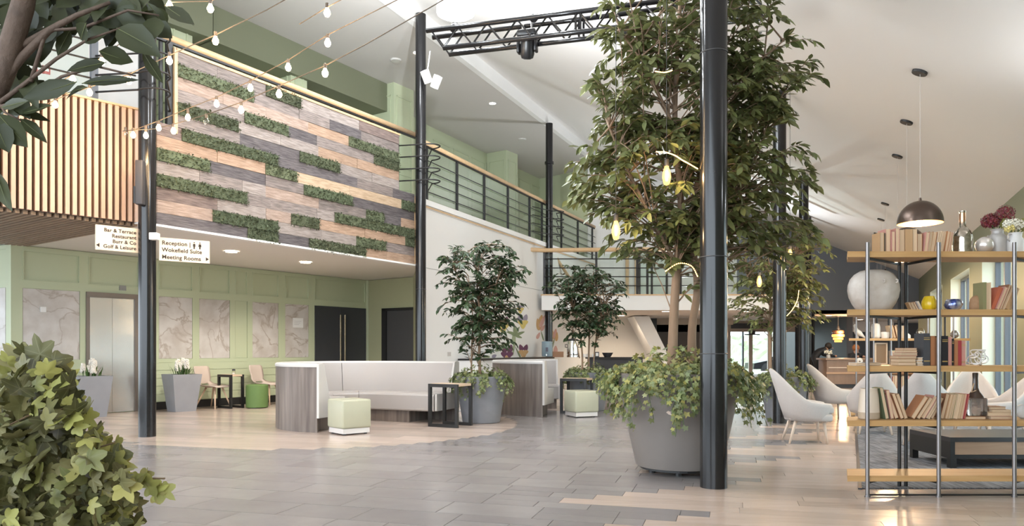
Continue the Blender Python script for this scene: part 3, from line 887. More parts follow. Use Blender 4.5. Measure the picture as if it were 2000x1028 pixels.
# corridor behind the slat balcony: pale wall, dark posts, red notices
pw = struct('wall_upper_pale', wb(MB(), S0+DS*.3-NS*2.6, DS, NS, -1.3, 5, 4.26, 6.7, -.1, 0), M('pale_grey_paint', (.62, .60, .58), .6))
for (px, py, c) in ((90, 137, (.5, .08, .08)), (78, 135, (.45, .10, .10))):
    O_ = S0+DS*.3-NS*2.6
    u, z = lz(O_, DS, px, py)
    o = thing('safety_sign', 'small red safety sign on the upper pale wall, %s of the two' % ('right' if px == 90 else 'left'), 'sign', wp(O_, DS, NS, u, z, .01))
    wb(MB(), O_, DS, NS, u-.055, u+.055, z-.06, z+.06, .0, .012).build('plate', M('red_sign', (.45, .07, .06), .5), o)
    wb(MB(), O_, DS, NS, u-.035, u+.035, z-.02, z+.03, .012, .014).build('white_mark', m_white, o)
# mezzanine railing
mr = thing('mezzanine_railing', 'oak topped black bar railing on the white mezzanine', 'railing', (1.0, YM, 2.735))
MB().tube([(.50, YM-.35, 3.97), (.9, YM-.05, 3.99), (3.6, YM+.05, 4.03), (8.3, YM+.05, 4.03)], .062, 12).build('oak_rail', m_oak, mr, smooth=True)
for px in (1063, 1165, 1245, 1265, 1330, 1420, 1500):
    MB().box(X(px, YM)-.03, X(px, YM)+.03, YM+.02, YM+.08, 2.735, 3.98).build('post', m_blackmat, mr)
for z in (2.98, 3.24, 3.49, 3.75):
    MB().tube([(X(1063, YM), YM+.0, z), (8.2, YM+.0, z)], .016, 6).build('bar', m_blackmat, mr)
MB().box(X(1066, YM), 8.2, YM+.085, YM+.095, 2.76, 3.9).build('glass_panel', m_glass, mr)
sr = thing('stair_handrail', 'sloping oak stair handrail behind the mezzanine railing', 'handrail', P(1082, 492, 23.5))
MB().tube([P(1045, 488, 22.6), P(1084, 500, 22.9), P(1110, 540, 23.2)], .05, 8).build('oak_rail', m_oak, sr, smooth=True)
# glazed door on the mezzanine
d6 = thing('door_6', None, None, (5.0, 27.3, 2.7), kind='structure')
for (a, b, mtx) in ((1222, 1228, m_oak), (1240, 1246, m_oak), (1247, 1251, m_blackmat), (1271, 1275, m_blackmat), (1300, 1304, m_blackmat)):
    MB().box(X(a, 27.3), X(b, 27.3), 27.28, 27.38, 2.7, 4.75).build('door_post', mtx, d6)
MB().box(X(1222, 27.3), X(1304, 27.3), 27.28, 27.38, 4.7, 4.8).build('door_head', m_blackmat, d6)
MB().box(X(1251, 27.3), X(1300, 27.3), 27.30, 27.31, 2.75, 4.7).build('pane', M('pale_mint_pane', (.62, .68, .62), .15), d6)
# ================================================================== TRUSS AND STAGE LIGHT
zc0 = 4.80
tl = P(866, 94, (zc0-H)*F/(HY-94)); tr_ = P(1495, 19, (zc0-H)*F/(HY-19))
tl = Vector((tl.x, tl.y, zc0)); tr_ = Vector((tr_.x, tr_.y, zc0))
td = (tr_-tl).normalized(); tn = Vector((-td.y, td.x, 0))
truss = thing('lighting_truss', 'black box truss hanging under the sloping ceiling', 'truss', tl)
hT, dT = .235, .20
ext = -.22
for (o, z) in ((0, 0), (dT, 0), (0, hT), (dT, hT)):
    a = tl+tn*o+Vector((0, 0, z))+td*(ext if z else 0); b = tr_+tn*o+Vector((0, 0, z))
    MB().tube([a, b], .029, 12).build('chord', m_black, truss, smooth=True)
Lt = (tr_-tl).length
nb = 10
for o in (0, dT):
    for k in range(nb):
        a = tl+tn*o+td*(Lt*k/nb); b = tl+tn*o+td*(Lt*(k+.5)/nb)+Vector((0, 0, hT)); c_ = tl+tn*o+td*(Lt*(k+1)/nb)
        MB().tube([a, b], .011, 6).build('brace', m_black, truss)
        MB().tube([b, c_], .011, 6).build('brace', m_black, truss)
    a = tl+tn*o; b = a-td*.16+Vector((0, 0, hT))
    MB().tube([a, b], .011, 6).build('brace', m_black, truss)
for s in (.44, .455):
    for o in (0, dT):
        a = tl+td*(Lt*s)+tn*o
        MB().tube([a, a+Vector((0, 0, hT))], .014, 6).build('upright', m_black, truss)
for s in (.02, .5, .97):
    a = tl+td*(Lt*s)+tn*(dT/2)+Vector((0, 0, hT))
    MB().tube([a-tn*(dT/2), a+tn*(dT/2)], .012, 6).build('hanger_bar', m_black, truss)
    MB().tube([a, Vector((a.x, a.y, CZ(a.x, a.y)+.02))], .004, 5).build('hanger_wire', m_steel, truss)
mh = P(1030, 68, tl.y-.12)
ml = thing('moving_head_light', 'black moving head stage light clamped under the truss', 'stage light', (mh.x, mh.y, mh.z))
m_plastic = M('black_plastic', (.012, .012, .013), .35)
s_ = Vector((td.x, td.y, 0)); 
def mhm(x0, x1, y0, y1, z0, z1, r=.02):
    m4 = Matrix.Translation(mh) @ Matrix.Rotation(atan2(td.y, td.x), 4, 'Z')
    return MB().rbox(x0, x1, y0, y1, z0, z1, r, m4)
mhm(-.115, .115, -.08, .08, -.035, .045).build('base', m_plastic, ml, smooth=AUTO)
for sx in (-1, 1):
    mhm(min(sx*.085, sx*.125), max(sx*.085, sx*.125), -.05, .05, -.215, -.03, .015).build('yoke_arm', m_plastic, ml, smooth=AUTO)
    a = mh+s_*(sx*.055)
    MB().tube([a+Vector((0, 0, .04)), a+Vector((0, 0, .14)), a+Vector((0, .05, .17))], .014, 6).build('clamp', m_steel, ml)
m4 = Matrix.Translation(mh+Vector((0, -.01, -.16))) @ Matrix.Rotation(radians(25), 4, 'X')
hb = MB(); hb.lathe([(.045, .10), (.075, .085), (.085, .0), (.085, -.07), (.07, -.115), (.062, -.12)], 20); hb.v = [tuple(m4 @ Vector(p)) for p in hb.v]
hd = hb.build('head', m_plastic, ml, smooth=AUTO)
hb = MB(); hb.lathe([(.055, -.122), (.04, -.128), (.01, -.13)], 20); hb.v = [tuple(m4 @ Vector(p)) for p in hb.v]
hb.build('lens', M('dark_lens', (.02, .02, .025), .05, spec=.8), hd, smooth=True)
# bright white pendant
def point(loc, power, col, r=.05, parent=None, name='lamp_light'):
    d = bpy.data.lights.new(name, 'POINT'); d.energy = power; d.color = col; d.shadow_soft_size = r
    o = bpy.data.objects.new(name, d); COL.objects.link(o)
    if parent is not None:
        o.parent = parent; o.matrix_basis = wmat(parent).inverted() @ Matrix.Translation(Vector(loc))
    else: o.location = loc
    return o
def spot(loc, power, col, ang=110, r=.06, parent=None):
    d = bpy.data.lights.new('lamp_light', 'SPOT'); d.energy = power; d.color = col; d.shadow_soft_size = r
    d.spot_size = radians(ang); d.spot_blend = .6
    o = bpy.data.objects.new('lamp_light', d); COL.objects.link(o)
    if parent is not None:
        o.parent = parent; o.matrix_basis = wmat(parent).inverted() @ Matrix.Translation(Vector(loc))
    else: o.location = loc
    return o
PEND_W = 52
m_opal = M('opal_white_shade', (.85, .84, .82), .3, emit=(1, .97, .92), estr=.7)
def white_pendant(label, wpc, power):
    wl = thing('white_pendant_lamp', label, 'pendant lamp', wpc, group='white glass pendants of the hall')
    MB().lathe([(.187, 0), (.185, .05), (.17, .12), (.12, .19), (.05, .22), (.03, .30)], 32, wpc, False, True).build('shade', m_opal, wl, smooth=True)
    MB().lathe([(.183, -.012), (.17, -.02), (.01, -.022)], 32, wpc, False, True).build('diffuser', m_ledwhite, wl, smooth=True)
    MB().tube([wpc+Vector((0, 0, .28)), Vector((wpc.x, wpc.y, min(CZ(wpc.x, wpc.y), Z_UP if wpc.x < EDGE(wpc.y) else 99)+.01))], .006, 6).build('cable', m_blackmat, wl)
    point(wpc+Vector((0, 0, -.22)), power, (.88, .945, 1), .16, wl)
white_pendant('bright white glass pendant lamp in front of the truss', P(890, 24, 7.3), PEND_W)
for (x, y, z, wh) in ((-2.6, 9.4, 6.4, 'in front of the plank cladding'), (-1.0, 10.4, 6.3, 'over the side table'), (-2.0, 12.3, 7.2, 'over the nearest booth'), (-1.9, 6.6, 5.6, 'over the open tiled floor'), (.3, 8.9, 5.75, 'above the middle of the truss')):  # extra pendants added out of view to light the hall
    white_pendant('unseen white glass pendant added for fill, hung high %s' % wh, Vector((x, y, z)), PEND_W)
# fill lights added on the truss to wash the slope and far end
for k, (s_k, pw) in enumerate(((.03, 850), (.30, 280))):
    q = tl+td*(Lt*s_k)+tn*(dT/2)+Vector((0, 0, hT+.05))
    t = thing('added_truss_light', 'small black can light added on the truss for fill, %s of two' % ('left' if k == 0 else 'right'), 'uplighter', q, group='fill lights added on the truss')
    aim = Vector((.12, 1, .66)).normalized()
    rot = Vector((0, 0, -1)).rotation_difference(aim).to_matrix().to_4x4()
    b_ = MB(); b_.lathe([(.03, .10), (.05, .09), (.05, -.0), (.055, -.01)], 16, cap1=False); m4 = Matrix.Translation(q) @ rot; b_.v = [tuple(m4 @ Vector(p)) for p in b_.v]
    b_.build('can', m_plastic, t, smooth=AUTO)
    MB().tube([q+Vector((0, 0, -.06)), q], .012, 6).build('bracket', m_plastic, t)
    ld = bpy.data.lights.new('added_uplight', 'SPOT'); ld.energy = pw; ld.color = (.88, .945, 1); ld.spot_size = radians(105); ld.spot_blend = 1.0; ld.shadow_soft_size = .05
    lo = bpy.data.objects.new('added_uplight', ld); COL.objects.link(lo); lo.parent = t
    lo.matrix_basis = wmat(t).inverted() @ Matrix.Translation(q+aim*.03) @ rot
# unseen fill lights added on the right wall to brighten the slope
for k, Yk in enumerate((4.4, 6.9)):
    q = Vector((RW(Yk)-.12, Yk, 3.05))
    t = thing('added_wall_light', 'unseen half round fill light added between the right hand windows, %s' % ('nearer the viewer' if k == 0 else 'farther from the viewer'), 'uplighter', q, group='fill lights added on the right wall')
    MB().lathe([(.03, -.12), (.09, -.02), (.11, .02), (.10, .02), (.07, -.02)], 20, q).build('bowl', m_white, t, smooth=AUTO)
    ld = bpy.data.lights.new('added_uplight', 'SPOT'); ld.energy = 36; ld.color = (.90, .95, 1); ld.spot_size = radians(160); ld.spot_blend = 1.0; ld.shadow_soft_size = .06
    lo = bpy.data.objects.new('added_uplight', ld); COL.objects.link(lo); lo.parent = t
    aim = Vector((-.75, .25, .75)).normalized()
    lo.matrix_basis = wmat(t).inverted() @ Matrix.Translation(q+Vector((0, 0, .06))) @ Vector((0, 0, -1)).rotation_difference(aim).to_matrix().to_4x4()
# fill lights added behind the mezzanine front to brighten the ceiling
for k, (x, y) in enumerate(((5.2, 22.6), (7.4, 22.6))):
    q = Vector((x, y, 2.68))
    t = thing('added_floor_light', 'low can fill light added on the mezzanine floor, %s from the left' % ORD[k], 'uplighter', q, group='fill lights added on the mezzanine')
    MB().lathe([(.07, -.02), (.08, .0), (.08, .05), (.07, .055), (.06, .03)], 18, q).build('can', m_plastic, t, smooth=AUTO)
    ld = bpy.data.lights.new('added_uplight', 'SPOT'); ld.energy = 210; ld.color = (.88, .945, 1); ld.spot_size = radians(165); ld.spot_blend = 1.0; ld.shadow_soft_size = .08
    lo = bpy.data.objects.new('added_uplight', ld); COL.objects.link(lo); lo.parent = t
    aim = Vector((-.3, -.55, 1)).normalized()
    lo.matrix_basis = wmat(t).inverted() @ Matrix.Translation(q+Vector((0, 0, .07))) @ Vector((0, 0, -1)).rotation_difference(aim).to_matrix().to_4x4()
# spotlights on column B
sp = thing('track_spotlight', 'pair of small white spotlights strapped to the column right of the cladding', 'spotlight', P(833, 150, 14.6))
for (px, py, an) in ((833, 150, -20), (852, 160, 25)):
    c = P(px, py, 14.55)
    m4 = Matrix.Translation(c) @ Matrix.Rotation(radians(an), 4, 'Y') @ Matrix.Rotation(radians(20), 4, 'X')
    b_ = MB(); b_.lathe([(.02, -.13), (.085, -.12), (.09, .12), (.02, .13)], 18); b_.v = [tuple(m4 @ Vector(p)) for p in b_.v]
    b_.build('spot_head', m_white, sp, smooth=AUTO)
MB().tube([P(840, 100, 14.6), P(836, 130, 14.55), P(833, 150, 14.55), P(852, 158, 14.55)], .012, 6).build('cable', m_white, sp)
# ================================================================== FESTOON STRINGS
m_cord = M('festoon_cord', (.10, .075, .055), .6)
m_cap = M('bulb_cap', (.10, .075, .055), .45)
m_clear = GLASS('clear_bulb_glass', (.97, .95, .9), .2)
def ybulb(px): return lerp(9.45, 6.3, (px-250)/(775-250))
def festoon(label, cord, bulbs, yf, unlit=()):
    t = thing('festoon_light_string', label, 'string lights', P(cord[0][0], cord[0][1], yf(cord[0][0])), group='festoon strings of warm bulbs')
    pts = [P(x, y, yf(x)) for (x, y) in cord]
    MB().tube(pts, .0048, 6).build('cord', m_cord, t)
    for (x, y) in bulbs:
        Y = yf(x); c = P(x, y, Y)
        lit = (x, y) not in unlit
        # height of the cord above this bulb
        zc = c.z+.07
        for k in range(len(cord)-1):
            (x0, y0), (x1, y1) = cord[k], cord[k+1]
            if min(x0, x1) <= x <= max(x0, x1):
                s = (x-x0)/(x1-x0); zc = lerp(P(x0, y0, yf(x0)).z, P(x1, y1, yf(x1)).z, s)
        zc = max(zc, c.z+.06)
        r = .030
        b = MB().lathe([(.004, -r*1.25), (r*.6, -r*1.05), (r, -.25*r), (r*.95, .3*r), (r*.6, r*.95), (.013, r*1.5)], 14, c).build('bulb', m_bulb if lit else m_clear, t, smooth=True)
        MB().lathe([(.014, .04), (.016, .05), (.016, max(.085, zc-c.z)), (.006, max(.09, zc-c.z+.005))], 10, c).build('socket', m_cap, t, smooth=AUTO)
        if lit: point(c+Vector((0, 0, -.075)), BULB_W, (1, .72, .42), .03, t)
    return t
BULB_W = 3.2
festoon('festoon string from the sign column up past the plank cladding, left of two', [(240, 256), (262, 254), (310, 236), (367, 212), (423, 190), (489, 158), (563, 117), (640, 68), (775, 0), (860, -45)],
        [(245, 262), (285, 265), (310, 250), (367, 230), (423, 203), (489, 172), (563, 132), (640, 84)], ybulb, ((245, 262),))
festoon('festoon string nearest the cladding, with one unlit bulb', [(256, 254), (300, 252), (339, 243), (403, 224), (471, 200), (545, 168), (635, 128), (712, 88), (900, -20)],
        [(260, 264), (339, 256), (403, 238), (471, 215), (545, 184), (635, 143)], lambda x: ybulb(x)-.25, ((403, 238),))
festoon('short festoon string with a single bulb near the top of the picture', [(585, 47), (639, 14), (665, 0), (760, -50)], [(639, 25)], lambda x: ybulb(x)-.5)
festoon('festoon string behind the foreground leaves reaching the top corner', [(60, 218), (108, 195), (175, 170), (252, 145), (331, 108), (421, 68), (520, 20), (600, -25)],
        [(108, 205), (175, 181), (252, 158), (331, 119), (421, 80)], lambda x: lerp(8.6, 6.4, (x-60)/500))
festoon('highest festoon string behind the foreground leaves', [(60, 190), (142, 146), (199, 112), (265, 62), (331, 4), (411, 2), (480, -30)],
        [(142, 155), (199, 121), (331, 11), (411, 17)], lambda x: lerp(8.0, 6.6, (x-60)/400))
# ================================================================== RECESSED DOWNLIGHTS
def downlight(px, py, z, label, r=.085, power=14):
    c = PZ(px, py, z)
    t = thing('recessed_downlight', label, 'downlight', (c.x, c.y, z), group='recessed round downlights')
    MB().lathe([(r, -.008), (r*1.18, -.006), (r*1.2, .004)], 20, (c.x, c.y, z), False, False).build('trim_ring', m_white, t, smooth=True)
    MB().lathe([(.005, -.004), (r, -.004), (r, .006)], 20, (c.x, c.y, z), True, False).build('lens', m_led, t)
    if power: spot((c.x, c.y, z-.03), power, (1, .90, .76), 140, .06, t)
downlight(452, 492, Z_SOF-.0, 'recessed downlight in the soffit nearer the signs', .10, 75)
downlight(597, 513, Z_SOF-.0, 'recessed downlight in the soffit nearer the double doors', .10, 75)
downlight(962, 202, Z_UP, 'recessed downlight in the upper ceiling between the two columns', .09, 18)
downlight(815, 103, Z_UP, 'recessed downlight in the upper ceiling left of the spotlights', .09, 18)
downlight(1131, 320, Z_UP, 'small recessed downlight in the upper ceiling behind the tree', .12, 18)
for (px, py, l) in ((773, 117, 'left'), (1020, 272, 'right')):
    c = PZ(px, py, Z_UP)
    t = thing('smoke_detector', 'white disc smoke detector on the upper ceiling, %s of the two' % l, 'smoke detector', c)
    MB().lathe([(.11, -.03), (.13, -.01), (.13, .005)], 20, c).build('body', M('detector_white', (.6, .58, .55), .5), t, smooth=AUTO)
for (px, py, l) in ((695, 530, 'access hatch trim on the soffit'),):
    pass
# ================================================================== SIGNS
def text_mesh(s, size, align='LEFT'):
    cu = bpy.data.curves.new('lettering', 'FONT'); cu.body = s; cu.size = size; cu.align_x = align; cu.extrude = .0008
    cu.space_character = 1.04; cu.offset = .0016
    ob = bpy.data.objects.new('lettering_tmp', cu); COL.objects.link(ob)
    dg = bpy.context.evaluated_depsgraph_get()
    me = bpy.data.meshes.new_from_object(ob.evaluated_get(dg))
    bpy.data.objects.remove(ob)
    return me
m_ink = M('dark_brown_lettering', (.03, .018, .012), .6)
m_birch = M('birch_sign_face', (.80, .66, .52), .5, noise=(6, 1.2), col2=(.76, .61, .46), stretch=(1, 1, 8))
def sign(label, a, b, z0, z1, lines, align, arrow_left):
    """a, b: 2d ends of the board (left, right as seen)"""
    d = (b-a).normalized(); n = V2(d.y, -d.x); L = (b-a).length; hgt = z1-z0
    t = thing('wayfinding_sign', label, 'sign', (a.x, a.y, z0), group='wayfinding signs on the column')
    m4 = Matrix(((d.x, 0, n.x, a.x), (d.y, 0, n.y, a.y), (0, 1, 0, z0), (0, 0, 0, 1)))    # local x right, y up, z out
    wb(MB(), a, d, n, 0, L, z0, z1, -.03, 0).build('board', m_birch, t)
    inv = t.matrix_basis.inverted()
    for (s, x, y, sz) in lines:
        me = text_mesh(s, sz, align); me.materials.append(m_ink)
        link('lettering', me, t, inv @ m4 @ Matrix.Translation((x*L, y*hgt, .001)))
    mb = MB()
    ax = (.05 if arrow_left else .95)*L; s = -1 if arrow_left else 1
    tri = [Vector((ax-s*.018, .10*hgt, .001)), Vector((ax-s*.018, .27*hgt, .001)), Vector((ax+s*.022, .185*hgt, .001))]
    if s > 0: tri.reverse()
    mb.sheet([m4 @ p for p in tri], (n.x, n.y, 0), .001)
    mb.build('arrow', m_ink, t)
    return t, m4, L, hgt
a = P(187, 462, 9.45); b = P(270, 472, 9.80)
sign('birch sign pointing left reading Bar & Terrace, Restaurant, Burr & Co, Golf & Leisure', V2(a.x, a.y), V2(b.x, b.y), 2.425, 2.745,
     [('Bar & Terrace', .95, .755, .064), ('Restaurant', .95, .54, .064), ('Burr & Co', .95, .32, .064), ('Golf & Leisure', .95, .10, .064)], 'RIGHT', True)
a = P(311, 487, 9.78); b = P(409.5, 493, 10.15)
t2, m4s, Ls, hs = sign('birch sign pointing right reading Reception, Wokefield Suite, Meeting Rooms', V2(a.x, a.y), V2(b.x, b.y), 2.325, 2.63,
     [('Reception |', .05, .70, .074), ('Wokefield Suite', .05, .40, .074), ('Meeting Rooms', .05, .09, .074)], 'LEFT', False)
for x, skirt in ((.685, 0), (.80, 1)):
    mb = MB()
    cx = x*Ls; y0 = .60*hs
    def q(px_, py_): return m4s @ Vector((cx+px_, y0+py_, .001))
    nn = (m4s.to_3x3() @ Vector((0, 0, 1)))
    mb.sheet([q(.009*cos(k*pi/5), .085+.009*sin(k*pi/5)) for k in range(10)], nn, .001)
    body = [(-.009, .0), (.009, .0), (.009, .03), (.020 if skirt else .016, .035), (.014, .07), (-.014, .07), (-.020 if skirt else -.016, .035), (-.009, .03)]
    mb.sheet([q(*p) for p in body], nn, .001)
    mb.build('washroom_symbol', m_ink, t2)
# brackets, speaker and sensor on column A
sk = thing('column_speaker', 'slim dark grey speaker fixed to the left side of the sign column', 'speaker', P(277, 360, 9.70))
c0 = P(278, 316, 9.70); c1 = P(278, 402, 9.70)
MB().rbox(c0.x-.048, c0.x+.048, 9.60, 9.70, c1.z, c0.z, .012).build('cabinet', M('speaker_grey', (.045, .042, .045), .5), sk, smooth=AUTO)
q = P(268, 382, 9.72)
MB().box(q.x-.02, q.x+.03, 9.66, 9.74, q.z-.11, q.z+.11).build('bracket', m_blackmat, sk)
sn = thing('column_sensor', 'small white plastic sensor box on the sign column', 'sensor', P(301, 462, 9.68))
q = P(301, 462, 9.66)
MB().rbox(q.x-.052, q.x+.052, 9.62, 9.72, q.z-.046, q.z+.046, .008).build('case', m_white, sn, smooth=AUTO)
for (px, py0, py1, lab) in ((272, 450, 496, 'left'), (307, 466, 513, 'right')):
    pass
# ================================================================== BOOTH SOFAS
m_cream = M('cream_leather', (.375, .345, .325), .42, noise=(2, 1), col2=(.36, .33, .31), bump=(60, .04))
m_creamside = M('white_upholstery', (.56, .535, .51), .45)
m_greywood = M('grey_timber_laminate', (.095, .073, .062), .5, noise=(4.5, 2.6), col2=(.23, .19, .165), stretch=(2.6, 2.6, .20), detail=10)
def booth(label, origin, rz, group, end=66, straight=1.05):
    """curved booth; local frame is that of the front booth about its circle centre"""
    t = thing('curved_booth_sofa', label, 'sofa', (origin.x, origin.y, 0), rz, group)
    R = 1.22
    path = []
    a0, a1 = radians(254), radians(end)
    n = 26
    for i in range(n+1):
        a = lerp(a0, a1, i/n)
        path.append((V2(R*cos(a), R*sin(a)), V2(-cos(a), -sin(a))))
    p, nn = path[-1]
    tdir = V2(nn.y, -nn.x)
    if tdir.x < 0: tdir = -tdir
    for s in (.5, 1.0):
        path.append((p+tdir*(straight*s), nn))
    L = len(path)
    def sweep(profile, i0, i1, name, mat, smooth=AUTO, gap=0.0):
        """profile: list of (inset, z); closed loop"""
        pts = []
        m = len(profile)
        idx = [i0+gap]+list(range(i0+1, i1))+[i1-gap]
        for i in idx:
            k0 = min(int(i), L-2); fr_ = i-k0
            c = path[k0][0].lerp(path[k0+1][0], fr_); q = path[k0][1].lerp(path[k0+1][1], fr_).normalized()
            for (e, z) in profile:
                w2 = c+q*e
                pts.append((w2.x, w2.y, z))
        mb = MB(); fs = []
        k = len(list(idx))
        for i in range(k-1):
            for j in range(m):
                j2 = (j+1) % m
                fs.append((i*m+j, i*m+j2, (i+1)*m+j2, (i+1)*m+j))
        fs.append(tuple(reversed(range(m)))); fs.append(tuple(range((k-1)*m, k*m)))
        mb.add(pts, fs)
        return mb.build(name, mat, t, smooth, world=False)
    # timber outside, plinth, padded back, seat cushions, padded cap
    sweep([(0, 0), (.03, 0), (.03, .905), (0, .905)], 0, L-1, 'outer_timber_panel', m_greywood)
    sweep([(.03, 0), (.62, 0), (.62, .19), (.03, .19)], 1, L-2, 'plinth', m_greywood)
    sweep([(-.012, .905), (.09, .905), (.10, .93), (.085, .955), (.01, .957), (-.012, .935)], 0, L-1, 'padded_cap', m_creamside)
    cuts = [0, 9, 19, L-1]
    for k in range(3):
        i0, i1 = cuts[k], cuts[k+1]
        sweep([(.03, .20), (.26, .20), (.26, .46), (.20, .47), (.13, .90), (.11, .93), (.03, .93)], i0, i1, 'back_cushion', m_cream, AUTO, .035)
    cuts = [0, 7, 14, 21, L-1]
    for k in range(4):
        sweep([(.18, .19), (.70, .19), (.72, .21), (.72, .43), (.70, .455), (.65, .465), (.18, .465)], cuts[k], cuts[k+1], 'seat_cushion', m_cream, AUTO, .04)
    for i in (0, L-1):
        c, q = path[i]
        d = V2(q.y, -q.x) if i else V2(-q.y, q.x)
        prof = [(-.008, .20), (.72, .20), (.72, .46), (.28, .47), (.14, .94), (.10, .957), (-.008, .945)]
        pl = []
        for (e, z) in prof:
            w2 = c+q*e; pl.append(Vector((w2.x, w2.y, z)))
        path2 = path[1][0]-path[0][0] if i == 0 else path[-1][0]-path[-2][0]
        dirn = -path2.normalized() if i == 0 else path2.normalized()
        mb = MB().sheet(pl, (dirn.x, dirn.y, 0), .035)
        mb.build('end_panel', m_creamside, t, world=False)
    return t
b1 = booth('cream curved booth sofa with grey timber outside, nearest the green wall', V2(-2.35, 11.40), 0, 'curved booth sofas')
b2 = booth('second cream curved booth sofa behind the potted tree', V2(.856, 13.80), 0, 'curved booth sofas', 92, .06)
# ================================================================== POUFS
m_pouf = M('pale_green_vinyl', (.36, .36, .27), .42, noise=(3, 1), col2=(.45, .44, .32))
m_pbase = M('pale_metal_base', (.62, .58, .55), .35, metal=.3)
def cube_pouf(label, corner, rz, s=.44, hgt=.475):
    t = thing('cube_pouf', label, 'pouf', (corner.x, corner.y, 0), rz, 'square pale green poufs')
    MB().rbox(-.0, s, 0, s, .085, hgt, .03).build('cushion', m_pouf, t, smooth=AUTO, world=False)
    MB().box(.02, s-.02, .02, s-.02, .018, .085).build('base', m_pbase, t, world=False)
    for (x, y) in ((.06, .06), (s-.06, .06), (s-.06, s-.06), (.06, s-.06)):
        MB().lathe([(.02, 0), (.02, .02)], 10, (x, y, 0)).build('foot', m_blackmat, t, world=False)
    return t
g = G(669, 852)
cube_pouf('pale green square pouf in front of the nearest booth', g, radians(41))
g = G(1124, 817)
cube_pouf('pale green square pouf in front of the second booth', g, radians(22), .45, .45)
g = G(502, 797)
t = thing('round_pouf', 'moss green round pouf beside the pink shell chairs', 'pouf', (g.x, g.y, 0))
MB().lathe([(.20, .012), (.21, .02), (.212, .42), (.205, .45), (.17, .462), (.02, .465)], 36).build('cushion', M('moss_green_felt', (.115, .19, .055), .7, noise=(20, 1), col2=(.10, .165, .05)), t, smooth=AUTO, world=False)
MB().lathe([(.17, 0), (.17, .014)], 24).build('base', m_blackmat, t, world=False)
# ================================================================== SIDE TABLES
m_tabletop = M('pale_oak_top', (.62, .47, .34), .45, noise=(6, 1.4), col2=(.54, .40, .28), stretch=(1, 6, 6))
def side_table(label, corner, rz, a=.50, b=.43, hgt=.64):
    """corner is the near corner; x runs to the left back, y to the right back"""
    t = thing('side_table', label, 'table', (corner.x, corner.y, 0), rz, 'black framed side tables')
    w_ = .05
    MB().box(.0, a, .0, b, hgt-.028, hgt).build('table_top', m_tabletop, t, world=False)
    for y in (0, b-w_):
        fr = MB()
        fr.box(0, w_, y-.002, y+w_, 0, hgt-.03); 
        fr.box(a-w_, a, y-.002, y+w_, 0, hgt-.03)
        fr.box(w_, a-w_, y, y+w_-.002, hgt-.08, hgt-.03); fr.box(w_, a-w_, y, y+w_-.002, 0, w_)
        fr.build('frame', m_blackmat, t, world=False)
    return t
g = G(893, 837)
side_table('black framed side table at the end of the nearest booth', g, radians(152)-pi/2+radians(90)-radians(0), .50, .44) if False else None
def side_table2(label, c, l, r, hgt, nm='side_table'):
    """c near corner, l left corner, r right corner (2d)"""
    t = thing(nm, label, 'table', (c.x, c.y, 0), 0, 'black framed side tables')
    dl = (l-c); dr = (r-c)
    w_ = .045
    ul = dl.normalized(); ur = dr.normalized()
    def quad(p, a, b): return [p, p+a, p+a+b, p+b]
    def pr(name, q, z0, z1, m, par):
        mb = MB().prism([(v_.x, v_.y) for v_ in reversed(q)], z0, z1)
        return mb.build(name, m, par)
    top = pr('table_top', quad(c+ur*.045, dl, dr-ur*.09), hgt-.035, hgt, m_tabletop, t)
    for o in (c, c+dr-ur*w_):
        mb = MB()
        for (q, z0, z1) in ((quad(o, ul*w_, ur*w_), 0, hgt-.002), (quad(o+dl-ul*w_, ul*w_, ur*w_), 0, hgt-.002),
                            (quad(o+ul*w_, dl-ul*2*w_, ur*w_), hgt-.05, hgt-.002), (quad(o+ul*w_, dl-ul*2*w_, ur*w_), 0, w_)):
            mb.prism([(v_.x, v_.y) for v_ in reversed(q)], z0, z1)
        mb.build('frame', m_blackmat, t)
    return t
g2 = lambda px, py: V2(G(px, py).x, G(px, py).y)
side_table2('black framed side table at the end of the nearest booth', g2(893, 837), g2(836, 833.5), g2(923, 831.5), .64)
c = V2(1.32, 13.2)
side_table2('black framed side table behind the farther square pouf', c, c+V2(-.46, .15), c+V2(.17, .42), .63)
# small table by the wall with candle jar
c = g2(450, 799)
ts = side_table2('small black legged table between the two pink shell chairs', c, c+V2(-.40, .30)*.9, c+V2(.30, .40)*.6, .66)
g = G(450, 795)
jar = thing('candle_jar', 'small glass jar on the table between the shell chairs', 'jar', (c.x-.03, c.y+.25, .66))
MB().lathe([(.03, 0), (.036, .005), (.036, .06), (.03, .07)], 14).build('glass', m_clear, jar, smooth=AUTO, world=False)
MB().lathe([(.026, .003), (.026, .035), (.004, .038)], 12).build('candle', m_white, jar, smooth=AUTO, world=False)
MB().lathe([(.031, .07), (.031, .10), (.01, .105)], 12).build('lid', m_dark, jar, smooth=AUTO, world=False)
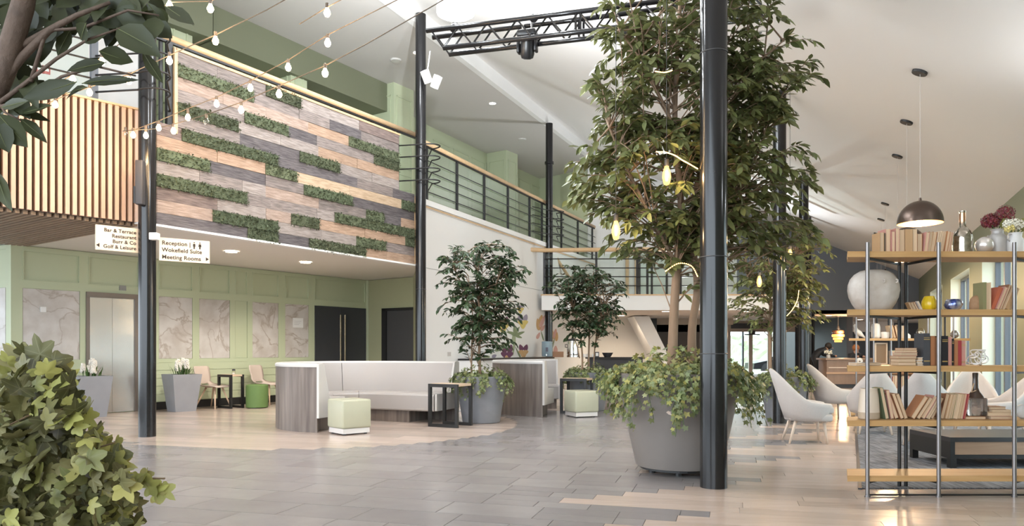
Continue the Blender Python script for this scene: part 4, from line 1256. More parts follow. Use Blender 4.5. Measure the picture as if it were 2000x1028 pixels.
# ================================================================== PINK SHELL CHAIRS
m_shell = M('pale_pink_shell', (.58, .48, .42), .5)
m_leg = M('pale_beech_leg', (.68, .50, .36), .45, noise=(8, 1), col2=(.62, .44, .30))
def shell_chair(label, loc, rz):
    t = thing('shell_chair', label, 'chair', (loc.x, loc.y, 0), rz, 'pink shell chairs by the green wall')
    # local: faces +x, y across
    prof = []   # (x, z, halfwidth, curl)
    pts = [(.26, .43, .20, .0), (.22, .445, .225, .005), (.10, .43, .235, .03), (-.06, .42, .23, .045), (-.17, .44, .21, .05), (-.225, .50, .195, .035), (-.255, .60, .205, .03), (-.285, .72, .215, .03), (-.305, .80, .205, .03), (-.312, .825, .17, .02)]
    nv = 9
    top = []; bot = []
    for (x, z, hw, curl) in pts:
        for j in range(nv):
            s = -1+2*j/(nv-1)
            up_ = curl*s*s
            top.append((x+ (up_ if z > .5 else 0), s*hw, z+(up_ if z <= .5 else 0)))
    mb = MB(); n = len(pts)
    for q in top: bot.append((q[0]-(.018 if q[2] > .52 else .0), q[1]*.985, q[2]-(.018 if q[2] <= .52 else 0)))
    vs = top+bot; N_ = n*nv
    fs = []
    gap = set()
    for i in range(n-1):
        for j in range(nv-1):
            if i == 4 and 2 <= j <= 5: continue      # the slot in the back
            a = i*nv+j
            fs.append((a, a+1, a+nv+1, a+nv)); fs.append((a+N_, a+nv+N_, a+nv+1+N_, a+1+N_))
    for i in range(n-1):
        for j in (0, nv-1):
            a = i*nv+j; q = (a, a+nv, a+nv+N_, a+N_)
            fs.append(q if j == 0 else tuple(reversed(q)))
    for j in range(nv-1):
        fs.append((j, j+N_, j+1+N_, j+1)); a = (n-1)*nv+j; fs.append((a, a+1, a+1+N_, a+N_))
    mb.add(vs, fs)
    mb.build('seat_shell', m_shell, t, smooth=True, world=False)
    for (x, y) in ((1, 1), (1, -1), (-1, 1), (-1, -1)):
        a = Vector((.03+x*.10, y*.10, .42)); b = Vector((.0+x*.24, y*.23, 0))
        MB().tube([a, b], [.019, .012], 10).build('leg', m_leg, t, smooth=True, world=False)
    return t
shell_chair('pale pink shell chair beside the right hand square planter', V2(-5.84, 14.5), radians(-18))
shell_chair('pale pink shell chair half hidden behind the green round pouf', V2(-5.12, 15.50), radians(-18))
# ================================================================== SQUARE PLANTERS WITH HYACINTHS
m_stem = M('hyacinth_leaf', (.07, .13, .035), .5, rand=.3, leaf=.2)
m_flower = M('white_petals', (.80, .74, .66), .6, rand=.12)
prng = random.Random(21)
def flower_planter(label, c, l, r, hgt, seed):
    pr_ = random.Random(seed)
    t = thing('square_planter', label, 'planter', (c.x, c.y, 0), 0, 'tapered square planters with white hyacinths')
    dl = l-c; dr = r-c
    ctr = c+(dl+dr)/2
    base = [c, c+dr, c+dr+dl, c+dl]
    def sc(p, k): return ctr+(p-ctr)*k
    mb = MB()
    ring = []
    for (k, z) in ((1, 0), (1.42, hgt), (1.34, hgt), (1.30, hgt-.06)):
        ring.append([Vector((sc(p, k).x, sc(p, k).y, z)) for p in base])
    vs = [p for q in ring for p in q]; fs = [(3, 2, 1, 0)]
    for i in range(3):
        for j in range(4):
            j2 = (j+1) % 4
            fs.append((i*4+j, i*4+j2, i*4+4+j2, i*4+4+j))
    mb.add(vs, fs).build('planter_body', m_zinc, t)
    MB().prism([(sc(p, 1.31).x, sc(p, 1.31).y) for p in base], hgt-.06, hgt-.035).build('moss_top', M('pale_moss', (.30, .33, .12), .9, noise=(25, 2), col2=(.20, .25, .08), bump=(60, .8)), t)
    for k in range(9):
        a = pr_.uniform(0, 2*pi); rr = pr_.uniform(0, .15)
        p0 = Vector((ctr.x+rr*cos(a), ctr.y+rr*sin(a), hgt-.04))
        hh = pr_.uniform(.18, .34); lean = Vector((pr_.uniform(-.05, .05), pr_.uniform(-.05, .05), 0))
        p1 = p0+Vector((0, 0, hh))+lean
        st = MB().tube([p0, p1], .006, 5).build('flower_stem', m_stem, t)
        fl = MB()
        for q in range(34):
            s = q/33; an = q*2.4
            cc = lerp(p0, p1, .45+.55*s)+Vector((cos(an), sin(an), .2))*(.032*(1.15-s*.6))
            fl.ball(cc, .018, 5, 4)
        fl.build('flower_head', m_flower, st, smooth=True)
    for k in range(26):
        a = pr_.uniform(0, 2*pi); rr = pr_.uniform(.02, .17)
        p0 = Vector((ctr.x+rr*cos(a), ctr.y+rr*sin(a), hgt-.04))
        d = Vector((cos(a), sin(a), 0))*pr_.uniform(.03, .10)
        L = pr_.uniform(.14, .26)
        s = Vector((-sin(a), cos(a), 0))*.013
        m1 = p0+d*.5+Vector((0, 0, L*.6)); m2 = p0+d*1.2+Vector((0, 0, L))
        MB().add([p0-s*.5, p0+s*.5, m1+s, m1-s, m2, m1+d*.05], [(0, 1, 5), (0, 5, 3), (1, 2, 5), (3, 5, 4), (5, 2, 4)]).build('leaf', m_stem, t)
    return t
cc_ = g2(343, 805.5)
flower_planter('tapered grey square planter of white hyacinths right of the lift', cc_, cc_+V2(-.27, .25), cc_+V2(.27, .25), .69, 4)
cc_ = g2(161, 817)
flower_planter('tapered grey square planter of white hyacinths left of the lift', cc_, cc_+V2(-.27, .25), cc_+V2(.27, .25), .70, 9)

# ================================================================== REFRESHMENT COUNTER, MURAL
c0 = Q0+D2*2.2+N2*.02; c1 = Q0+D2*6.6+N2*.02
ct = thing('refreshment_counter', 'dark topped refreshment counter along the white wall behind the booths', 'counter', (c0.x, c0.y, 0))
mb = MB(); wb(mb, Q0, D2, N2, 1.8, 6.4, .06, .90, .02, .58)
mb.build('cabinet', m_white, ct)
mb = MB(); wb(mb, Q0, D2, N2, 1.78, 6.42, .90, .94, .02, .62); mb.build('worktop', m_blackmat, ct)
cf = thing('coffee_counter', 'black coffee counter with cups in front of the cream lobby wall', 'counter', (2.4, 19.5, 0))
MB().box(2.05, 3.45, 19.6, 20.2, 0, .90).build('cabinet', m_dark, cf)
MB().box(2.0, 3.5, 19.55, 20.25, .90, .945).build('worktop', m_blackmat, cf)
def on_counter(px, z): return Vector((X(px, 17.6), 17.6, z))
def wall_at(px, e):
    u = lu(Q0, D2, px); p = Q0+D2*u+N2*e
    return Vector((p.x, p.y, .94))
# water dispenser
p = wall_at(1047, .34)
wd = thing('water_dispenser', 'clear blue water dispenser jar on the dark counter', 'dispenser', p)
s = p.y/F
MB().lathe([(.145, .01), (.155, .03), (.155, .36), (.15, .40), (.10, .42), (.02, .425)], 24, p).build('jar', M('pale_blue_jar', (.45, .58, .66), .12, trans=.35, ior=1.2), wd, smooth=AUTO)
MB().lathe([(.158, .40), (.16, .43), (.10, .445)], 24, p).build('lid', M('blue_lid', (.28, .38, .45), .35), wd, smooth=AUTO)
MB().box(p.x-.05, p.x+.02, p.y-.17, p.y-.154, .94+.15, .94+.27).build('label', M('dark_label', (.12, .11, .14), .5), wd)
MB().tube([p+Vector((-.02, -.15, .07)), p+Vector((-.03, -.23, .07)), p+Vector((-.03, -.23, .03))], .014, 6).build('tap', m_steel, wd)
p = Vector((X(1119, 19.8), 19.85, .945))
ur = thing('steel_urn', 'tall polished steel hot water urn on the coffee counter', 'urn', p)
MB().lathe([(.16, .0), (.16, .05), (.14, .06), (.155, .08), (.155, .42), (.15, .44)], 24, p).build('body', M('polished_steel', (.7, .68, .65), .12, metal=1), ur, smooth=AUTO)
MB().lathe([(.165, .44), (.15, .475), (.04, .50), (.03, .53)], 24, p).build('lid', m_plastic, ur, smooth=AUTO)
MB().tube([p+Vector((.0, -.15, .10)), p+Vector((0, -.22, .10)), p+Vector((0, -.22, .05))], .016, 6).build('tap', m_plastic, ur)
for s_ in (-1, 1):
    MB().tube([p+Vector((s_*.155, 0, .34)), p+Vector((s_*.20, 0, .34)), p+Vector((s_*.20, 0, .26)), p+Vector((s_*.155, 0, .26))], .012, 6).build('handle', m_plastic, ur)
p = Vector((X(1090, 19.8), 19.8, .945))
wbx = thing('wooden_crate', 'small brown wooden crate of sachets left of the urn', 'crate', p)
for (x0, x1, y0, y1) in ((-.14, .14, -.10, -.085), (-.14, .14, .085, .10), (-.14, -.125, -.085, .085), (.125, .14, -.085, .085)):
    MB().box(p.x+x0, p.x+x1, p.y+y0, p.y+y1, p.z, p.z+.15).build('side_board', M('brown_crate', (.25, .13, .07), .6), wbx)
MB().box(p.x-.12, p.x+.12, p.y-.08, p.y+.08, p.z, p.z+.12).build('contents', M('sachet_paper', (.6, .4, .3), .7), wbx)
cupc = [(.03, 0), (.045, .005), (.05, .07), (.052, .085)]
for i, (px, k) in enumerate(((1141, 'white cup on the coffee counter right of the urn'), (1149, 'second white cup right of the urn'), (1160, 'white cup farthest from the urn'))):
    p = Vector((X(px, 19.75), 19.75, .945))
    t = thing('coffee_cup', k, 'cup', p, group='white cups on the coffee counter')
    MB().lathe(cupc, 14, p, True, False).build('cup_body', m_white, t, smooth=AUTO)
    MB().tube([p+Vector((.045, 0, .065)), p+Vector((.075, 0, .055)), p+Vector((.07, 0, .03)), p+Vector((.043, 0, .02))], .007, 5).build('handle', m_white, t)
p = Vector((X(1166, 19.7), 19.7, .945))
cd_ = thing('menu_card', 'small dark framed card standing on the coffee counter', 'card', p)
MB().box(p.x-.055, p.x+.055, p.y-.01, p.y+.01, p.z, p.z+.14).build('frame', m_dark, cd_); MB().box(p.x-.035, p.x+.035, p.y-.013, p.y-.01, p.z+.03, p.z+.115).build('print', m_white, cd_)
p = Vector((X(1187, 19.7), 19.75, .945))
bk = thing('wire_basket', 'small dark bowl of sachets at the right end of the coffee counter', 'bowl', p)
MB().lathe([(.08, 0), (.13, .08), (.15, .12), (.14, .12), (.10, .03)], 16, p, True, True).build('bowl', m_dark, bk, smooth=AUTO)
# socket on the white wall
u, z = lz(Q0, D2, 877, 692)
sk_ = thing('wall_socket', 'small grey double socket on the white wall left of the tree', 'socket', wp(Q0, D2, N2, u, z, .005))
wb(MB(), Q0, D2, N2, u-.07, u+.07, z-.045, z+.045, .0, .012).build('plate', M('socket_grey', (.5, .48, .46), .4), sk_)
# botanical mural, flat painted on the wall
mural = thing('botanical_mural', 'painted botanical mural of pansies, tulips and leaves on the white wall', 'mural', wp(Q0, D2, N2, lu(Q0, D2, 1000), 1.2, 0))
MC = {'yel': M('mural_yellow', (.62, .50, .16), .7), 'pur': M('mural_purple', (.14, .05, .10), .7), 'vio': M('mural_violet_grey', (.28, .25, .32), .7), 'grn': M('mural_green', (.16, .21, .11), .7, noise=(8, 1.5), col2=(.24, .28, .16)),
      'ora': M('mural_orange', (.52, .30, .13), .7, noise=(9, 1.8), col2=(.62, .42, .22)), 'pnk': M('mural_pink', (.60, .36, .32), .7), 'ltg': M('mural_pale_green', (.34, .38, .24), .7)}
def petal(px, py, L, W, ang, key, name='painted_petal', k=[0]):
    """ellipse-like petal in picture pixels laid onto the wall; ang clockwise from up"""
    k[0] += 1
    e0 = .002+.0004*(k[0] % 12)
    pts = []
    for i in range(14):
        a = 2*pi*i/14
        x = W/2*sin(a)*(1-.35*cos(a)); y = -L/2*cos(a)
        xr = x*cos(ang)-y*sin(ang); yr = x*sin(ang)+y*cos(ang)
        u, z = lz(Q0, D2, px+xr, py+yr)
        pts.append(wp(Q0, D2, N2, u, z, e0))
    MB().sheet(pts, (N2.x, N2.y, 0), .0006).build(name, MC[key], mural)
R_ = radians
def pansy(x, y, s, top, low):
    petal(x-5*s, y-9*s, 14*s, 9*s, R_(-20), top); petal(x+5*s, y-9*s, 14*s, 9*s, R_(20), top)
    petal(x-5*s, y, 11*s, 9*s, R_(-70), low); petal(x+5*s, y, 11*s, 9*s, R_(70), low); petal(x, y+6*s, 14*s, 11*s, R_(180), low)
    petal(x, y+4*s, 5*s, 3*s, 0, 'pur')
pansy(982, 637, 1.15, 'pur', 'yel'); pansy(1021, 630, 1.0, 'vio', 'yel'); pansy(1016, 604, .7, 'vio', 'yel'); pansy(1022, 688, .95, 'pur', 'ora')
pansy(990, 692, 1.2, 'pur', 'pur'); petal(989, 700, 12, 8, 0, 'ora')
petal(1011, 624, 7, 6, 0, 'vio')
for (x, y, L, W, a) in ((1005, 645, 24, 6, -5), (1000, 652, 16, 5, -55), (1014, 652, 22, 6, 70), (996, 650, 14, 5, -80), (1013, 658, 14, 5, 110), (1010, 646, 18, 5, 30)):
    petal(x, y, L, W, R_(a), 'grn', 'painted_leaf')
petal(1004, 674, 44, 4, R_(8), 'ltg', 'painted_stem'); petal(982, 677, 36, 9, R_(60), 'grn', 'painted_leaf'); petal(1012, 690, 30, 3, R_(-25), 'grn', 'painted_stem'); petal(1003, 663, 22, 8, R_(0), 'ltg', 'painted_leaf')
for (x, y, L, W, a, k) in ((1055, 630, 30, 11, 12, 'ora'), (1051, 634, 24, 8, -8, 'ora'), (1059, 628, 26, 7, 22, 'pnk'), (1060, 641, 14, 6, 35, 'pnk'), (1051, 656, 14, 6, 25, 'pnk')):
    petal(x, y, L, W, R_(a), k)
petal(1059, 656, 20, 2.5, R_(-15), 'grn', 'painted_stem'); petal(1070, 684, 40, 11, R_(-8), 'grn', 'painted_leaf')
for (x, y, L, W, a, k) in ((1079, 653, 20, 7, -12, 'ora'), (1084, 652, 20, 7, 10, 'pnk'), (1087, 658, 18, 6, 5, 'ora'), (1085, 683, 15, 8, 0, 'pnk')):
    petal(x, y, L, W, R_(a), k)
petal(1080, 672, 24, 3, R_(15), 'grn', 'painted_stem'); petal(950, 698, 14, 8, R_(80), 'ltg', 'painted_leaf'); petal(965, 696, 10, 7, R_(60), 'vio', 'painted_leaf')
# ================================================================== SIDE ROOM: RUG, PENDANTS, CHAIRS
m_rug = M('striped_grey_carpet', (.060, .062, .072), .95, noise=(7, 4.0), col2=(.24, .245, .265), stretch=(9, .55, 1), rotz=atan2(.44, 1.0), detail=3)
rug = thing('carpet_tile_rug', 'dark grey streaked carpet under the armchairs and bookcase', 'rug', (4, 8, 0))
MB().prism([(2.88, 6.12), (5.65, 6.12), (9.2, 14.6), (6.75, 14.6)], .001, .009).build('pile', m_rug, rug)
mb = MB(); mb.bar((2.86, 6.10, .005), (6.73, 14.6, .005), .03, .011); mb.build('edge_strip', m_dark, rug)
# dome pendants hung from the slope
m_dome = M('bronze_dome', (.085, .060, .048), .30, metal=.75, noise=(3, 1.2), col2=(.13, .095, .078))
m_copper = M('copper_inside', (.80, .42, .20), .32, metal=.85)
CAN = [(1797, 140, 8.96), (1771, 237, 10.9), (1753, 305, 12.8), (1729, 398, 16.9), (1721, 429, 18.9), (1713, 456, 21.2)]
for i, (px, py, Y) in enumerate(CAN):
    c = P(px, py, Y); c.z = CZ(c.x, c.y)
    zb = 2.67
    t = thing('dome_pendant_lamp', ['bronze dome pendant glowing above the books, nearest of the row', 'second bronze dome pendant in the row on the slope', 'third bronze dome pendant in the row on the slope',
              'fourth bronze dome pendant in the row on the slope', 'fifth bronze dome pendant in the row on the slope', 'farthest bronze dome pendant in the row on the slope'][i], 'pendant lamp', (c.x, c.y, zb), group='row of dome pendants on the sloping ceiling')
    nrm = Vector((.381, -.1676, 1)).normalized()
    m4 = Matrix.Translation(c) @ Vector((0, 0, 1)).rotation_difference(nrm).to_matrix().to_4x4()
    b_ = MB(); b_.lathe([(.085, -.03), (.09, -.02), (.09, .005)], 24); b_.v = [tuple(m4 @ Vector(p)) for p in b_.v]
    b_.build('canopy', m_blackmat, t, smooth=AUTO)
    R = .253
    cc = Vector((c.x, c.y, zb))
    MB().tube([cc+Vector((0, 0, .30)), c], .0028, 5).build('wire', M('pale_cord', (.55, .50, .47), .6), t)
    prof = [(R*cos(a*pi/2/10), .005+.27*sin(a*pi/2/10)) for a in range(0, 10)]
    MB().lathe(prof+[(.02, .276), (.014, .31)], 40, cc, False, True).build('dome', m_dome, t, smooth=AUTO)
    inn = [((R-.004)*cos(a*pi/2/10), .266*sin(a*pi/2/10)) for a in range(0, 10)]
    mb = MB().lathe(inn+[(.01, .266)], 40, cc, False, True); mb.f = [tuple(reversed(f)) for f in mb.f]
    mb.build('dome_lining', m_copper, t, smooth=True)
    MB().lathe([(.004, -.015), (.03, .0), (.042, .035), (.035, .07), (.016, .10), (.016, .14)], 16, cc).build('bulb', m_bulb, t, smooth=True)
    MB().tube([cc+Vector((0, 0, .13)), cc+Vector((0, 0, .27))], .018, 8).build('socket', m_blackmat, t)
    point(cc+Vector((0, 0, -.05)), 34, (1, .74, .45), .04, t)
# ---------------- grey armchairs
m_fab = M('pale_grey_tweed', (.44, .405, .385), .9, noise=(160, 1.6), col2=(.52, .485, .46), bump=(220, .25))
m_pleg = M('pale_ash_leg', (.62, .50, .40), .45)
def armchair(label, loc, rz, group='grey upholstered lounge chairs'):
    t = thing('lounge_armchair', label, 'armchair', (loc[0], loc[1], loc[2] if len(loc) > 2 else 0), rz, group)
    n = 25
    # path s in [-1, 1]: front left arm -> back -> front right arm
    def base(s):
        a = s*radians(148)                      # 0 = back
        x = -cos(a)*.26; y = sin(a)*.27
        return x, y
    rows_o = []; rows_i = []
    for i in range(n):
        s = -1+2*i/(n-1)
        bx, by = base(s)
        k = max(0.0, 1-abs(s)/.62)
        hgt = .50+.40*(k*k*(3-2*k))-.03*max(0, abs(s)-.62)/.38
        col = []
        for j in range(6):
            f = j/5
            z = .285+(hgt-.285)*f
            out = .045*min(1, (z-.285)/.25)
            lean = -.15*max(0, (z-.40)/.5)*k
            bulge = .018*sin(pi*min(1, (z-.285)/.25))
            rr = 1+(out+bulge)/.26
            w_ = 1-.28*max(0, (z-.62)/.28)*1.0
            col.append((bx*rr+lean, by*rr*w_, z))
        th = .042
        rows_o.append(col)
        inn = []
        for (x, y, z) in col:
            d = V2(x-(-.15*max(0, (z-.40)/.5)*k), y); L_ = max(d.length, 1e-5)
            inn.append((x-d.x/L_*th, y-d.y/L_*th, z-.0))
        rows_i.append(inn)
    mb = MB()
    vs = []
    for i in range(n):
        o, q = rows_o[i], rows_i[i]
        top = ((o[-1][0]+q[-1][0])/2, (o[-1][1]+q[-1][1])/2, o[-1][2]+.018)
        vs += o+[top]+list(reversed(q))
    m = 13; fs = []
    for i in range(n-1):
        for j in range(m):
            j2 = (j+1) % m
            fs.append((i*m+j, (i+1)*m+j, (i+1)*m+j2, i*m+j2))
    fs.append(tuple(range(m))); fs.append(tuple(reversed(range((n-1)*m, n*m))))
    mb.add(vs, fs)
    mb.build('back_shell', m_fab, t, smooth=True, world=False)
    # seat base and cushion as rounded D shapes
    def dshape(r0, xf, sc):
        pts = []
        for i in range(17):
            a = radians(-112)+radians(224)*i/16
            pts.append(V2(-cos(a)*.27*sc, sin(a)*.275*sc))
        pts += [V2(xf-.06, .25*sc), V2(xf-.015, .20*sc), V2(xf, .10*sc), V2(xf, -.10*sc), V2(xf-.015, -.20*sc), V2(xf-.06, -.25*sc)]
        return pts
    def pad(name, xf, sc, z0, z1, r):
        pts = dshape(0, xf, sc); m_ = len(pts)
        c_ = V2(.02, 0)
        vs = []; rings = []
        for (ins, z) in ((r, z0), (r*.3, z0+r*.3), (0, z0+r), (0, z1-r), (r*.3, z1-r*.3), (r, z1), (.12, z1+.008), (.22, z1+.010)):
            for p in pts:
                d = p-c_; q = p-d.normalized()*min(ins, d.length*.95)
                vs.append((q.x, q.y, z))
            rings.append(z)
        fs = []
        for i in range(len(rings)-1):
            for j in range(m_):
                j2 = (j+1) % m_
                fs.append((i*m_+j, i*m_+j2, (i+1)*m_+j2, (i+1)*m_+j))
        fs.append(tuple(reversed(range(m_)))); fs.append(tuple(range((len(rings)-1)*m_, len(rings)*m_)))
        b_ = MB(); b_.add(vs, [tuple(reversed(f)) for f in fs])
        b_.build(name, m_fab, t, smooth=True, world=False)
    pad('seat_base', .27, .99, .275, .365, .025)
    pad('seat_cushion', .29, .86, .367, .46, .03)
    for (x, y) in ((1, 1), (1, -1), (-1, 1), (-1, -1)):
        a = Vector((.0+x*.16, y*.15, .29)); b = Vector((-.01+x*(.20 if x > 0 else .24), y*.20, .0))
        MB().tube([a, b], [.022, .013], 10).build('leg', m_pleg, t, smooth=True, world=False)
    return t
armchair('pale grey lounge armchair nearest the big pot, facing right', (3.66, 9.22), radians(-8))
armchair('pale grey lounge armchair behind the nearest one, in front of the bar', (5.28, 12.2), radians(4))
armchair('grey armchair seen from behind at the left edge of the carpet', (4.92, 10.15, .0095), radians(75))
armchair('grey armchair seen from behind above the leaning books', (4.98, 8.95, .0095), radians(55))
armchair('grey armchair facing the viewer behind the glass bottle', (6.25, 10.1, .0095), radians(-120))
armchair('grey armchair seen side on at the right of the bottle', (6.02, 9.15, .0095), radians(165))
# ---------------- low tables
ctb = thing('coffee_table', 'low black coffee table with walnut drawer front behind the bookcase', 'table', (4.9, 7.5, 0))
m_waln = M('walnut_drawer', (.26, .155, .095), .45, noise=(5, 1.8), col2=(.34, .215, .135), stretch=(.6, 5, 8))
MB().box(4.21, 5.75, 7.13, 7.86, .262, .305).build('table_top', M('black_ash_top', (.025, .024, .026), .35), ctb)
MB().box(4.21, 4.255, 7.13, 7.86, .10, .262).build('side_panel', m_blackmat, ctb); MB().box(5.705, 5.75, 7.13, 7.86, .10, .262).build('side_panel', m_blackmat, ctb)
MB().box(4.255, 5.705, 7.14, 7.85, .10, .135).build('bottom_rail', m_blackmat, ctb)
MB().box(4.258, 4.978, 7.14, 7.16, .138, .26).build('drawer_front', m_waln, ctb); MB().box(4.982, 5.702, 7.14, 7.16, .138, .26).build('drawer_front', m_waln, ctb)
for (x, y) in ((4.21, 7.13), (4.21, 7.80), (5.69, 7.13), (5.69, 7.80)):
    MB().box(x, x+.06, y, y+.06, 0.009, .10).build('leg', m_blackmat, ctb)
rt = thing('round_coffee_table', 'small round oak table between the grey armchairs', 'table', (5.45, 11.0, 0))
MB().lathe([(.30, .0), (.32, .01), (.32, .03), (.30, .035)], 36, (5.45, 11.0, .535)).build('table_top', m_tabletop, rt, smooth=AUTO)
for k in range(3):
    a = k*2*pi/3+.4
    MB().tube([(5.45+.16*cos(a), 11.0+.16*sin(a), .54), (5.45+.24*cos(a), 11.0+.24*sin(a), .009)], [.018, .012], 8).build('leg', m_pleg, rt, smooth=True)
# ================================================================== FRONT BOOKCASE
m_shelf = M('honey_pine_board', (.56, .345, .155), .5, noise=(3, 2.0), col2=(.44, .245, .095), stretch=(.7, 6, 10), detail=8)
m_post = M('gunmetal_tube', (.23, .21, .205), .35, metal=.8)
FX = [2.77, 3.325, 3.915, 4.50]; FYp = 5.81; BYp = 6.20
bc = thing('open_bookcase', 'open bookcase of honey timber boards on grey steel posts, front right', 'bookcase', (3.5, 6.0, 0))
ZS = [1.916, 1.463, 1.022, .596, .165]
for z in ZS:
    MB().prism([(2.615, 5.788), (4.75, 5.788), (4.75, 6.13), (2.765, 6.13)], z-.045, z).build('shelf_board', m_shelf, bc)
for x in FX:
    MB().tube([(x, FYp-.025, 0), (x, FYp-.025, 1.985)], .0155, 14).build('post', m_post, bc, smooth=AUTO)
    MB().lathe([(.022, 0), (.022, .012)], 12, (x, FYp-.025, 0)).build('foot', m_post, bc)
pairs = [(0, 3.235), (1, 3.29), (1, 3.86), (2, 3.93), (2, 4.40), (3, 4.46)]
for x in (3.235, 3.29, 4.40, 4.46):
    MB().tube([(x, BYp, .0095), (x, BYp, 1.90)], .0145, 12).build('post', m_blackmat, bc, smooth=AUTO)
for (i, bx) in ((0, 3.235), (1, 3.29), (2, 4.40), (3, 4.46)):
    for z in ZS:
        MB().bar((FX[i], FYp-.02, z-.055), (bx, BYp, z-.055), .014, .018).build('strut', m_blackmat, bc)
MB().bar((FX[0], FYp, .012), (FX[3], FYp, .012), .012, .012).build('floor_bar', m_blackmat, bc)
# ---------------- books
def BK(n, c): return M('cover_'+n, c, .6)
BC = {'tan': BK('tan', (.47, .29, .15)), 'cream': BK('cream', (.66, .50, .34)), 'pink': BK('dusty_pink', (.55, .27, .22)), 'brown': BK('brown', (.27, .12, .06)), 'red': BK('red', (.36, .045, .05)),
      'orange': BK('orange_red', (.45, .12, .06)), 'green': BK('sage_green', (.16, .20, .11)), 'olive': BK('olive', (.25, .23, .11)), 'black': BK('black', (.016, .015, .018)), 'grey': BK('charcoal_grey', (.06, .06, .065)),
      'white': BK('white', (.74, .70, .64)), 'rust': BK('rust', (.38, .16, .07)), 'blue': BK('grey_blue', (.20, .23, .28)), 'mint': BK('mint', (.35, .5, .4))}
CN = {'tan': 'tan', 'cream': 'cream', 'pink': 'dusty pink', 'brown': 'brown', 'red': 'red', 'orange': 'orange red', 'green': 'sage green', 'olive': 'olive', 'black': 'black', 'grey': 'charcoal', 'white': 'white', 'rust': 'rust', 'blue': 'grey blue', 'mint': 'mint'}
m_page = M('aged_pages', (.66, .49, .33), .8, noise=(90, 2), col2=(.55, .38, .24), stretch=(1, .02, .02), rand=.12)
m_gilt = M('gilt_print', (.55, .38, .16), .35, metal=.6)
def book(label, group, m4, th, h, dep, col, spine=False, gilt=False):
    """local: thickness x 0..th, depth y 0..dep (front = 0), height z"""
    t = bpy.data.objects.new('book', None); COL.objects.link(t); t.matrix_basis = m4; t.empty_display_size = .02
    tag(t, label, 'book', group)
    cv = .0022
    mb = MB()
    mb.box(0, cv, 0, dep, 0, h); mb.box(th-cv, th, 0, dep, 0, h)
    if spine: mb.box(cv, th-cv, 0, cv, 0, h)
    else: mb.box(cv, th-cv, dep-cv, dep, 0, h)
    mb.build('cover', BC[col], t, world=False)
    if spine: MB().box(cv, th-cv, cv, dep-.004, .003, h-.003).build('pages', m_page, t, world=False)
    else: MB().box(cv, th-cv, .004, dep-cv, .003, h-.003).build('pages', m_page, t, world=False)
    if gilt:
        for (z0, z1) in ((.80, .83), (.86, .88), (.12, .16)):
            MB().box(.002, th-.002, -.0006, 0, h*z0, h*z1).build('gilt_band', m_gilt, t, world=False)
    return t
YS = 5.875
def px2x(px, Y): return (px-1000)/F*Y
def upright_row(items, z, shelfname, group, Y=YS, dep=.13, start=0, S=None):
    """items: (px_left, px_width, px_height, tilt_deg, colour, spine, gilt)"""
    n = len(items)
    for i, it in enumerate(items):
        px, w_, hp, tl_, col = it[:5]
        sp_ = len(it) > 5 and it[5]; gl_ = len(it) > 6 and it[6]
        k = Y/F
        x0 = px2x(px, Y); th = w_*k; h = hp*k
        a = radians(tl_)
        lift_ = th*sin(a) if a > 0 else 0.0
        # right lean: pivot on the right bottom corner
        if a >= 0:
            m4 = Matrix.Translation((x0+th*cos(a)*0, Y+.006*(i % 3), z+.0006+th*sin(a))) @ Matrix.Rotation(a, 4, 'Y')
        else:
            m4 = Matrix.Translation((x0, Y+.006*(i % 3), z+.0006)) @ Matrix.Rotation(a, 4, 'Y')
        j = i+start
        what = ('%s book, spine out' if sp_ else '%s book, page edges out') % CN[col]
        lab = '%s, %s from left %s' % (what, ORD[j], shelfname)
        book(lab, group, m4, th*.97, h, dep, col, sp_, gl_)
top = [(1718.5, 8.5, 40, 0, 'tan'), (1728.3, 2.4, 38, 0, 'black'), (1731.3, 10, 47, 0, 'pink'), (1742, 6.5, 42, 0, 'pink'), (1750, 7.5, 48, 0, 'pink'), (1758, 10, 46, 0, 'cream'), (1769, 14, 46, 0, 'tan', True), (1784, 8, 47, 0, 'cream'), (1793, 10.5, 38, 0, 'rust'),
       (1804.5, 7, 40, 7, 'pink'), (1811.5, 7, 41, 8, 'tan'), (1818.5, 8, 41, 9, 'rust'), (1827, 4.5, 42, 11, 'cream'), (1832, 4.5, 43, 11, 'cream'), (1837.5, 6.5, 42, 10, 'tan'), (1844.5, 6, 42, 9, 'rust'), (1851, 5, 41, 8, 'pink'), (1856, 4, 40, 7, 'cream')]
upright_row(top, ZS[0], 'on the top shelf', 'old books on the top shelf')
s2 = [(1920, 7, 54, 0, 'olive', True), (1927.5, 9.5, 54, 0, 'cream'), (1937.5, 7, 46, 22, 'orange', True), (1946, 6, 47, 22, 'pink'), (1953, 5, 52, 22, 'brown'), (1959, 5, 48, 23, 'cream'), (1965, 7, 46, 22, 'tan', True), (1973, 5, 45, 20, 'cream')]
upright_row(s2, ZS[1], 'on the second shelf', 'old books on the second shelf')
mini = [(1777+6*i, 4, 17, -28, c) for i, c in enumerate(('tan', 'cream', 'brown', 'cream'))]
for i, it in enumerate(mini): pass
upright_row([(1781, 4, 17, -26, 'tan'), (1787, 4, 16, -26, 'cream'), (1793, 4, 18, -26, 'brown'), (1799, 3.5, 19, -24, 'white')], ZS[1], 'in the tiny row', 'tiny books beside the yellow vase', Y=5.98, dep=.05)
s3 = [(1804, 13, 63, 0, 'grey', True, True), (1818.5, 8.5, 58, 0, 'rust', True), (1827.5, 8, 56, 0, 'brown', True), (1840, 12, 58, 0, 'black', True, True), (1853, 7, 56, 0, 'pink', True), (1860.5, 4, 53, 1, 'black', True, True), (1865.3, 6, 50, 0, 'rust', True), (1872, 7, 49, 0, 'red', True), (1880, 8, 48, 0, 'pink', True, True)]
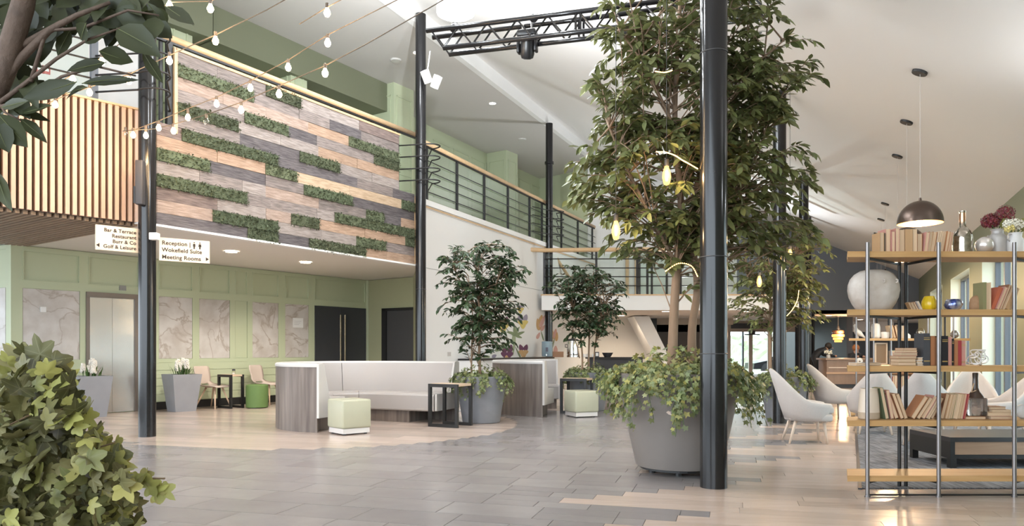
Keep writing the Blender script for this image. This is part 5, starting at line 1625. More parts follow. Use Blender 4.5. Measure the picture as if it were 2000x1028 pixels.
upright_row(s3, ZS[2], 'on the middle shelf', 'hardback spines on the middle shelf', dep=.14)
s4a = [(1730, 7, 62, -11, 'green'), (1741, 6.5, 57, -10, 'pink'), (1750, 8, 54, -20, 'rust'), (1759.5, 7, 52, -20, 'brown'), (1768, 6.5, 51, -20, 'tan')]
upright_row(s4a, ZS[3], 'in the left leaning row', 'books leaning left on the fourth shelf')
s4b = [(1779, 9, 50, 33, 'rust'), (1791, 7, 48, 33, 'tan'), (1800.5, 8, 50, 31, 'pink'), (1811, 5, 47, 30, 'cream'), (1818, 6, 46, 28, 'brown'), (1838, 7.5, 50, 14, 'brown'), (1846, 5.5, 49, 13, 'tan'), (1852, 4, 50, 13, 'cream'), (1857, 5, 50, 12, 'olive'), (1862.5, 7.5, 50, 11, 'cream'), (1870.5, 6, 50, 11, 'tan'), (1877, 5.5, 50, 10, 'pink'), (1883, 2.5, 50, 10, 'red')]
upright_row(s4b, ZS[3], 'in the right leaning row', 'books leaning right on the fourth shelf')
def flat_stack(items, z, where, group, Y=5.88):
    """items from the bottom: (px0, px1, px_thick, colour)"""
    k = Y/F
    for i, (a, b, th, col) in enumerate(items):
        h = (b-a)*k; t_ = th*k
        m4 = Matrix.Translation((px2x(a, Y), Y+.004*(i % 2), z+.0005+t_)) @ Matrix.Rotation(pi/2, 4, 'Y')
        pos = 'bottom' if i == 0 else ('top' if i == len(items)-1 else ORD[i]+' from the bottom')
        book('%s book lying flat, %s of %s' % (CN[col], pos, where), group, m4, t_*.97, h, .13, col)
        z += t_
flat_stack([(1755, 1790, 6.5, 'tan'), (1756, 1790, 7, 'tan'), (1754, 1791, 5.5, 'rust'), (1761, 1793, 6.5, 'pink'), (1764, 1792, 4.5, 'tan'), (1765, 1792, 4.5, 'rust')], ZS[2], 'the brown stack, middle shelf', 'flat stack on the middle shelf')
flat_stack([(1792, 1803.5, 5, 'white'), (1791, 1803, 5, 'white'), (1793, 1803, 6, 'white')], ZS[2], 'the small white stack', 'small white stack on the middle shelf')
flat_stack([(1672, 1691, 5.5, 'white')], ZS[2], 'the left end of the middle shelf', 'flat books at the left of the middle shelf')
flat_stack([(1698, 1722, 6, 'grey')], ZS[2], 'the place behind the first post, middle shelf', 'flat books at the left of the middle shelf')
flat_stack([(1936, 1978, 6, 'pink'), (1931, 1977, 8, 'tan'), (1938, 1976, 4.5, 'cream'), (1936, 1966, 6, 'brown')], ZS[3], 'the stack right of the brown bottle', 'flat stack right of the bottle')
flat_stack([(1885, 1926, 5.5, 'rust')], ZS[3], 'the pedestal under the brown bottle', 'book under the bottle')
# ---------------- ornaments
k58 = 5.95/F
def orn(name, label, cat, px, z, Y=5.96):
    return thing(name, label, cat, (px2x(px, Y), Y, z+.0005))
m_stone = M('weathered_stone', (.40, .33, .27), .85, noise=(6, 2.6), col2=(.60, .55, .50), bump=(25, .4), detail=9)
t = orn('stone_urn', 'large round weathered stone urn on the second shelf', 'urn', 1706, ZS[1])
MB().lathe([(.125, .0), (.135, .006), (.165, .05), (.190, .105), (.200, .16), (.196, .205), (.180, .25), (.148, .289), (.105, .315), (.07, .324), (.05, .318), (.04, .30)], 40, sy=.78).build('vessel', m_stone, t, smooth=True, world=False)
for s in (-1, 1):
    MB().tube([(.05+.05*s, -.155, .235), (.06+.05*s, -.165, .23), (.06+.05*s, -.165, .215), (.05+.05*s, -.155, .21)], .006, 6).build('lug', m_stone, t, world=False)
t = orn('yellow_vase', 'small fluted bright yellow glass vase on the second shelf', 'vase', 1815, ZS[1])
MB().lathe([(.038, 0), (.050, .02), (.055, .05), (.050, .08), (.038, .108), (.033, .115), (.028, .11)], 48, flute=lambda a, z: 1+.05*abs(cos(a*7))).build('vessel', M('yellow_glass', (.75, .50, .02), .15, trans=.15, spec=.6), t, smooth=True, world=False)
t = orn('blue_silver_bowl', 'crumpled blue and silver votive bowl on the second shelf', 'bowl', 1862, ZS[1])
MB().lathe([(.035, 0), (.058, .02), (.065, .045), (.058, .075), (.046, .09), (.040, .085)], 26, flute=lambda a, z: 1+.06*sin(a*5+z*60)+.04*sin(a*9)).build('vessel', M('blue_mercury_glass', (.06, .09, .30), .08, metal=.6, noise=(14, 5), col2=(.75, .75, .78)), t, smooth=True, world=False)
t = orn('cork_dome', 'brown rounded cork dome beside the books on the second shelf', 'ornament', 1908, ZS[1])
MB().lathe([(.058, 0), (.060, .03), (.058, .07), (.05, .095), (.03, .115), (.005, .122)], 24, sy=.6).build('dome', M('cork', (.42, .25, .14), .8, noise=(40, 2), col2=(.34, .19, .10)), t, smooth=True, world=False)
m_merc = M('mercury_glass', (.50, .45, .38), .10, metal=.85, noise=(30, 2.5), col2=(.25, .21, .16))
t = orn('mercury_bottle', 'tall smoky mercury glass bottle on the top shelf', 'bottle', 1880, ZS[0])
MB().lathe([(.066, 0), (.072, .006), (.072, .125), (.070, .15), (.055, .185), (.032, .208), (.024, .225), (.021, .33), (.024, .335), (.024, .345), (.018, .347)], 32).build('glass', m_merc, t, smooth=AUTO, world=False)
MB().lathe([(.023, .23), (.0235, .24), (.022, .335), (.012, .336)], 20, (0, 0, .0005)).build('neck_sleeve', M('copper_foil', (.55, .30, .18), .2, metal=.9), t, smooth=AUTO, world=False)
t = orn('silver_sphere', 'pearly silver sphere on the top shelf', 'ornament', 1923, ZS[0], 5.93)
MB().ball((0, 0, .067), .067, 32, 20).build('sphere', M('pearl_silver', (.66, .60, .55), .22, metal=.55, noise=(5, 1.5), col2=(.74, .70, .66)), t, smooth=True, world=False)
m_can = M('aged_zinc', (.42, .39, .37), .5, metal=.25, noise=(9, 2), col2=(.54, .51, .48))
fr_ = random.Random(3)
def bloom(t, c, r, n, mat, petal_s):
    hd = None
    mb = MB()
    for i in range(n):
        z = 1-2*(i+.5)/n; a = i*2.39996; rr = sqrt(max(0, 1-z*z))
        d = Vector((rr*cos(a), rr*sin(a), z))
        if d.z < -.75: continue
        p = c+d*r*fr_.uniform(.82, 1.05)
        dd_, s_, u_ = basis(d)
        for q in range(4):
            an = q*pi/2+fr_.uniform(-.3, .3)
            e = s_*cos(an)+u_*sin(an); f_ = dd_.cross(e)
            mb.add([p, p+e*petal_s*.6+f_*petal_s*.45+dd_*.004, p+e*petal_s*1.1+dd_*.007, p+e*petal_s*.6-f_*petal_s*.45+dd_*.004], [(0, 1, 2, 3)])
    return tag(mb.build('flower_head', mat, t, world=False), kind='stuff')
t = orn('milk_churn_vase', 'grey zinc churn vase of burgundy hydrangeas on the top shelf', 'vase', 1948, ZS[0], 6.0)
MB().lathe([(.066, 0), (.069, .006), (.069, .125), (.062, .15), (.044, .168), (.042, .19), (.052, .205), (.048, .205), (.038, .19)], 30).build('vessel', m_can, t, smooth=AUTO, world=False)
for s in (-1, 1):
    MB().tube([(s*.06, -.01, .15), (s*.085, -.01, .15), (s*.09, -.01, .125), (s*.072, -.01, .105)], .005, 6).build('handle', m_can, t, world=False)
m_burg = M('burgundy_petals', (.15, .018, .024), .6, rand=.45, hue=.02)
for (x, y, z, r) in ((-.075, -.02, .265, .058), (.055, -.01, .325, .066), (-.02, .03, .27, .05)):
    MB().tube([(0, 0, .18), (x*.6, y, z-.05), (x, y, z)], .004, 5).build('stem', m_stem, t, world=False)
    bloom(t, Vector((x, y, z)), r, 70, m_burg, .016)
MB().add([(.0, -.05, .20), (-.03, -.07, .235), (.0, -.075, .285), (.035, -.07, .24)], [(0, 1, 2, 3)]).build('leaf', m_ivyy, t, world=False)
t = orn('white_jug_vase', 'small pale enamel jug of white and yellow flowers on the top shelf', 'jug', 1983, ZS[0], 5.93)
MB().lathe([(.058, 0), (.060, .006), (.060, .095), (.054, .115), (.045, .13), (.046, .155), (.05, .165), (.046, .165)], 28).build('vessel', M('pale_enamel', (.62, .60, .57), .45, noise=(8, 1.5), col2=(.70, .68, .66)), t, smooth=AUTO, world=False)
MB().tube([(-.045, -.02, .15), (-.075, -.025, .145), (-.08, -.025, .115), (-.058, -.02, .095)], .005, 6).build('handle', m_can, t, world=False)
m_wfl = M('white_flower_petals', (.78, .74, .62), .6, rand=.12); m_yfl = M('yellow_flower_petals', (.72, .60, .22), .6, rand=.2)
for (x, z, r, mt_) in ((-.06, .20, .035, m_yfl), (-.02, .235, .036, m_wfl), (.03, .225, .038, m_wfl), (.075, .205, .034, m_ivyy), (-.075, .235, .03, m_wfl), (.06, .25, .028, m_ivyy)):
    MB().tube([(0, 0, .13), (x, -.01, z)], .003, 5).build('stem', m_stem, t, world=False)
    bloom(t, Vector((x, -.02, z)), r, 40, mt_, .013)
t = orn('wire_knot', 'white knotted wire sculpture on the middle shelf', 'ornament', 1910, ZS[2], 5.92)
mb = MB(); pts = []
for i in range(160):
    a = i/160*2*pi
    pts.append(Vector((.062*sin(3*a+.4)*cos(2*a), .05*cos(5*a), .063+.056*sin(4*a+1)*cos(a*1.0)))) 
mb.tube(pts, .0048, 6, closed=True)
pts = [Vector((.064*cos(a*1.0+.3*sin(3*a)), .045*sin(4*a), .064+.060*sin(a+.2*cos(5*a)))) for a in [i/120*2*pi for i in range(120)]]
mb2 = MB(); mb2.tube(pts, .0048, 6, closed=True)
m_wwire = M('white_wire', (.78, .75, .72), .4)
mb.build('inner_wire', m_wwire, t, smooth=True, world=False); mb2.build('outer_wire', m_wwire, t, smooth=True, world=False)
t = orn('stoneware_crock', 'cream stoneware crock with beige base on the fourth shelf', 'crock', 1697, ZS[3], 5.92)
MB().lathe([(.081, .055), (.078, .10), (.070, .20), (.064, .236), (.066, .242), (.060, .242), (.056, .22)], 34, cap0=False).build('upper_glaze', M('cream_glaze', (.68, .56, .44), .3), t, smooth=AUTO, world=False)
MB().lathe([(.074, 0), (.080, .006), (.081, .055)], 34, cap1=False).build('lower_band', M('beige_stoneware', (.46, .35, .25), .5), t, smooth=AUTO, world=False)
t = orn('brown_glass_bottle', 'smoky square glass bottle with swing stopper on the fourth shelf', 'bottle', 1905, ZS[3]+5.5*5.88/F, 5.95)
m_smoke = M('smoky_glass', (.42, .36, .33), .06, trans=.85, ior=1.3)
MB().rbox(-.073, .073, -.05, .05, 0, .145, .014).build('body', m_smoke, t, smooth=AUTO, world=False)
MB().lathe([(.066, .146), (.055, .165), (.032, .195), (.024, .225), (.021, .30), (.023, .34), (.017, .345)], 24, sy=.78, cap0=False).build('neck', M('brown_glass', (.10, .065, .05), .08, trans=.3), t, smooth=AUTO, world=False)
MB().tube([(-.024, -.02, .26), (-.036, -.025, .23), (-.05, -.03, .19), (-.02, -.04, .205)], .005, 6).build('cord_tag', M('twine', (.55, .38, .24), .8), t, world=False)
t = orn('pale_shell', 'pale round shell ornament at the right end of the fourth shelf', 'ornament', 1999, ZS[3], 5.92)
MB().lathe([(.02, 0), (.05, .02), (.06, .06), (.05, .10), (.02, .115)], 24, sy=.5, flute=lambda a, z: 1+.05*sin(a*8)).build('shell', m_creamside, t, smooth=True, world=False)
# ================================================================== SECOND BOOKCASE, FARTHER BACK
Y2 = 12.7
K2 = 1.30
bb = thing('open_bookcase', 'second open bookcase with a white bird, seen through the first', 'bookcase', (5.1, Y2, 0), group=None)
xb0, xb1 = px2x(1657, Y2), px2x(1894, Y2)
ZB = [1.79, 1.341, .889, .437, .06]
for z in ZB:
    MB().prism([(xb0, Y2-.02), (xb1, Y2-.02), (xb1+.15, Y2+.30), (xb0+.15, Y2+.30)], z-.04, z).build('shelf_board', m_shelf, bb)
for px in (1672, 1706, 1740, 1812, 1862):
    MB().tube([(px2x(px, Y2), Y2-.005, .009), (px2x(px, Y2), Y2-.005, 1.86)], .014, 10).build('post', m_post, bb, smooth=AUTO)
for px in (1712, 1735, 1768, 1845):
    MB().tube([(px2x(px, Y2+.3), Y2+.29, .009), (px2x(px, Y2+.3), Y2+.29, 1.86)], .014, 10).build('post', m_blackmat, bb, smooth=AUTO)
Z2 = ZB[1]+.0005
m_porc = M('white_porcelain', (.76, .73, .69), .35)
t = thing('bird_figurine', 'pale standing bird figurine on the farther bookcase', 'figurine', (px2x(1680, Y2), Y2+.1, Z2)); t.matrix_basis = t.matrix_basis @ Matrix.Scale(K2, 4)
mb = MB()
bird = [(-.045, .165, .008), (-.04, .172, .020), (-.028, .16, .022), (-.022, .135, .018), (-.018, .105, .032), (.0, .08, .042), (.03, .062, .036), (.06, .04, .022), (.09, .015, .012), (.105, .006, .006)]
mb.tube([(x, 0, z) for (x, z, r) in bird], [r for (_, _, r) in bird], 12)
mb.build('body', m_porc, t, smooth=True, world=False)
MB().tube([(-.06, 0, .165), (-.04, 0, .17)], [.002, .008], 6).build('beak', m_porc, t, world=False)
for s in (-.012, .014):
    MB().tube([(.0+s, s, .06), (.004+s, s, .004), (-.012+s, s, .003)], .005, 6).build('leg', m_porc, t, world=False)
t = thing('white_vase', 'tall rounded white vase on the farther bookcase', 'vase', (px2x(1717, Y2), Y2+.12, Z2)); t.matrix_basis = t.matrix_basis @ Matrix.Scale(K2, 4)
MB().lathe([(.05, 0), (.058, .03), (.056, .15), (.045, .19), (.02, .20)], 24).build('vessel', m_porc, t, smooth=True, world=False)
t = thing('white_pot', 'small white pot beside the tall white vase', 'pot', (px2x(1734, Y2), Y2+.10, Z2)); t.matrix_basis = t.matrix_basis @ Matrix.Scale(K2, 4)
MB().lathe([(.045, 0), (.055, .02), (.055, .08), (.05, .085)], 24).build('vessel', m_porc, t, smooth=AUTO, world=False)
upright_row([(1742, 4, 25, -14, 'cream'), (1747, 4, 26, -14, 'tan'), (1753, 4.5, 25, -13, 'brown'), (1758, 4, 27, -5, 'white'), (1763, 4, 25, 0, 'white'), (1770, 4, 24, -12, 'pink')], ZB[1], 'on the bird shelf behind', 'books on the bird shelf', Y=Y2+.08)
t = thing('house_ornament', 'tiny white house ornament on the farther bookcase', 'ornament', (px2x(1779, Y2), Y2+.1, Z2)); t.matrix_basis = t.matrix_basis @ Matrix.Scale(K2, 4)
mb = MB(); mb.add([(-.028, -.02, 0), (.028, -.02, 0), (.028, -.02, .04), (0, -.02, .065), (-.028, -.02, .04), (-.028, .02, 0), (.028, .02, 0), (.028, .02, .04), (0, .02, .065), (-.028, .02, .04)],
       [(0, 1, 2, 3, 4), (9, 8, 7, 6, 5), (1, 6, 7, 2), (2, 7, 8, 3), (3, 8, 9, 4), (4, 9, 5, 0), (0, 5, 6, 1)])
mb.build('house', m_porc, t, world=False)
t = thing('glass_cloche', 'small glass cloche holding a white knot ornament', 'cloche', (px2x(1804, Y2), Y2+.1, Z2)); t.matrix_basis = t.matrix_basis @ Matrix.Scale(K2, 4)
MB().lathe([(.05, .012), (.05, .09), (.04, .12), (.02, .135), (.004, .137)], 20, cap0=False).build('dome', m_clear, t, smooth=True, world=False)
MB().lathe([(.056, 0), (.056, .012)], 20).build('base', m_porc, t, world=False)
MB().tube([(.03*sin(a*2), .02*cos(a*3), .055+.035*cos(a)) for a in [i/30*2*pi for i in range(30)]], .008, 6, closed=True).build('knot', m_porc, t, smooth=True, world=False)
t = thing('silver_ball', 'dull silver ball on the farther bookcase above the red books', 'ornament', (px2x(1870, Y2), Y2+.08, Z2)); t.matrix_basis = t.matrix_basis @ Matrix.Scale(K2, 4)
MB().ball((0, 0, .054), .054, 24, 16).build('ball', M('dull_silver', (.42, .38, .36), .25, metal=.7), t, smooth=True, world=False)
Z3 = ZB[2]+.0005
t = thing('photo_frame', 'standing pale timber picture frame with brown mount on the farther bookcase', 'picture frame', (px2x(1726, Y2), Y2+.1, Z3)); t.matrix_basis = t.matrix_basis @ Matrix.Scale(K2, 4)
for (x0, x1, z0, z1) in ((-.085, .085, 0, .018), (-.085, .085, .272, .29), (-.085, -.065, .018, .272), (.065, .085, .018, .272)):
    MB().box(x0, x1, -.01, .01, z0, z1).build('frame_rail', m_tabletop, t, world=False)
MB().box(-.065, .065, -.002, .004, .018, .272).build('picture', M('brown_mount', (.22, .14, .08), .6), t, world=False)
t = thing('white_scroll', 'white coiled scroll ornament on the farther bookcase', 'ornament', (px2x(1682, Y2), Y2+.06, Z3)); t.matrix_basis = t.matrix_basis @ Matrix.Scale(K2, 4)
MB().tube([((.012+.03*k/26)*cos(k*.6), 0, .045+(.012+.03*k/26)*sin(k*.6)) for k in range(27)], .008, 6).build('coil', m_porc, t, smooth=True, world=False)
upright_row([(1743, 3.5, 27, 0, 'white'), (1747, 3.5, 28, 0, 'mint'), (1751, 4, 27, 0, 'white')], ZB[2], 'right of the picture frame', 'pale books by the picture frame', Y=Y2+.08)
upright_row([(1742, 4, 28, 4, 'red'), (1747, 4, 30, 3, 'white'), (1753, 4, 28, 0, 'pink'), (1758, 4, 28, 0, 'red'), (1763, 4, 29, 0, 'mint'), (1768, 4, 28, 0, 'white', True), (1773, 3.5, 29, 0, 'pink', True), (1777, 4, 28, 0, 'mint', True), (1782, 3.5, 28, 0, 'olive', True), (1786, 3, 27, 0, 'pink', True), (1790, 8, 29, 0, 'blue', True)], ZB[3], 'on the low shelf behind', 'coloured books on the low far shelf', Y=Y2+.06)
# ================================================================== PLANTS
def leaf_pts(L, W, fold=.25, droop=.12, n=4):
    """ficus leaf along +x, normal +z; returns verts, faces"""
    prof = [(0.0, 0.0), (.18, .62), (.42, 1.0), (.68, .80), (.88, .34), (1.0, 0.0)]
    vs = []; fs = []
    mid = []
    for (x, w_) in prof:
        mid.append((x*L, 0, -droop*L*x*x))
    left = []; right = []
    for (x, w_) in prof[1:-1]:
        y = w_*W/2
        left.append((x*L, y, -droop*L*x*x+fold*y)); right.append((x*L, -y, -droop*L*x*x+fold*y))
    vs = mid+left+right
    m = len(mid); k = len(left)
    for i in range(m-1):
        # left strip between mid i..i+1 and left i-1..i
        l0 = m+i-1; l1 = m+i; r0 = m+k+i-1; r1 = m+k+i
        if i == 0: fs.append((0, 1, l1)); fs.append((0, r1, 1))
        elif i == m-2: fs.append((i, i+1, l0)); fs.append((i, r0, i+1))
        else: fs.append((i, i+1, l1, l0)); fs.append((i, r0, r1, i+1))
    return [Vector(v_) for v_ in vs], fs
IVY = [(0, 1.0), (25, .50), (56, .86), (90, .46), (126, .60), (165, .20), (180, .10), (195, .20), (234, .60), (270, .46), (304, .86), (335, .50)]
def ivy_pts(L, cup=.12):
    vs = [Vector((0, 0, 0))]
    for (a, r) in IVY:
        x = r*cos(radians(a)); y = r*sin(radians(a))
        vs.append(Vector((x*L, y*L*.95, -cup*L*(x*x+y*y)+ (.06*L if r < .5 else 0))))
    n = len(IVY)
    return vs, [(0, 1+i, 1+(i+1) % n) for i in range(n)]
def ivy_round(L, cup=.12, fold=.2):
    """five lobed leaf with softly rounded outline and an inner ring"""
    import bisect
    pts = IVY+[(360, 1.0)]
    n = 30
    out = []
    for i in range(n):
        a = 360*i/n
        for k in range(len(pts)-1):
            if pts[k][0] <= a <= pts[k+1][0]:
                s = (a-pts[k][0])/(pts[k+1][0]-pts[k][0]); s2 = s*s*(3-2*s)
                r = lerp(pts[k][1], pts[k+1][1], lerp(s, s2, .12))
        out.append((radians(a), r))
    vs = [Vector((0, 0, 0))]
    for ring in (.5, 1.0):
        for (a, r) in out:
            x = r*ring*cos(a); y = r*ring*sin(a)*.95
            vs.append(Vector((x*L, y*L, L*(-cup*(x*x+y*y)+fold*abs(y)*.5+.03*cos(5*a)*ring))))
    fs = [(0, 1+i, 1+(i+1) % n) for i in range(n)]
    for i in range(n):
        j = (i+1) % n
        fs.append((1+i, 1+n+i, 1+n+j, 1+j))
    return vs, fs
def frame(pos, d, nrm, roll=0.0, s=1.0):
    d = d.normalized()
    nrm = (nrm-d*nrm.dot(d))
    if nrm.length < 1e-4: nrm = d.orthogonal()
    nrm.normalize()
    y = nrm.cross(d)
    m = Matrix(((d.x, y.x, nrm.x), (d.y, y.y, nrm.y), (d.z, y.z, nrm.z)))
    m = (m @ Matrix.Rotation(roll, 3, 'X')).to_4x4()
    return Matrix.Translation(pos) @ m @ Matrix.Scale(s, 4)
def place_leaves(t, mats4, shapes, mat, nobj, name='leaf', stuff='foliage'):
    """nearest leaves become parts of their own, the rest one joined part"""
    mats4 = sorted(mats4, key=lambda m: m.translation.y)
    inv = wmat(t).inverted()
    data = []
    for i, (vs, fs) in enumerate(shapes):
        mb = MB(); mb.add(vs, fs); data.append(mb.mesh(name, mat, True))
    for i, m in enumerate(mats4[:nobj]):
        link(name, data[i % len(data)], t, inv @ m)
    mb = MB()
    for i, m in enumerate(mats4[nobj:]):
        vs, fs = shapes[i % len(shapes)]
        mb.add([m @ v_ for v_ in vs], fs)
    if mb.v: tag(mb.build(stuff, mat, t, smooth=True), kind='stuff')
def inside(rng_, ell):
    """random point in one of the ellipsoids (c, rx, ry, rz), biased to the shell"""
    ws = [e[1]*e[2]*e[3] for e in ell]
    e = rng_.choices(ell, ws)[0]
    while True:
        p = Vector((rng_.uniform(-1, 1), rng_.uniform(-1, 1), rng_.uniform(-1, 1)))
        if .04 < p.length < 1: break
    p = p*(p.length**-.42)
    return Vector(e[0])+Vector((p.x*e[1], p.y*e[2], p.z*e[3]))
def ficus(t, trunks, ell, ntw, lpt, L, W, mat, nobj, seed, bark=None, minlow=0.25):
    rg = random.Random(seed)
    bark = bark or m_bark
    skel = []
    for (pts, r0, r1) in trunks:
        # smooth the path
        P_ = [Vector(p) for p in pts]
        out = []
        for i in range(len(P_)-1):
            a, b = P_[i], P_[i+1]
            pa = P_[i-1] if i else a-(b-a); pb = P_[i+2] if i+2 < len(P_) else b+(b-a)
            for k in range(5):
                s = k/5
                q = .5*((2*a)+(-pa+b)*s+(2*pa-5*a+4*b-pb)*s*s+(-pa+3*a-3*b+pb)*s*s*s)
                out.append(q)
        out.append(P_[-1])
        rs = [lerp(r0, r1, i/(len(out)-1)) for i in range(len(out))]
        MB().tube(out, rs, 12).build('trunk', bark, t, smooth=True)
        skel += [(q, rs[i]) for i, q in enumerate(out)]
    mats = []
    tw = MB()
    zmin = min(e[0][2]-e[3] for e in ell)
    for k in range(ntw):
        tgt = inside(rg, ell)
        # start on the skeleton, lower than the target
        best = None; bd = 1e9
        for (q, r) in rg.sample(skel, min(14, len(skel))):
            if q.z < zmin-.5: continue
            dz = tgt.z-q.z
            c_ = (tgt-q).length+(1.5*max(0, .10-dz))
            if c_ < bd: bd = c_; best = q
        if best is None: continue
        a = best; b = tgt
        mid = lerp(a, b, .55)+Vector((0, 0, .10*(b-a).length))
        hd = Vector((b.x-a.x, b.y-a.y, 0))
        tip = b+hd.normalized()*.10+Vector((0, 0, -.10*rg.uniform(.4, 1.4)))
        path = []
        ctrl = [a, mid, b, tip]
        for i in range(9):
            s = i/8
            q = ctrl[0]*(1-s)**3+ctrl[1]*3*s*(1-s)**2+ctrl[2]*3*s*s*(1-s)+ctrl[3]*s**3
            path.append(q)
        tw.tube([path[i] for i in (0, 2, 4, 6, 8)], [.009, .007, .005, .003, .0018], 4, caps=False)
        total = (tip-a).length
        span = min(.85, .42/max(total, .2)+.18)
        for j in range(lpt):
            s = 1-span*(j+rg.random()*.6)/lpt
            i = min(7, int(s*8)); f = s*8-i
            q = lerp(path[i], path[i+1], f)
            d = (path[i+1]-path[i]).normalized()
            sd = d.cross(Vector((0, 0, 1)))
            if sd.length < .05: sd = Vector((1, 0, 0))
            sd.normalize()
            sgn = 1 if j % 2 else -1
            ld = d*rg.uniform(.4, .9)+sd*(sgn*rg.uniform(.35, 1.0))+Vector((rg.uniform(-.3, .3), rg.uniform(-.3, .3), rg.uniform(-.75, .1)))
            nr = Vector((rg.uniform(-.5, .5), rg.uniform(-.8, .2), 1))
            mats.append(frame(q, ld, nr, rg.uniform(-.5, .5), rg.uniform(.75, 1.2)))
    tag(tw.build('twigs', bark, t, smooth=True), kind='stuff')
    shapes = [leaf_pts(L, W, f, d) for (f, d) in ((.25, .10), (.35, .22), (.12, .03), (.4, -.05))]
    place_leaves(t, mats, shapes, mat, nobj)
    return mats
def ivy_collar(t, c, r_in, r_rim, z_rim, nstr, hang, L, mat, nobj, seed, mound=.16, nm=260, fan=(0, 2*pi), name='ivy_leaf', mat2=None, spread=.10):
    rg = random.Random(seed)
    mats = []
    st = MB()
    nclu = 15
    clu = [(fan[0]+(fan[1]-fan[0])*(q_+rg.uniform(-.3, .3))/nclu, rg.uniform(.45, 1.25)) for q_ in range(nclu)]
    for k in range(nstr):
        ca_, cs_ = clu[k % nclu]
        a = rg.gauss(ca_, .085)
        rad = Vector((cos(a), sin(a), 0)); tan = Vector((-sin(a), cos(a), 0))
        h = rg.uniform(.35, 1.0)*hang*cs_
        p0 = c+rad*r_in*.6+Vector((0, 0, z_rim-.02)); p1 = c+rad*(r_rim*.85)+Vector((0, 0, z_rim+mound*.9*rg.uniform(.5, 1.2)))
        p2 = c+rad*(r_rim+spread*rg.uniform(.6, 1.6))+tan*rg.uniform(-.1, .1)+Vector((0, 0, z_rim-.05))
        p3 = c+rad*(r_rim+spread*rg.uniform(.2, 1.4))+tan*rg.uniform(-.16, .16)+Vector((0, 0, z_rim-h))
        path = []
        for i in range(11):
            s = i/10
            path.append(p0*(1-s)**3+p1*3*s*(1-s)**2+p2*3*s*s*(1-s)+p3*s**3)
        st.tube([path[i] for i in (0, 3, 5, 7, 10)], .0025, 4, caps=False)
        n = int(10+h/L*1.7)
        for j in range(n):
            s = .25+.75*(j+rg.random())/n
            i = min(9, int(s*10)); q = lerp(path[i], path[i+1], s*10-i)
            q = q+Vector((rg.uniform(-1, 1), rg.uniform(-1, 1), rg.uniform(-.5, .5)))*L*.8
            nr = rad*rg.uniform(.4, 1)+Vector((rg.uniform(-.5, .5), rg.uniform(-.5, .5), rg.uniform(-.1, .8)))
            d = Vector((rg.uniform(-.7, .7), rg.uniform(-.7, .7), -1))+rad*.5
            mats.append(frame(q, d, nr, 0, rg.uniform(.6, 1.15)))
    for k in range(nm):
        a = rg.uniform(*fan); r = sqrt(rg.random())*r_rim*1.08
        rad = Vector((cos(a), sin(a), 0))
        z = z_rim+mound*(1-(r/r_rim)**2*.8)*rg.uniform(.3, 1.25)
        q = c+rad*r+Vector((0, 0, z))
        nr = Vector((rg.uniform(-.8, .8), rg.uniform(-1.1, .5), rg.uniform(.2, 1)))+rad*.4
        d = rad+Vector((rg.uniform(-1, 1), rg.uniform(-1, 1), rg.uniform(-.6, .3)))
        mats.append(frame(q, d, nr, 0, rg.uniform(.6, 1.2)))
    tag(st.build('ivy_stems', m_stem, t), kind='stuff')
    shapes = [ivy_pts(L, .12), ivy_pts(L*.92, .3), ivy_pts(L, -.1)]
    if mat2 is None: place_leaves(t, mats, shapes, mat, nobj, name, 'ivy_mass')
    else:
        m1 = [m for i, m in enumerate(mats) if i % 4]; m2 = [m for i, m in enumerate(mats) if i % 4 == 0]
        place_leaves(t, m1, shapes, mat, nobj*3//4, name, 'ivy_mass'); place_leaves(t, m2, shapes, mat2, nobj//4, name, 'ivy_mass')
def pot(t, c, r0, r1, h, mat, z0=.0):
    prof = [(r0*.9, z0), (r0*.98, z0+.006), (r0, z0+.03), (lerp(r0, r1, .5)*1.005, z0+(h-z0)*.5), (r1, h-.02), (r1+.004, h-.005), (r1-.004, h), (r1-.035, h), (r1-.045, h-.06)]
    MB().lathe(prof, 56, c, True, False).build('pot', mat, t, smooth=AUTO)
    MB().lathe([(.01, h-.075), (r1-.04, h-.075), (r1-.04, h-.062), (.01, h-.055)], 32, c).build('soil', m_soil, t)
# ---------------- tree in the biggest pot
C1 = Vector((1.575, 7.02, 0))
T1 = thing('potted_ficus_tree', 'tallest ficus tree with ivy in the biggest grey pot behind the column', 'potted tree', C1, group='ficus trees in round pots')
pot(T1, C1, .405, .575, .93, m_concrete, .055)
for k in range(6):
    a = k*pi/3+.3
    q = C1+Vector((.28*cos(a), .28*sin(a), 0))
    MB().lathe([(.03, 0), (.03, .055)], 10, q).build('castor', m_blackmat, T1)
MB().lathe([(.36, .035), (.36, .056)], 32, C1).build('castor_tray', m_blackmat, T1)
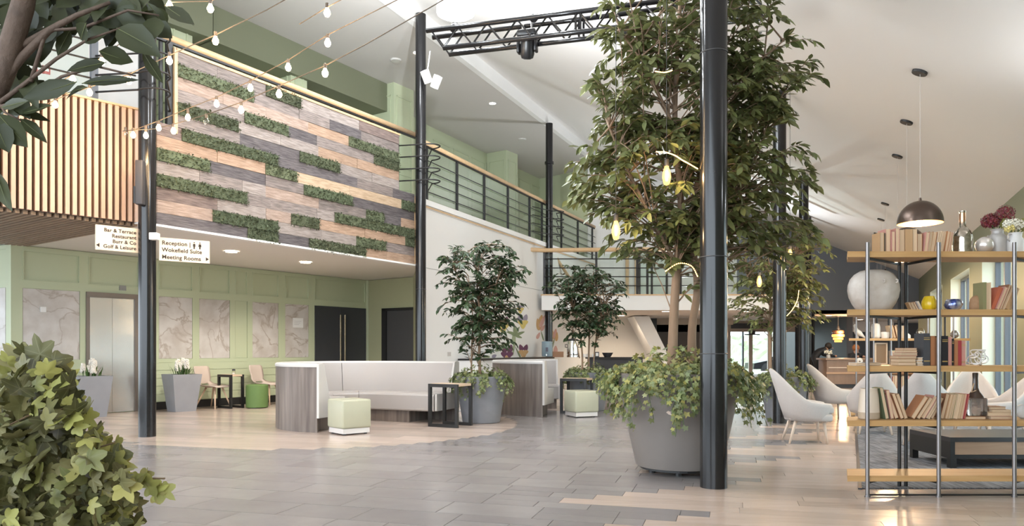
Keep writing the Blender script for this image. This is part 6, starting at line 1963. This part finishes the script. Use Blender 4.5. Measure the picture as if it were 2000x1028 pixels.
# small pale bird mark on the pot
mk = []
for (px, py) in ((1301, 806), (1305, 803), (1309, 804.5), (1313, 805), (1317, 803), (1321, 802.5), (1318, 806), (1316, 810), (1311, 811.5), (1306, 810)):
    k = (px-1000)/F; z = None
    # first hit of the pixel ray with the tapering pot
    Y = 6.2
    while Y < 7.2:
        q = P(px, py, Y); rr = sqrt((q.x-C1.x)**2+(q.y-C1.y)**2)
        if rr <= lerp(.405, .575, (q.z-.055)/.875)+.004: break
        Y += .004
    mk.append(q)
MB().sheet(list(reversed(mk)), (0, -1, 0), .002).build('bird_mark', M('pale_bird_mark', (.62, .50, .42), .6), T1)
s = 7.0/F
def p1(px, py, Y=7.0): return P(px, py, Y)
tr1 = [([p1(1312, 735), p1(1316, 620), p1(1322, 520), p1(1330, 400), p1(1318, 250), p1(1325, 60), p1(1335, -70)], .050, .014),
       ([p1(1352, 735, 7.1), p1(1352, 640, 7.1), p1(1362, 560, 7.1), p1(1352, 450, 7.15), p1(1372, 300, 7.2), p1(1400, 100, 7.2), p1(1410, -60, 7.2)], .046, .014),
       ([p1(1322, 520), p1(1270, 420, 6.9), p1(1220, 320, 6.8), p1(1190, 250, 6.7)], .020, .008),
       ([p1(1357, 540, 7.1), p1(1420, 420, 7.2), p1(1480, 300, 7.3), p1(1520, 180, 7.3)], .022, .008),
       ([p1(1372, 300, 7.2), p1(1440, 160, 7.2), p1(1530, 80, 7.1)], .014, .006),
       ([p1(1318, 250), p1(1260, 130, 6.9), p1(1210, 60, 6.8)], .014, .006)]
def E(px, py, Y, rx, rz, ry=None):
    c = P(px, py, Y); k = Y/F
    return ((c.x, c.y, c.z), rx*k, (ry or rx)*k, rz*k)
ell1 = [E(1340, 20, 7.0, 170, 130, 120), E(1345, 180, 7.0, 200, 130, 130), E(1320, 330, 7.0, 205, 120, 130), E(1290, 440, 7.0, 120, 80, 90), E(1470, 330, 7.1, 130, 150, 110), E(1500, 130, 7.1, 85, 110, 80), E(1370, 470, 7.0, 90, 70, 80), E(1500, 430, 7.2, 95, 80, 80)]
ficus(T1, tr1, ell1, 600, 17, .115, .050, m_leaf, 300, 7)
ivy_collar(T1, C1, .3, .575, .93, 170, .43, .045, m_ivy, 296, 8, mound=.22, nm=480, mat2=m_ivyy, spread=.17)
# ---------------- three smaller ficus trees
def small_tree(label, c, rb, rt, h, trunks, ell, seed, nob, ntw, hang, mat=m_leafd, lpt=15, Lf=.098):
    t = thing('potted_ficus_tree', label, 'potted tree', c, group='ficus trees in round pots')
    pot(t, c, rb, rt, h, m_bluegrey)
    ficus(t, trunks, ell, ntw, lpt, Lf, .043, mat, nob, seed)
    ivy_collar(t, c, .15, rt, h, 60, hang, .040, m_ivy, 150, seed+50, mound=.17, nm=200)
    return t
Yt = 11.75; c = Vector((X(940, Yt), Yt, 0))
p3 = lambda px, py, dy=0: P(px, py, Yt+dy)
small_tree('bushy topped ficus tree in a blue grey pot beside the nearest booth', c, .30, .40, .73,
    [([p3(938, 745), p3(936, 680), p3(938, 620), p3(932, 560), p3(938, 480)], .026, .008), ([p3(921, 745, .05), p3(921, 690, .05), p3(923, 620, .05), p3(915, 540, .05)], .016, .006), ([p3(937, 640), p3(958, 585), p3(980, 530)], .013, .005), ([p3(938, 610), p3(905, 560), p3(885, 520)], .013, .005)],
    [E(940, 520, Yt, 84, 58, 75), E(945, 590, Yt, 82, 50, 72), E(938, 650, Yt, 62, 40, 55)], 31, 220, 230, .32)
Yt = 14.1; c = Vector((X(1150, Yt), Yt, 0))
p4 = lambda px, py, dy=0: P(px, py, Yt+dy)
small_tree('multi stemmed ficus tree in a blue grey pot below the mezzanine', c, .30, .40, .72,
    [([p4(1137, 740), p4(1137, 690), p4(1130, 640), p4(1110, 580)], .022, .008), ([p4(1150, 740), p4(1150, 690), p4(1152, 620), p4(1150, 550)], .022, .008), ([p4(1160, 740, .05), p4(1160, 700, .05), p4(1168, 640, .05), p4(1185, 590, .05)], .018, .006), ([p4(1132, 700), p4(1120, 650), p4(1100, 610)], .012, .005)],
    [E(1143, 560, Yt, 72, 48, 62), E(1148, 605, Yt, 66, 40, 55), E(1130, 530, Yt, 42, 30, 35), E(1155, 640, Yt, 46, 28, 40)], 37, 200, 200, .30)
Yt = 12.15; c = Vector((X(1532, Yt), Yt, 0))
p5 = lambda px, py, dy=0: P(px, py, Yt+dy)
small_tree('ficus tree hung with amber bulbs behind the column by the armchairs', c, .29, .37, .71,
    [([p5(1505, 745), p5(1503, 660), p5(1505, 580), p5(1515, 480), p5(1525, 420)], .026, .008), ([p5(1512, 745, .05), p5(1513, 650, .05), p5(1530, 560, .05), p5(1555, 490, .05)], .018, .006), ([p5(1505, 600), p5(1480, 560), p5(1460, 540)], .012, .005)],
    [E(1530, 500, Yt, 88, 80, 75), E(1500, 580, Yt, 72, 58, 60), E(1560, 590, Yt, 48, 50, 45)], 43, 220, 250, .34, m_leaf)
# ---------------- amber filament bulbs hanging in the trees
def edison(label, px, py, Y, w_=30):
    c = P(px, py, Y)
    t = thing('filament_pendant_bulb', label, 'pendant bulb', c, group='amber filament bulbs hanging in the trees')
    r = .038
    MB().lathe([(.006, -.085), (.024, -.075), (r, -.02), (r*.92, .02), (.022, .06), (.017, .08)], 16, c, cap0=True).build('bulb_glass', M('amber_bulb_glass', (.9, .6, .25), .1, trans=.9, ior=1.1, emit=(1, .55, .18), estr=.55), t, smooth=True)
    MB().lathe([(.004, -.05), (.010, -.045), (.010, .04), (.004, .045)], 8, c).build('filament', m_bulb2, t, smooth=True)
    MB().lathe([(.020, .08), (.022, .085), (.022, .135), (.008, .15)], 12, c).build('socket', m_blackmat, t, smooth=AUTO)
    MB().tube([c+Vector((0, 0, .145)), Vector((c.x, c.y, CZ(c.x, c.y)+.01))], .003, 5).build('wire', m_blackmat, t)
    point(c+Vector((0, -.09, -.0)), 4, (1, .68, .34), .03, t)
edison('amber filament bulb glowing high in the tallest tree', 1302, 343, 6.35)
edison('amber filament bulb at the lower left edge of the tallest tree', 1203, 450, 6.5)
edison('amber filament bulb left of the column by the armchairs', 1483, 550, 11.2)
edison('amber filament bulb right of the column by the armchairs', 1543, 498, 11.2)
m_fairy = M('fairy_light_glow', (1, .75, .4), .4, emit=(1.0, .52, .14), estr=3.0)
def fairy(label, pts, Y):
    q = [P(x, y, Y) for (x, y) in pts]
    t = thing('fairy_light_rope', label, 'string lights', q[0], group='glowing fairy light ropes in the trees')
    path = []
    for i in range(len(q)-1):
        a_, b_ = q[i], q[i+1]; pa = q[i-1] if i else a_; pb = q[i+2] if i+2 < len(q) else b_
        for k in range(7):
            s = k/7
            path.append(.5*((2*a_)+(-pa+b_)*s+(2*pa-5*a_+4*b_-pb)*s*s+(-pa+3*a_-3*b_+pb)*s*s*s))
    path.append(q[-1])
    MB().tube(path, .004, 6).build('rope', M('clear_rope', (.7, .5, .3), .3), t, smooth=True)
    mb = MB()
    for i, p in enumerate(path): mb.ball(p+Vector((0, -.006, 0)), .0055, 6, 5)
    tag(mb.build('led_beads', m_fairy, t, smooth=True), kind='stuff')
fairy('short fairy light rope high in the tallest tree left of the column', [(1282, 297), (1300, 298), (1318, 304), (1332, 313), (1345, 320), (1362, 330)], 6.28)
fairy('fairy light rope on the trunk of the tallest tree', [(1300, 530), (1325, 515), (1350, 520), (1362, 540)], 6.75)
fairy('fairy light rope looping right of the column by the armchairs', [(1537, 617), (1546, 607), (1553, 596), (1558, 583), (1560, 568)], 11.3)
fairy('fairy light rope near the top right of the tallest tree', [(1280, 140), (1298, 142), (1312, 138)], 6.3)

# ---------------- foreground plant at the left: same kind of pot, ivy and ficus branches
CF = Vector((-1.80, 1.85, 0))
TF = thing('potted_ficus_tree', 'foreground ficus with ivy at the left edge, close to the viewer', 'potted tree', CF, group='ficus trees in round pots')
pot(TF, CF, .38, .52, .80, m_concrete, .055)
rg = random.Random(77)
poly = [(-60, 735), (0, 715), (40, 685), (75, 688), (105, 715), (130, 735), (150, 790), (175, 815), (200, 850), (222, 890), (240, 925), (250, 960), (265, 1000), (262, 1060), (-60, 1060)]
def inpoly(x, y):
    r = False; n = len(poly)
    for i in range(n):
        (x0, y0), (x1, y1) = poly[i], poly[(i+1) % n]
        if (y0 > y) != (y1 > y) and x < (x1-x0)*(y-y0)/(y1-y0)+x0: r = not r
    return r
ml_, ml2 = [], []
cen = P(-60, 960, 1.95)
for layer, (n, Ya, Yb) in enumerate(((250, 1.50, 1.66), (300, 1.64, 1.82), (300, 1.8, 2.05))):
    k = 0
    while k < n:
        x = rg.uniform(-60, 268); y = rg.uniform(680, 1050)
        if not inpoly(x, y): continue
        q = P(x, y, rg.uniform(Ya, Yb))
        out = (q-cen).normalized()
        nr = Vector((rg.uniform(-.7, .7), -1+rg.uniform(-.2, .7), rg.uniform(-.2, .9)))+out*.4
        d = out*.8+Vector((rg.uniform(-.9, .9), rg.uniform(-.5, .3), rg.uniform(-.8, .5)))
        m = frame(q, d, nr, rg.uniform(-.6, .6), rg.uniform(.62, 1.15))
        edge = not inpoly(x+32, y-22)
        (ml2 if (edge and rg.random() < .42) or rg.random() < .05 else ml_).append(m)
        k += 1
# trailing sprig at the right, and the two high leaves
sprig = [(215, 965), (245, 945), (262, 938), (275, 930), (290, 950), (303, 962), (318, 958), (232, 905), (282, 935), (300, 968), (226, 868), (170, 812), (150, 805), (120, 728), (128, 742), (104, 712)]
for (x, y) in sprig:
    q = P(x, y, 1.62)
    ml2.append(frame(q, Vector((rg.uniform(.1, 1), -.2, rg.uniform(-.5, .7))), Vector((rg.uniform(-.4, .4), -1, rg.uniform(0, .5))), 0, rg.uniform(.75, .95)))
for (x, y, dx, dz) in ((78, 692, -.3, 1), (68, 700, -.6, .6), (105, 705, .8, -.6), (40, 705, -.5, .5), (222, 888, .5, -.7)):
    ml_.append(frame(P(x, y, 1.6), Vector((dx, 0, dz)), Vector((.2, -1, .3)), 0, 1.1))
LI = .044
def ivy_fine(L, cup):
    """rounder outline with two points between lobes"""
    vs, fs = ivy_pts(L, cup)
    return vs, fs
shp = [ivy_round(LI, .22, .3), ivy_round(LI*.95, .45, .1), ivy_round(LI*1.05, -.15, .4), ivy_round(LI, .1, -.25)]
place_leaves(TF, ml_, shp, m_ivyfore, 255, 'ivy_leaf', 'ivy_mass')
place_leaves(TF, ml2, shp, m_ivyy, 44, 'ivy_leaf', 'ivy_mass_pale')
for (pts, r) in (([(200, 980), (230, 960), (262, 948), (300, 935), (322, 935)], .0022), ([(150, 900), (190, 875), (225, 865)], .002), ([(20, 830), (60, 810), (120, 800), (160, 790)], .002)):
    MB().tube([P(x, y, 1.63) for (x, y) in pts], r, 5).build('ivy_stem', M('brown_stem', (.17, .11, .06), .6), TF)
ivy_collar(TF, CF, .3, .52, .80, 70, .34, .045, m_ivyfore, 0, 91, mound=.20, nm=330)
# slender blades
for (pts) in ([(-10, 860), (30, 835), (70, 820), (108, 808)], [(-10, 905), (40, 870), (90, 838), (125, 832)], [(-10, 925), (30, 895), (60, 860), (80, 845)], [(5, 980), (40, 940), (80, 890), (100, 875)], [(-20, 800), (0, 770), (18, 745)]):
    q = [P(x, y, 1.56) for (x, y) in pts]
    vs = []; n = len(q)
    for i, p in enumerate(q):
        w_ = .008*sin(pi*(i+.6)/(n+.2))
        vs += [p+Vector((0, .0, w_)), p+Vector((0, -.004, -.0)), p+Vector((0, .0, -w_))]
    fs = []
    for i in range(n-1):
        for j in (0, 1): fs.append((i*3+j, i*3+j+1, i*3+3+j+1, i*3+3+j))
    MB().add(vs, fs).build('blade_leaf', m_ivyfore, TF, smooth=True)
# trunk, branches and big leaves in the top left corner
bk_ = M('foreground_bark', (.105, .068, .048), .8, noise=(30, 2), col2=(.065, .042, .03), bump=(60, .5))
def ft(px, py, Y=1.72): return P(px, py, Y)
for (pts, r0, r1) in (([CF+Vector((0, 0, .75)), ft(-190, 560, 1.8), ft(-60, 300, 1.75), ft(10, 130, 1.72), ft(45, 10, 1.7), ft(60, -80, 1.7)], .030, .022),
                      ([ft(-20, 190), ft(40, 115), ft(95, 60), ft(150, 30), ft(215, 5)], .012, .004), ([ft(-10, 125), ft(60, 78), ft(120, 42)], .010, .004),
                      ([ft(-20, 215), ft(40, 170), ft(110, 115), ft(170, 78), ft(235, 55)], .006, .002), ([ft(-20, 215), ft(50, 195), ft(120, 150), ft(190, 130), ft(265, 148)], .005, .002), ([ft(60, 160), ft(90, 60), ft(160, 55), ft(250, 20), ft(310, 30)], .005, .002), ([ft(-20, 170), ft(10, 220), ft(40, 235)], .004, .002), ([ft(-30, 260), ft(-5, 340)], .003, .0015)):
    P_ = [Vector(p) for p in pts]
    MB().tube(P_, [lerp(r0, r1, i/(len(P_)-1)) for i in range(len(P_))], 10).build('branch' if r0 < .03 else 'trunk', bk_, TF, smooth=True)
BL = [(91, 55, 83, 126, 40), (137, 60, 112, 110, 29), (228, 55, 303, 96, 62), (193, 100, 260, 124, 42), (207, 122, 132, 140, 30), (160, 163, 265, 150, 22), (170, 170, 118, 187, 26), (150, 160, 48, 196, 38), (278, 100, 318, 163, 24), (288, 5, 333, 66, 26),
      (322, 12, 384, 54, 30), (168, 45, 158, 82, 36), (3, 210, 58, 198, 24), (100, 206, 38, 224, 24), (-4, 222, 56, 288, 52), (-12, 232, 18, 300, 46), (40, 232, 86, 270, 26), (45, 130, 5, 178, 46), (-8, 335, 18, 410, 32),
      (60, 92, 40, 62, 30), (120, 10, 180, 38, 44), (150, 0, 235, 30, 46), (200, 2, 160, 50, 40), (245, 5, 300, 30, 36), (260, 20, 205, 60, 44), (20, 20, 70, 60, 50), (60, 5, 120, 45, 46), (100, 20, 40, 80, 44), (230, 25, 270, 70, 34), (175, 20, 235, 62, 46), (290, 40, 240, 85, 38), (80, 40, 150, 62, 40), (10, 60, -20, 120, 46), (15, 100, 30, 160, 44), (60, 150, 20, 200, 30), (130, 140, 200, 118, 24),
      (300, 20, 260, 60, 30), (215, 60, 150, 78, 34), (190, -10, 255, 12, 40), (280, -15, 330, 25, 34), (95, -15, 150, 18, 44), (30, -15, 80, 22, 46), (140, 40, 205, 48, 40), (50, 60, 105, 92, 40), (-10, 15, 35, 45, 50), (0, 150, 40, 120, 36), (25, 215, 95, 232, 20), (55, 240, 75, 262, 18), (250, 60, 300, 45, 34), (115, 62, 60, 98, 34),
      (40, 5, 10, 62, 48), (70, 35, 25, 95, 46), (35, 80, 75, 130, 44), (95, 5, 55, 50, 46), (150, 20, 100, 55, 42), (250, -5, 200, 35, 40), (225, 20, 285, 45, 44), (-10, 60, 30, 100, 46), (160, -15, 110, 20, 40), (300, -10, 255, 25, 38), (-15, 110, 25, 150, 44), (25, 130, -10, 190, 40)]
for k in range(60):
    x0 = rg.uniform(-20, 310); y0 = rg.uniform(-25, 55)-max(0, x0-200)*.12
    a = rg.uniform(0, 2*pi); L_ = rg.uniform(48, 72)
    BL.append((x0, y0, x0+L_*cos(a), y0+abs(L_*sin(a))*.8, rg.uniform(28, 46)))
for k in range(22):
    x0 = rg.uniform(-25, 60); y0 = rg.uniform(60, 200); a = rg.uniform(.2, 2.6); L_ = rg.uniform(45, 65)
    BL.append((x0, y0, x0+L_*cos(a), y0+L_*sin(a), rg.uniform(26, 42)))
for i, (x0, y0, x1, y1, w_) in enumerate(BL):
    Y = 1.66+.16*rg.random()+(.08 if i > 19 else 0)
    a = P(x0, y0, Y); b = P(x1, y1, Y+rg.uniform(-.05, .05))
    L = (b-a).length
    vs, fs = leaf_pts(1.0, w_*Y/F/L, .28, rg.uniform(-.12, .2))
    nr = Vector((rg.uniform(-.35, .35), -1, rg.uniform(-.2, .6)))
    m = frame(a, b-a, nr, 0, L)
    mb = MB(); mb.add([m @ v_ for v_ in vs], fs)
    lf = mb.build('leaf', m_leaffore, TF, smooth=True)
    if i < 19:
        MB().tube([a, lerp(a, b, .5)+Vector((0, -.002, 0)), lerp(a, b, .93)+Vector((0, -.002, 0))], [.0013, .001, .0005], 4).build('midrib', M('leaf_midrib', (.09, .10, .04), .5), lf)
# ================================================================== FAR END: BAR, PEOPLE, LOBBY
m_barwood = M('walnut_bar_panel', (.20, .125, .085), .45, noise=(5, 1.6), col2=(.27, .175, .12), stretch=(1, 1, .3))
Yb = 22.0
bar = thing('bar_counter', 'walnut bar counter at the far end with people behind it', 'counter', (10.2, Yb, 0))
x0, x1 = X(1615, Yb), X(1790, Yb)
MB().box(x0, x1, Yb, Yb+.6, .12, .84).build('body', m_barwood, bar)
MB().box(x0-.05, x1, Yb-.06, Yb+.66, .84, .89).build('worktop', M('brown_bar_top', (.30, .19, .12), .35), bar)
MB().box(x0+.05, x1, Yb-.02, Yb, .60, .625).build('rail_trim', m_pleg, bar)
MB().box(x0-.02, x1, Yb-.03, Yb, .42, .48).build('lower_trim', M('oak_trim_bar', (.42, .26, .16), .5), bar)
MB().box(x0+.1, x1, Yb+.05, Yb+.55, 0, .12).build('plinth', m_dark, bar)
# curtain
cu = thing('dark_curtain', 'full height dark curtain behind the far columns', 'curtain', (8.9, 23.6, 0))
pts = []; n = 60
for i in range(n):
    s = i/(n-1); x = lerp(X(1553, 23.6), X(1592, 23.6), s); y = 23.6+.05*sin(s*40)
    pts += [(x, y, 0.02), (x, y, 2.28)]
mb = MB().grid(pts, n, 2); mb.build('drape', M('black_velvet', (.012, .012, .014), .9), cu, smooth=True)
MB().tube([(X(1551, 23.6), 23.6, 2.3), (X(1594, 23.6), 23.6, 2.3)], .02, 8).build('curtain_rail', m_blackmat, cu)
# amber layered pendant
Ya = 29.5; c = P(1637, 656, Ya)
ap = thing('amber_layered_pendant', 'amber layered glass pendant glowing over the bar', 'pendant lamp', c)
m_amber = M('amber_glass', (.55, .20, .05), .25, emit=(1.0, .36, .07), estr=1.1)
for (z, r, h_) in ((.14, .23, .13), (.0, .235, .10), (-.12, .19, .09), (-.22, .14, .08)):
    MB().lathe([(r*.96, z-h_/2), (r, z-h_/4), (r, z+h_/4), (r*.94, z+h_/2)], 28, c).build('glass_tier', m_amber if z < .1 else M('brown_glass_tier', (.12, .05, .025), .2), ap, smooth=AUTO)
MB().lathe([(.12, .21), (.05, .32), (.03, .40)], 16, c).build('cap', m_dark, ap, smooth=True)
MB().tube([c+Vector((0, 0, .38)), Vector((c.x, c.y, 2.47))], .015, 6).build('chain', m_dark, ap)
MB().lathe([(.08, 0), (.10, .03)], 14, (c.x, c.y, 2.44)).build('ceiling_rose', m_dark, ap)
point(c+Vector((0, -.35, .1)), 45, (1, .66, .36), .1, ap)
# people
def person(label, joints, edges, radii, headset, handset, cloth, hairc, loc, hair_shape):
    me = bpy.data.meshes.new('body_cage')
    names = list(joints); idx = {k: i for i, k in enumerate(names)}
    me.from_pydata([joints[k] for k in names], [(idx[a], idx[b]) for a, b in edges], [])
    ob = bpy.data.objects.new('body_cage', me); COL.objects.link(ob)
    sk = ob.modifiers.new('skin', 'SKIN'); 
    for i, k in enumerate(names):
        v_ = me.skin_vertices[0].data[i]; r = radii[k]; v_.radius = r if isinstance(r, tuple) else (r, r)
        v_.use_root = (k == 'pelvis')
    ob.modifiers.new('sub', 'SUBSURF').levels = 2
    dg = bpy.context.evaluated_depsgraph_get()
    bm_ = bpy.data.meshes.new_from_object(ob.evaluated_get(dg))
    bpy.data.objects.remove(ob)
    bm_.materials.clear()
    bm_.materials.append(cloth); bm_.materials.append(M('skin_tone', (.48, .27, .19), .5))
    hp = [Vector(joints[k]) for k in headset]; ap_ = [Vector(joints[k]) for k in handset]
    for p in bm_.polygons:
        p.use_smooth = True
        if any((p.center-h_).length < .13 for h_ in hp) or any((p.center-h_).length < .085 for h_ in ap_): p.material_index = 1
    t = thing('person', label, 'person', loc)
    link('body', bm_, t, wmat(t).inverted())
    hc, hr, hd = hair_shape
    mb = MB()
    mb.ball((0, 0, 0), 1, 16, 10)
    m4 = Matrix.Translation(hc)
    vs = []
    for p in mb.v:
        q = Vector(p)
        vs.append(tuple(m4 @ Vector((q.x*hr, q.y*hr, q.z*hr*1.05))))
    mb.v = vs
    mb.build('hair', hairc, t, smooth=True)
    # face: eyes, nose
    fd = hd.normalized(); sd = fd.cross(Vector((0, 0, 1))).normalized()
    hcen = hp[0]
    for s_ in (-1, 1):
        MB().ball(hcen+fd*.088+sd*(s_*.032)+Vector((0, 0, .012)), .010, 8, 6).build('eye', m_dark, t, smooth=True)
    MB().tube([hcen+fd*.085+Vector((0, 0, .01)), hcen+fd*.115+Vector((0, 0, -.025))], [.008, .014], 6).build('nose', M('skin_tone', (.48, .27, .19), .5), t, smooth=True)
    return t
ED = [('pelvis', 'waist'), ('waist', 'chest'), ('chest', 'neck'), ('neck', 'head'), ('head', 'crown'), ('chest', 'lsh'), ('lsh', 'lel'), ('lel', 'lwr'), ('lwr', 'lha'), ('chest', 'rsh'), ('rsh', 'rel'), ('rel', 'rwr'), ('rwr', 'rha'),
      ('pelvis', 'lhip'), ('lhip', 'lkn'), ('lkn', 'lan'), ('lan', 'lto'), ('pelvis', 'rhip'), ('rhip', 'rkn'), ('rkn', 'ran'), ('ran', 'rto')]
RD = {'pelvis': (.15, .12), 'waist': (.15, .11), 'chest': (.18, .12), 'neck': .055, 'head': (.085, .095), 'crown': .06, 'lsh': .065, 'lel': .05, 'lwr': .036, 'lha': .04, 'rsh': .065, 'rel': .05, 'rwr': .036, 'rha': .04,
      'lhip': .09, 'lkn': .065, 'lan': .045, 'lto': .045, 'rhip': .09, 'rkn': .065, 'ran': .045, 'rto': .045}
o = Vector((9.38, 23.05, 0))
def J(d): return {k: tuple(o+Vector(v_)) for k, v_ in d.items()}
j1 = J({'pelvis': (0, 0, .92), 'waist': (.07, 0, 1.03), 'chest': (.22, -.02, 1.15), 'neck': (.36, -.03, 1.19), 'head': (.45, -.04, 1.225), 'crown': (.49, -.04, 1.29), 'lsh': (.24, -.19, 1.14), 'lel': (.36, -.24, .98), 'lwr': (.55, -.22, .94), 'lha': (.62, -.21, .945),
        'rsh': (.24, .17, 1.14), 'rel': (.36, .20, .98), 'rwr': (.54, .12, .94), 'rha': (.61, .10, .945), 'lhip': (-.01, -.10, .86), 'lkn': (.04, -.11, .47), 'lan': (-.03, -.11, .08), 'lto': (.10, -.12, .04), 'rhip': (-.01, .10, .86), 'rkn': (.02, .11, .47), 'ran': (-.08, .11, .08), 'rto': (.05, .12, .04)})
person('person in a dark jacket leaning forward on the left end of the bar', j1, ED, RD, ['head', 'crown'], ['lha', 'rha'], M('dark_jacket', (.014, .014, .016), .6), M('dark_hair', (.02, .014, .01), .6), (o.x, o.y, 0), (Vector(j1['head'])+Vector((-.025, 0, .035)), .105, Vector((1, -.3, -.2))))
o = Vector((10.75, 23.3, 0))
j2 = J({'pelvis': (0, 0, .62), 'waist': (0, -.02, .75), 'chest': (0, -.06, .93), 'neck': (0, -.09, 1.07), 'head': (0, -.12, 1.16), 'crown': (0, -.12, 1.23), 'lsh': (-.19, -.07, .97), 'lel': (-.24, -.26, .86), 'lwr': (-.12, -.42, .93), 'lha': (-.07, -.47, .935),
        'rsh': (.19, -.07, .97), 'rel': (.24, -.26, .86), 'rwr': (.10, -.42, .93), 'rha': (.05, -.46, .935), 'lhip': (-.10, -.02, .58), 'lkn': (-.14, -.36, .58), 'lan': (-.14, -.36, .12), 'lto': (-.14, -.46, .05), 'rhip': (.10, -.02, .58), 'rkn': (.14, -.36, .58), 'ran': (.14, -.36, .12), 'rto': (.14, -.46, .05)})
person('person with ginger hair in dark clothes seated behind the bar', j2, ED, RD, ['head', 'crown'], ['lha', 'rha'], M('navy_top', (.015, .016, .022), .7), M('ginger_hair', (.36, .13, .04), .6), (o.x, o.y, 0), (Vector(j2['head'])+Vector((0, .03, .04)), .11, Vector((0, -1, -.1))))
st = thing('bar_stool', 'stool under the seated person behind the bar', 'stool', (10.75, 23.35, 0))
MB().lathe([(.17, .46), (.18, .48), (.17, .50)], 20, (10.75, 23.35, 0)).build('seat', m_dark, st, smooth=AUTO)
for k in range(4):
    a = k*pi/2+.4
    MB().tube([(10.75+.10*cos(a), 23.35+.10*sin(a), .47), (10.75+.17*cos(a), 23.35+.17*sin(a), 0)], .014, 6).build('leg', m_dark, st)
# things on the bar
q = Vector((X(1622, Yb), Yb+.15, .89))
fl = thing('flower_jar', 'small jar of pale flowers on the left end of the bar', 'jar', q)
MB().lathe([(.05, 0), (.06, .03), (.05, .10)], 14, q).build('jar', m_can, fl, smooth=AUTO)
mb = MB(); rr_ = random.Random(2)
for k in range(22): mb.ball(q+Vector((rr_.uniform(-.11, .11), rr_.uniform(-.06, .06), .13+rr_.random()*.10)), .022, 6, 5)
tag(mb.build('blossoms', m_wfl, fl, smooth=True), kind='stuff')
# lobby ceiling lights
for (px, py, z, l, pw) in ((1300, 608, 2.28, 'round downlight under the mezzanine left of the tall trunk', 40), (1458, 608, 2.28, 'round downlight under the mezzanine right of the big column', 40), (1187, 637, 2.28, 'downlight under the mezzanine behind the stemmed ficus', 40),
                       (1619, 616, 2.47, 'small downlight on the bar ceiling edge', 35), (1624, 636, 2.47, 'deep downlight on the bar ceiling left', 35), (1680, 636, 2.47, 'deep downlight on the bar ceiling right', 35), (1435, 640, 2.50, 'small downlight above the entrance doors', 30)):
    c = PZ(px, py, z)
    if c.y > 33: c = P(px, py, 32.5 if z > 2.4 else 25.5); c.z = z
    if 1150 < px < 1200: c = Vector((3.6, 24.5, z))
    t = thing('recessed_downlight', l, 'downlight', (c.x, c.y, z), group='recessed round downlights')
    r = .11
    MB().lathe([(.005, -.012), (r, -.012), (r, .002)], 18, (c.x, c.y, z)).build('lens', m_led, t)
    MB().lathe([(r, -.014), (r*1.25, -.010), (r*1.25, .002)], 18, (c.x, c.y, z), False, False).build('trim_ring', m_white, t, smooth=True)
    spot((c.x, c.y, z-.05), pw, (1, .82, .62), 150, .08, t)
# outside the entrance: hedge and a parked car
hd = thing('garden_hedge', 'pale green hedge seen through the entrance doors', 'hedge', (15, 47, -.22))
hr_ = random.Random(6); mb = MB(); pts = []
nu, nv = 60, 12
for i in range(nu):
    for j in range(nv):
        s = i/(nu-1); v_ = j/(nv-1)
        pts.append((lerp(9, 22, s), 47+.5*sin(s*30)*.5+hr_.uniform(-.12, .12)+v_*.6, -.22+v_*2.3+hr_.uniform(-.1, .1)))
mb.grid(pts, nu, nv); mb.build('hedge_face', M('pale_hedge', (.42, .44, .33), .8, noise=(3, 2), col2=(.32, .35, .23)), hd)
cx, cy = X(1535, 41), 41.0
car = thing('parked_car', 'dark parked car outside the entrance doors', 'car', (cx, cy, -.22))
prof = [(-2.05, .30), (-2.0, .62), (-1.25, .78), (-.75, 1.22), (.55, 1.30), (1.25, .90), (1.95, .80), (2.05, .35)]
pl = [Vector((cx+x, cy-.8, z-.22)) for (x, z) in prof]
MB().sheet(list(reversed(pl)), (0, 1, 0), 1.6).build('car_body', M('dark_car_paint', (.015, .016, .02), .2), car)
win = [Vector((cx+x, cy-.81, z-.22)) for (x, z) in ((-1.05, .84), (-.68, 1.15), (.48, 1.22), (.95, .88))]
MB().sheet(list(reversed(win)), (0, 1, 0), .009).build('side_window', M('car_window', (.35, .40, .42), .08), car)
for x in (-1.3, 1.3):
    b_ = MB(); b_.lathe([(.05, -.1), (.32, -.09), (.32, .09), (.05, .1)], 24)
    m4 = Matrix.Translation((cx+x, cy-.75, .10)) @ Matrix.Rotation(pi/2, 4, 'X'); b_.v = [tuple(m4 @ Vector(p)) for p in b_.v]
    b_.build('wheel', m_dark, car, smooth=AUTO)
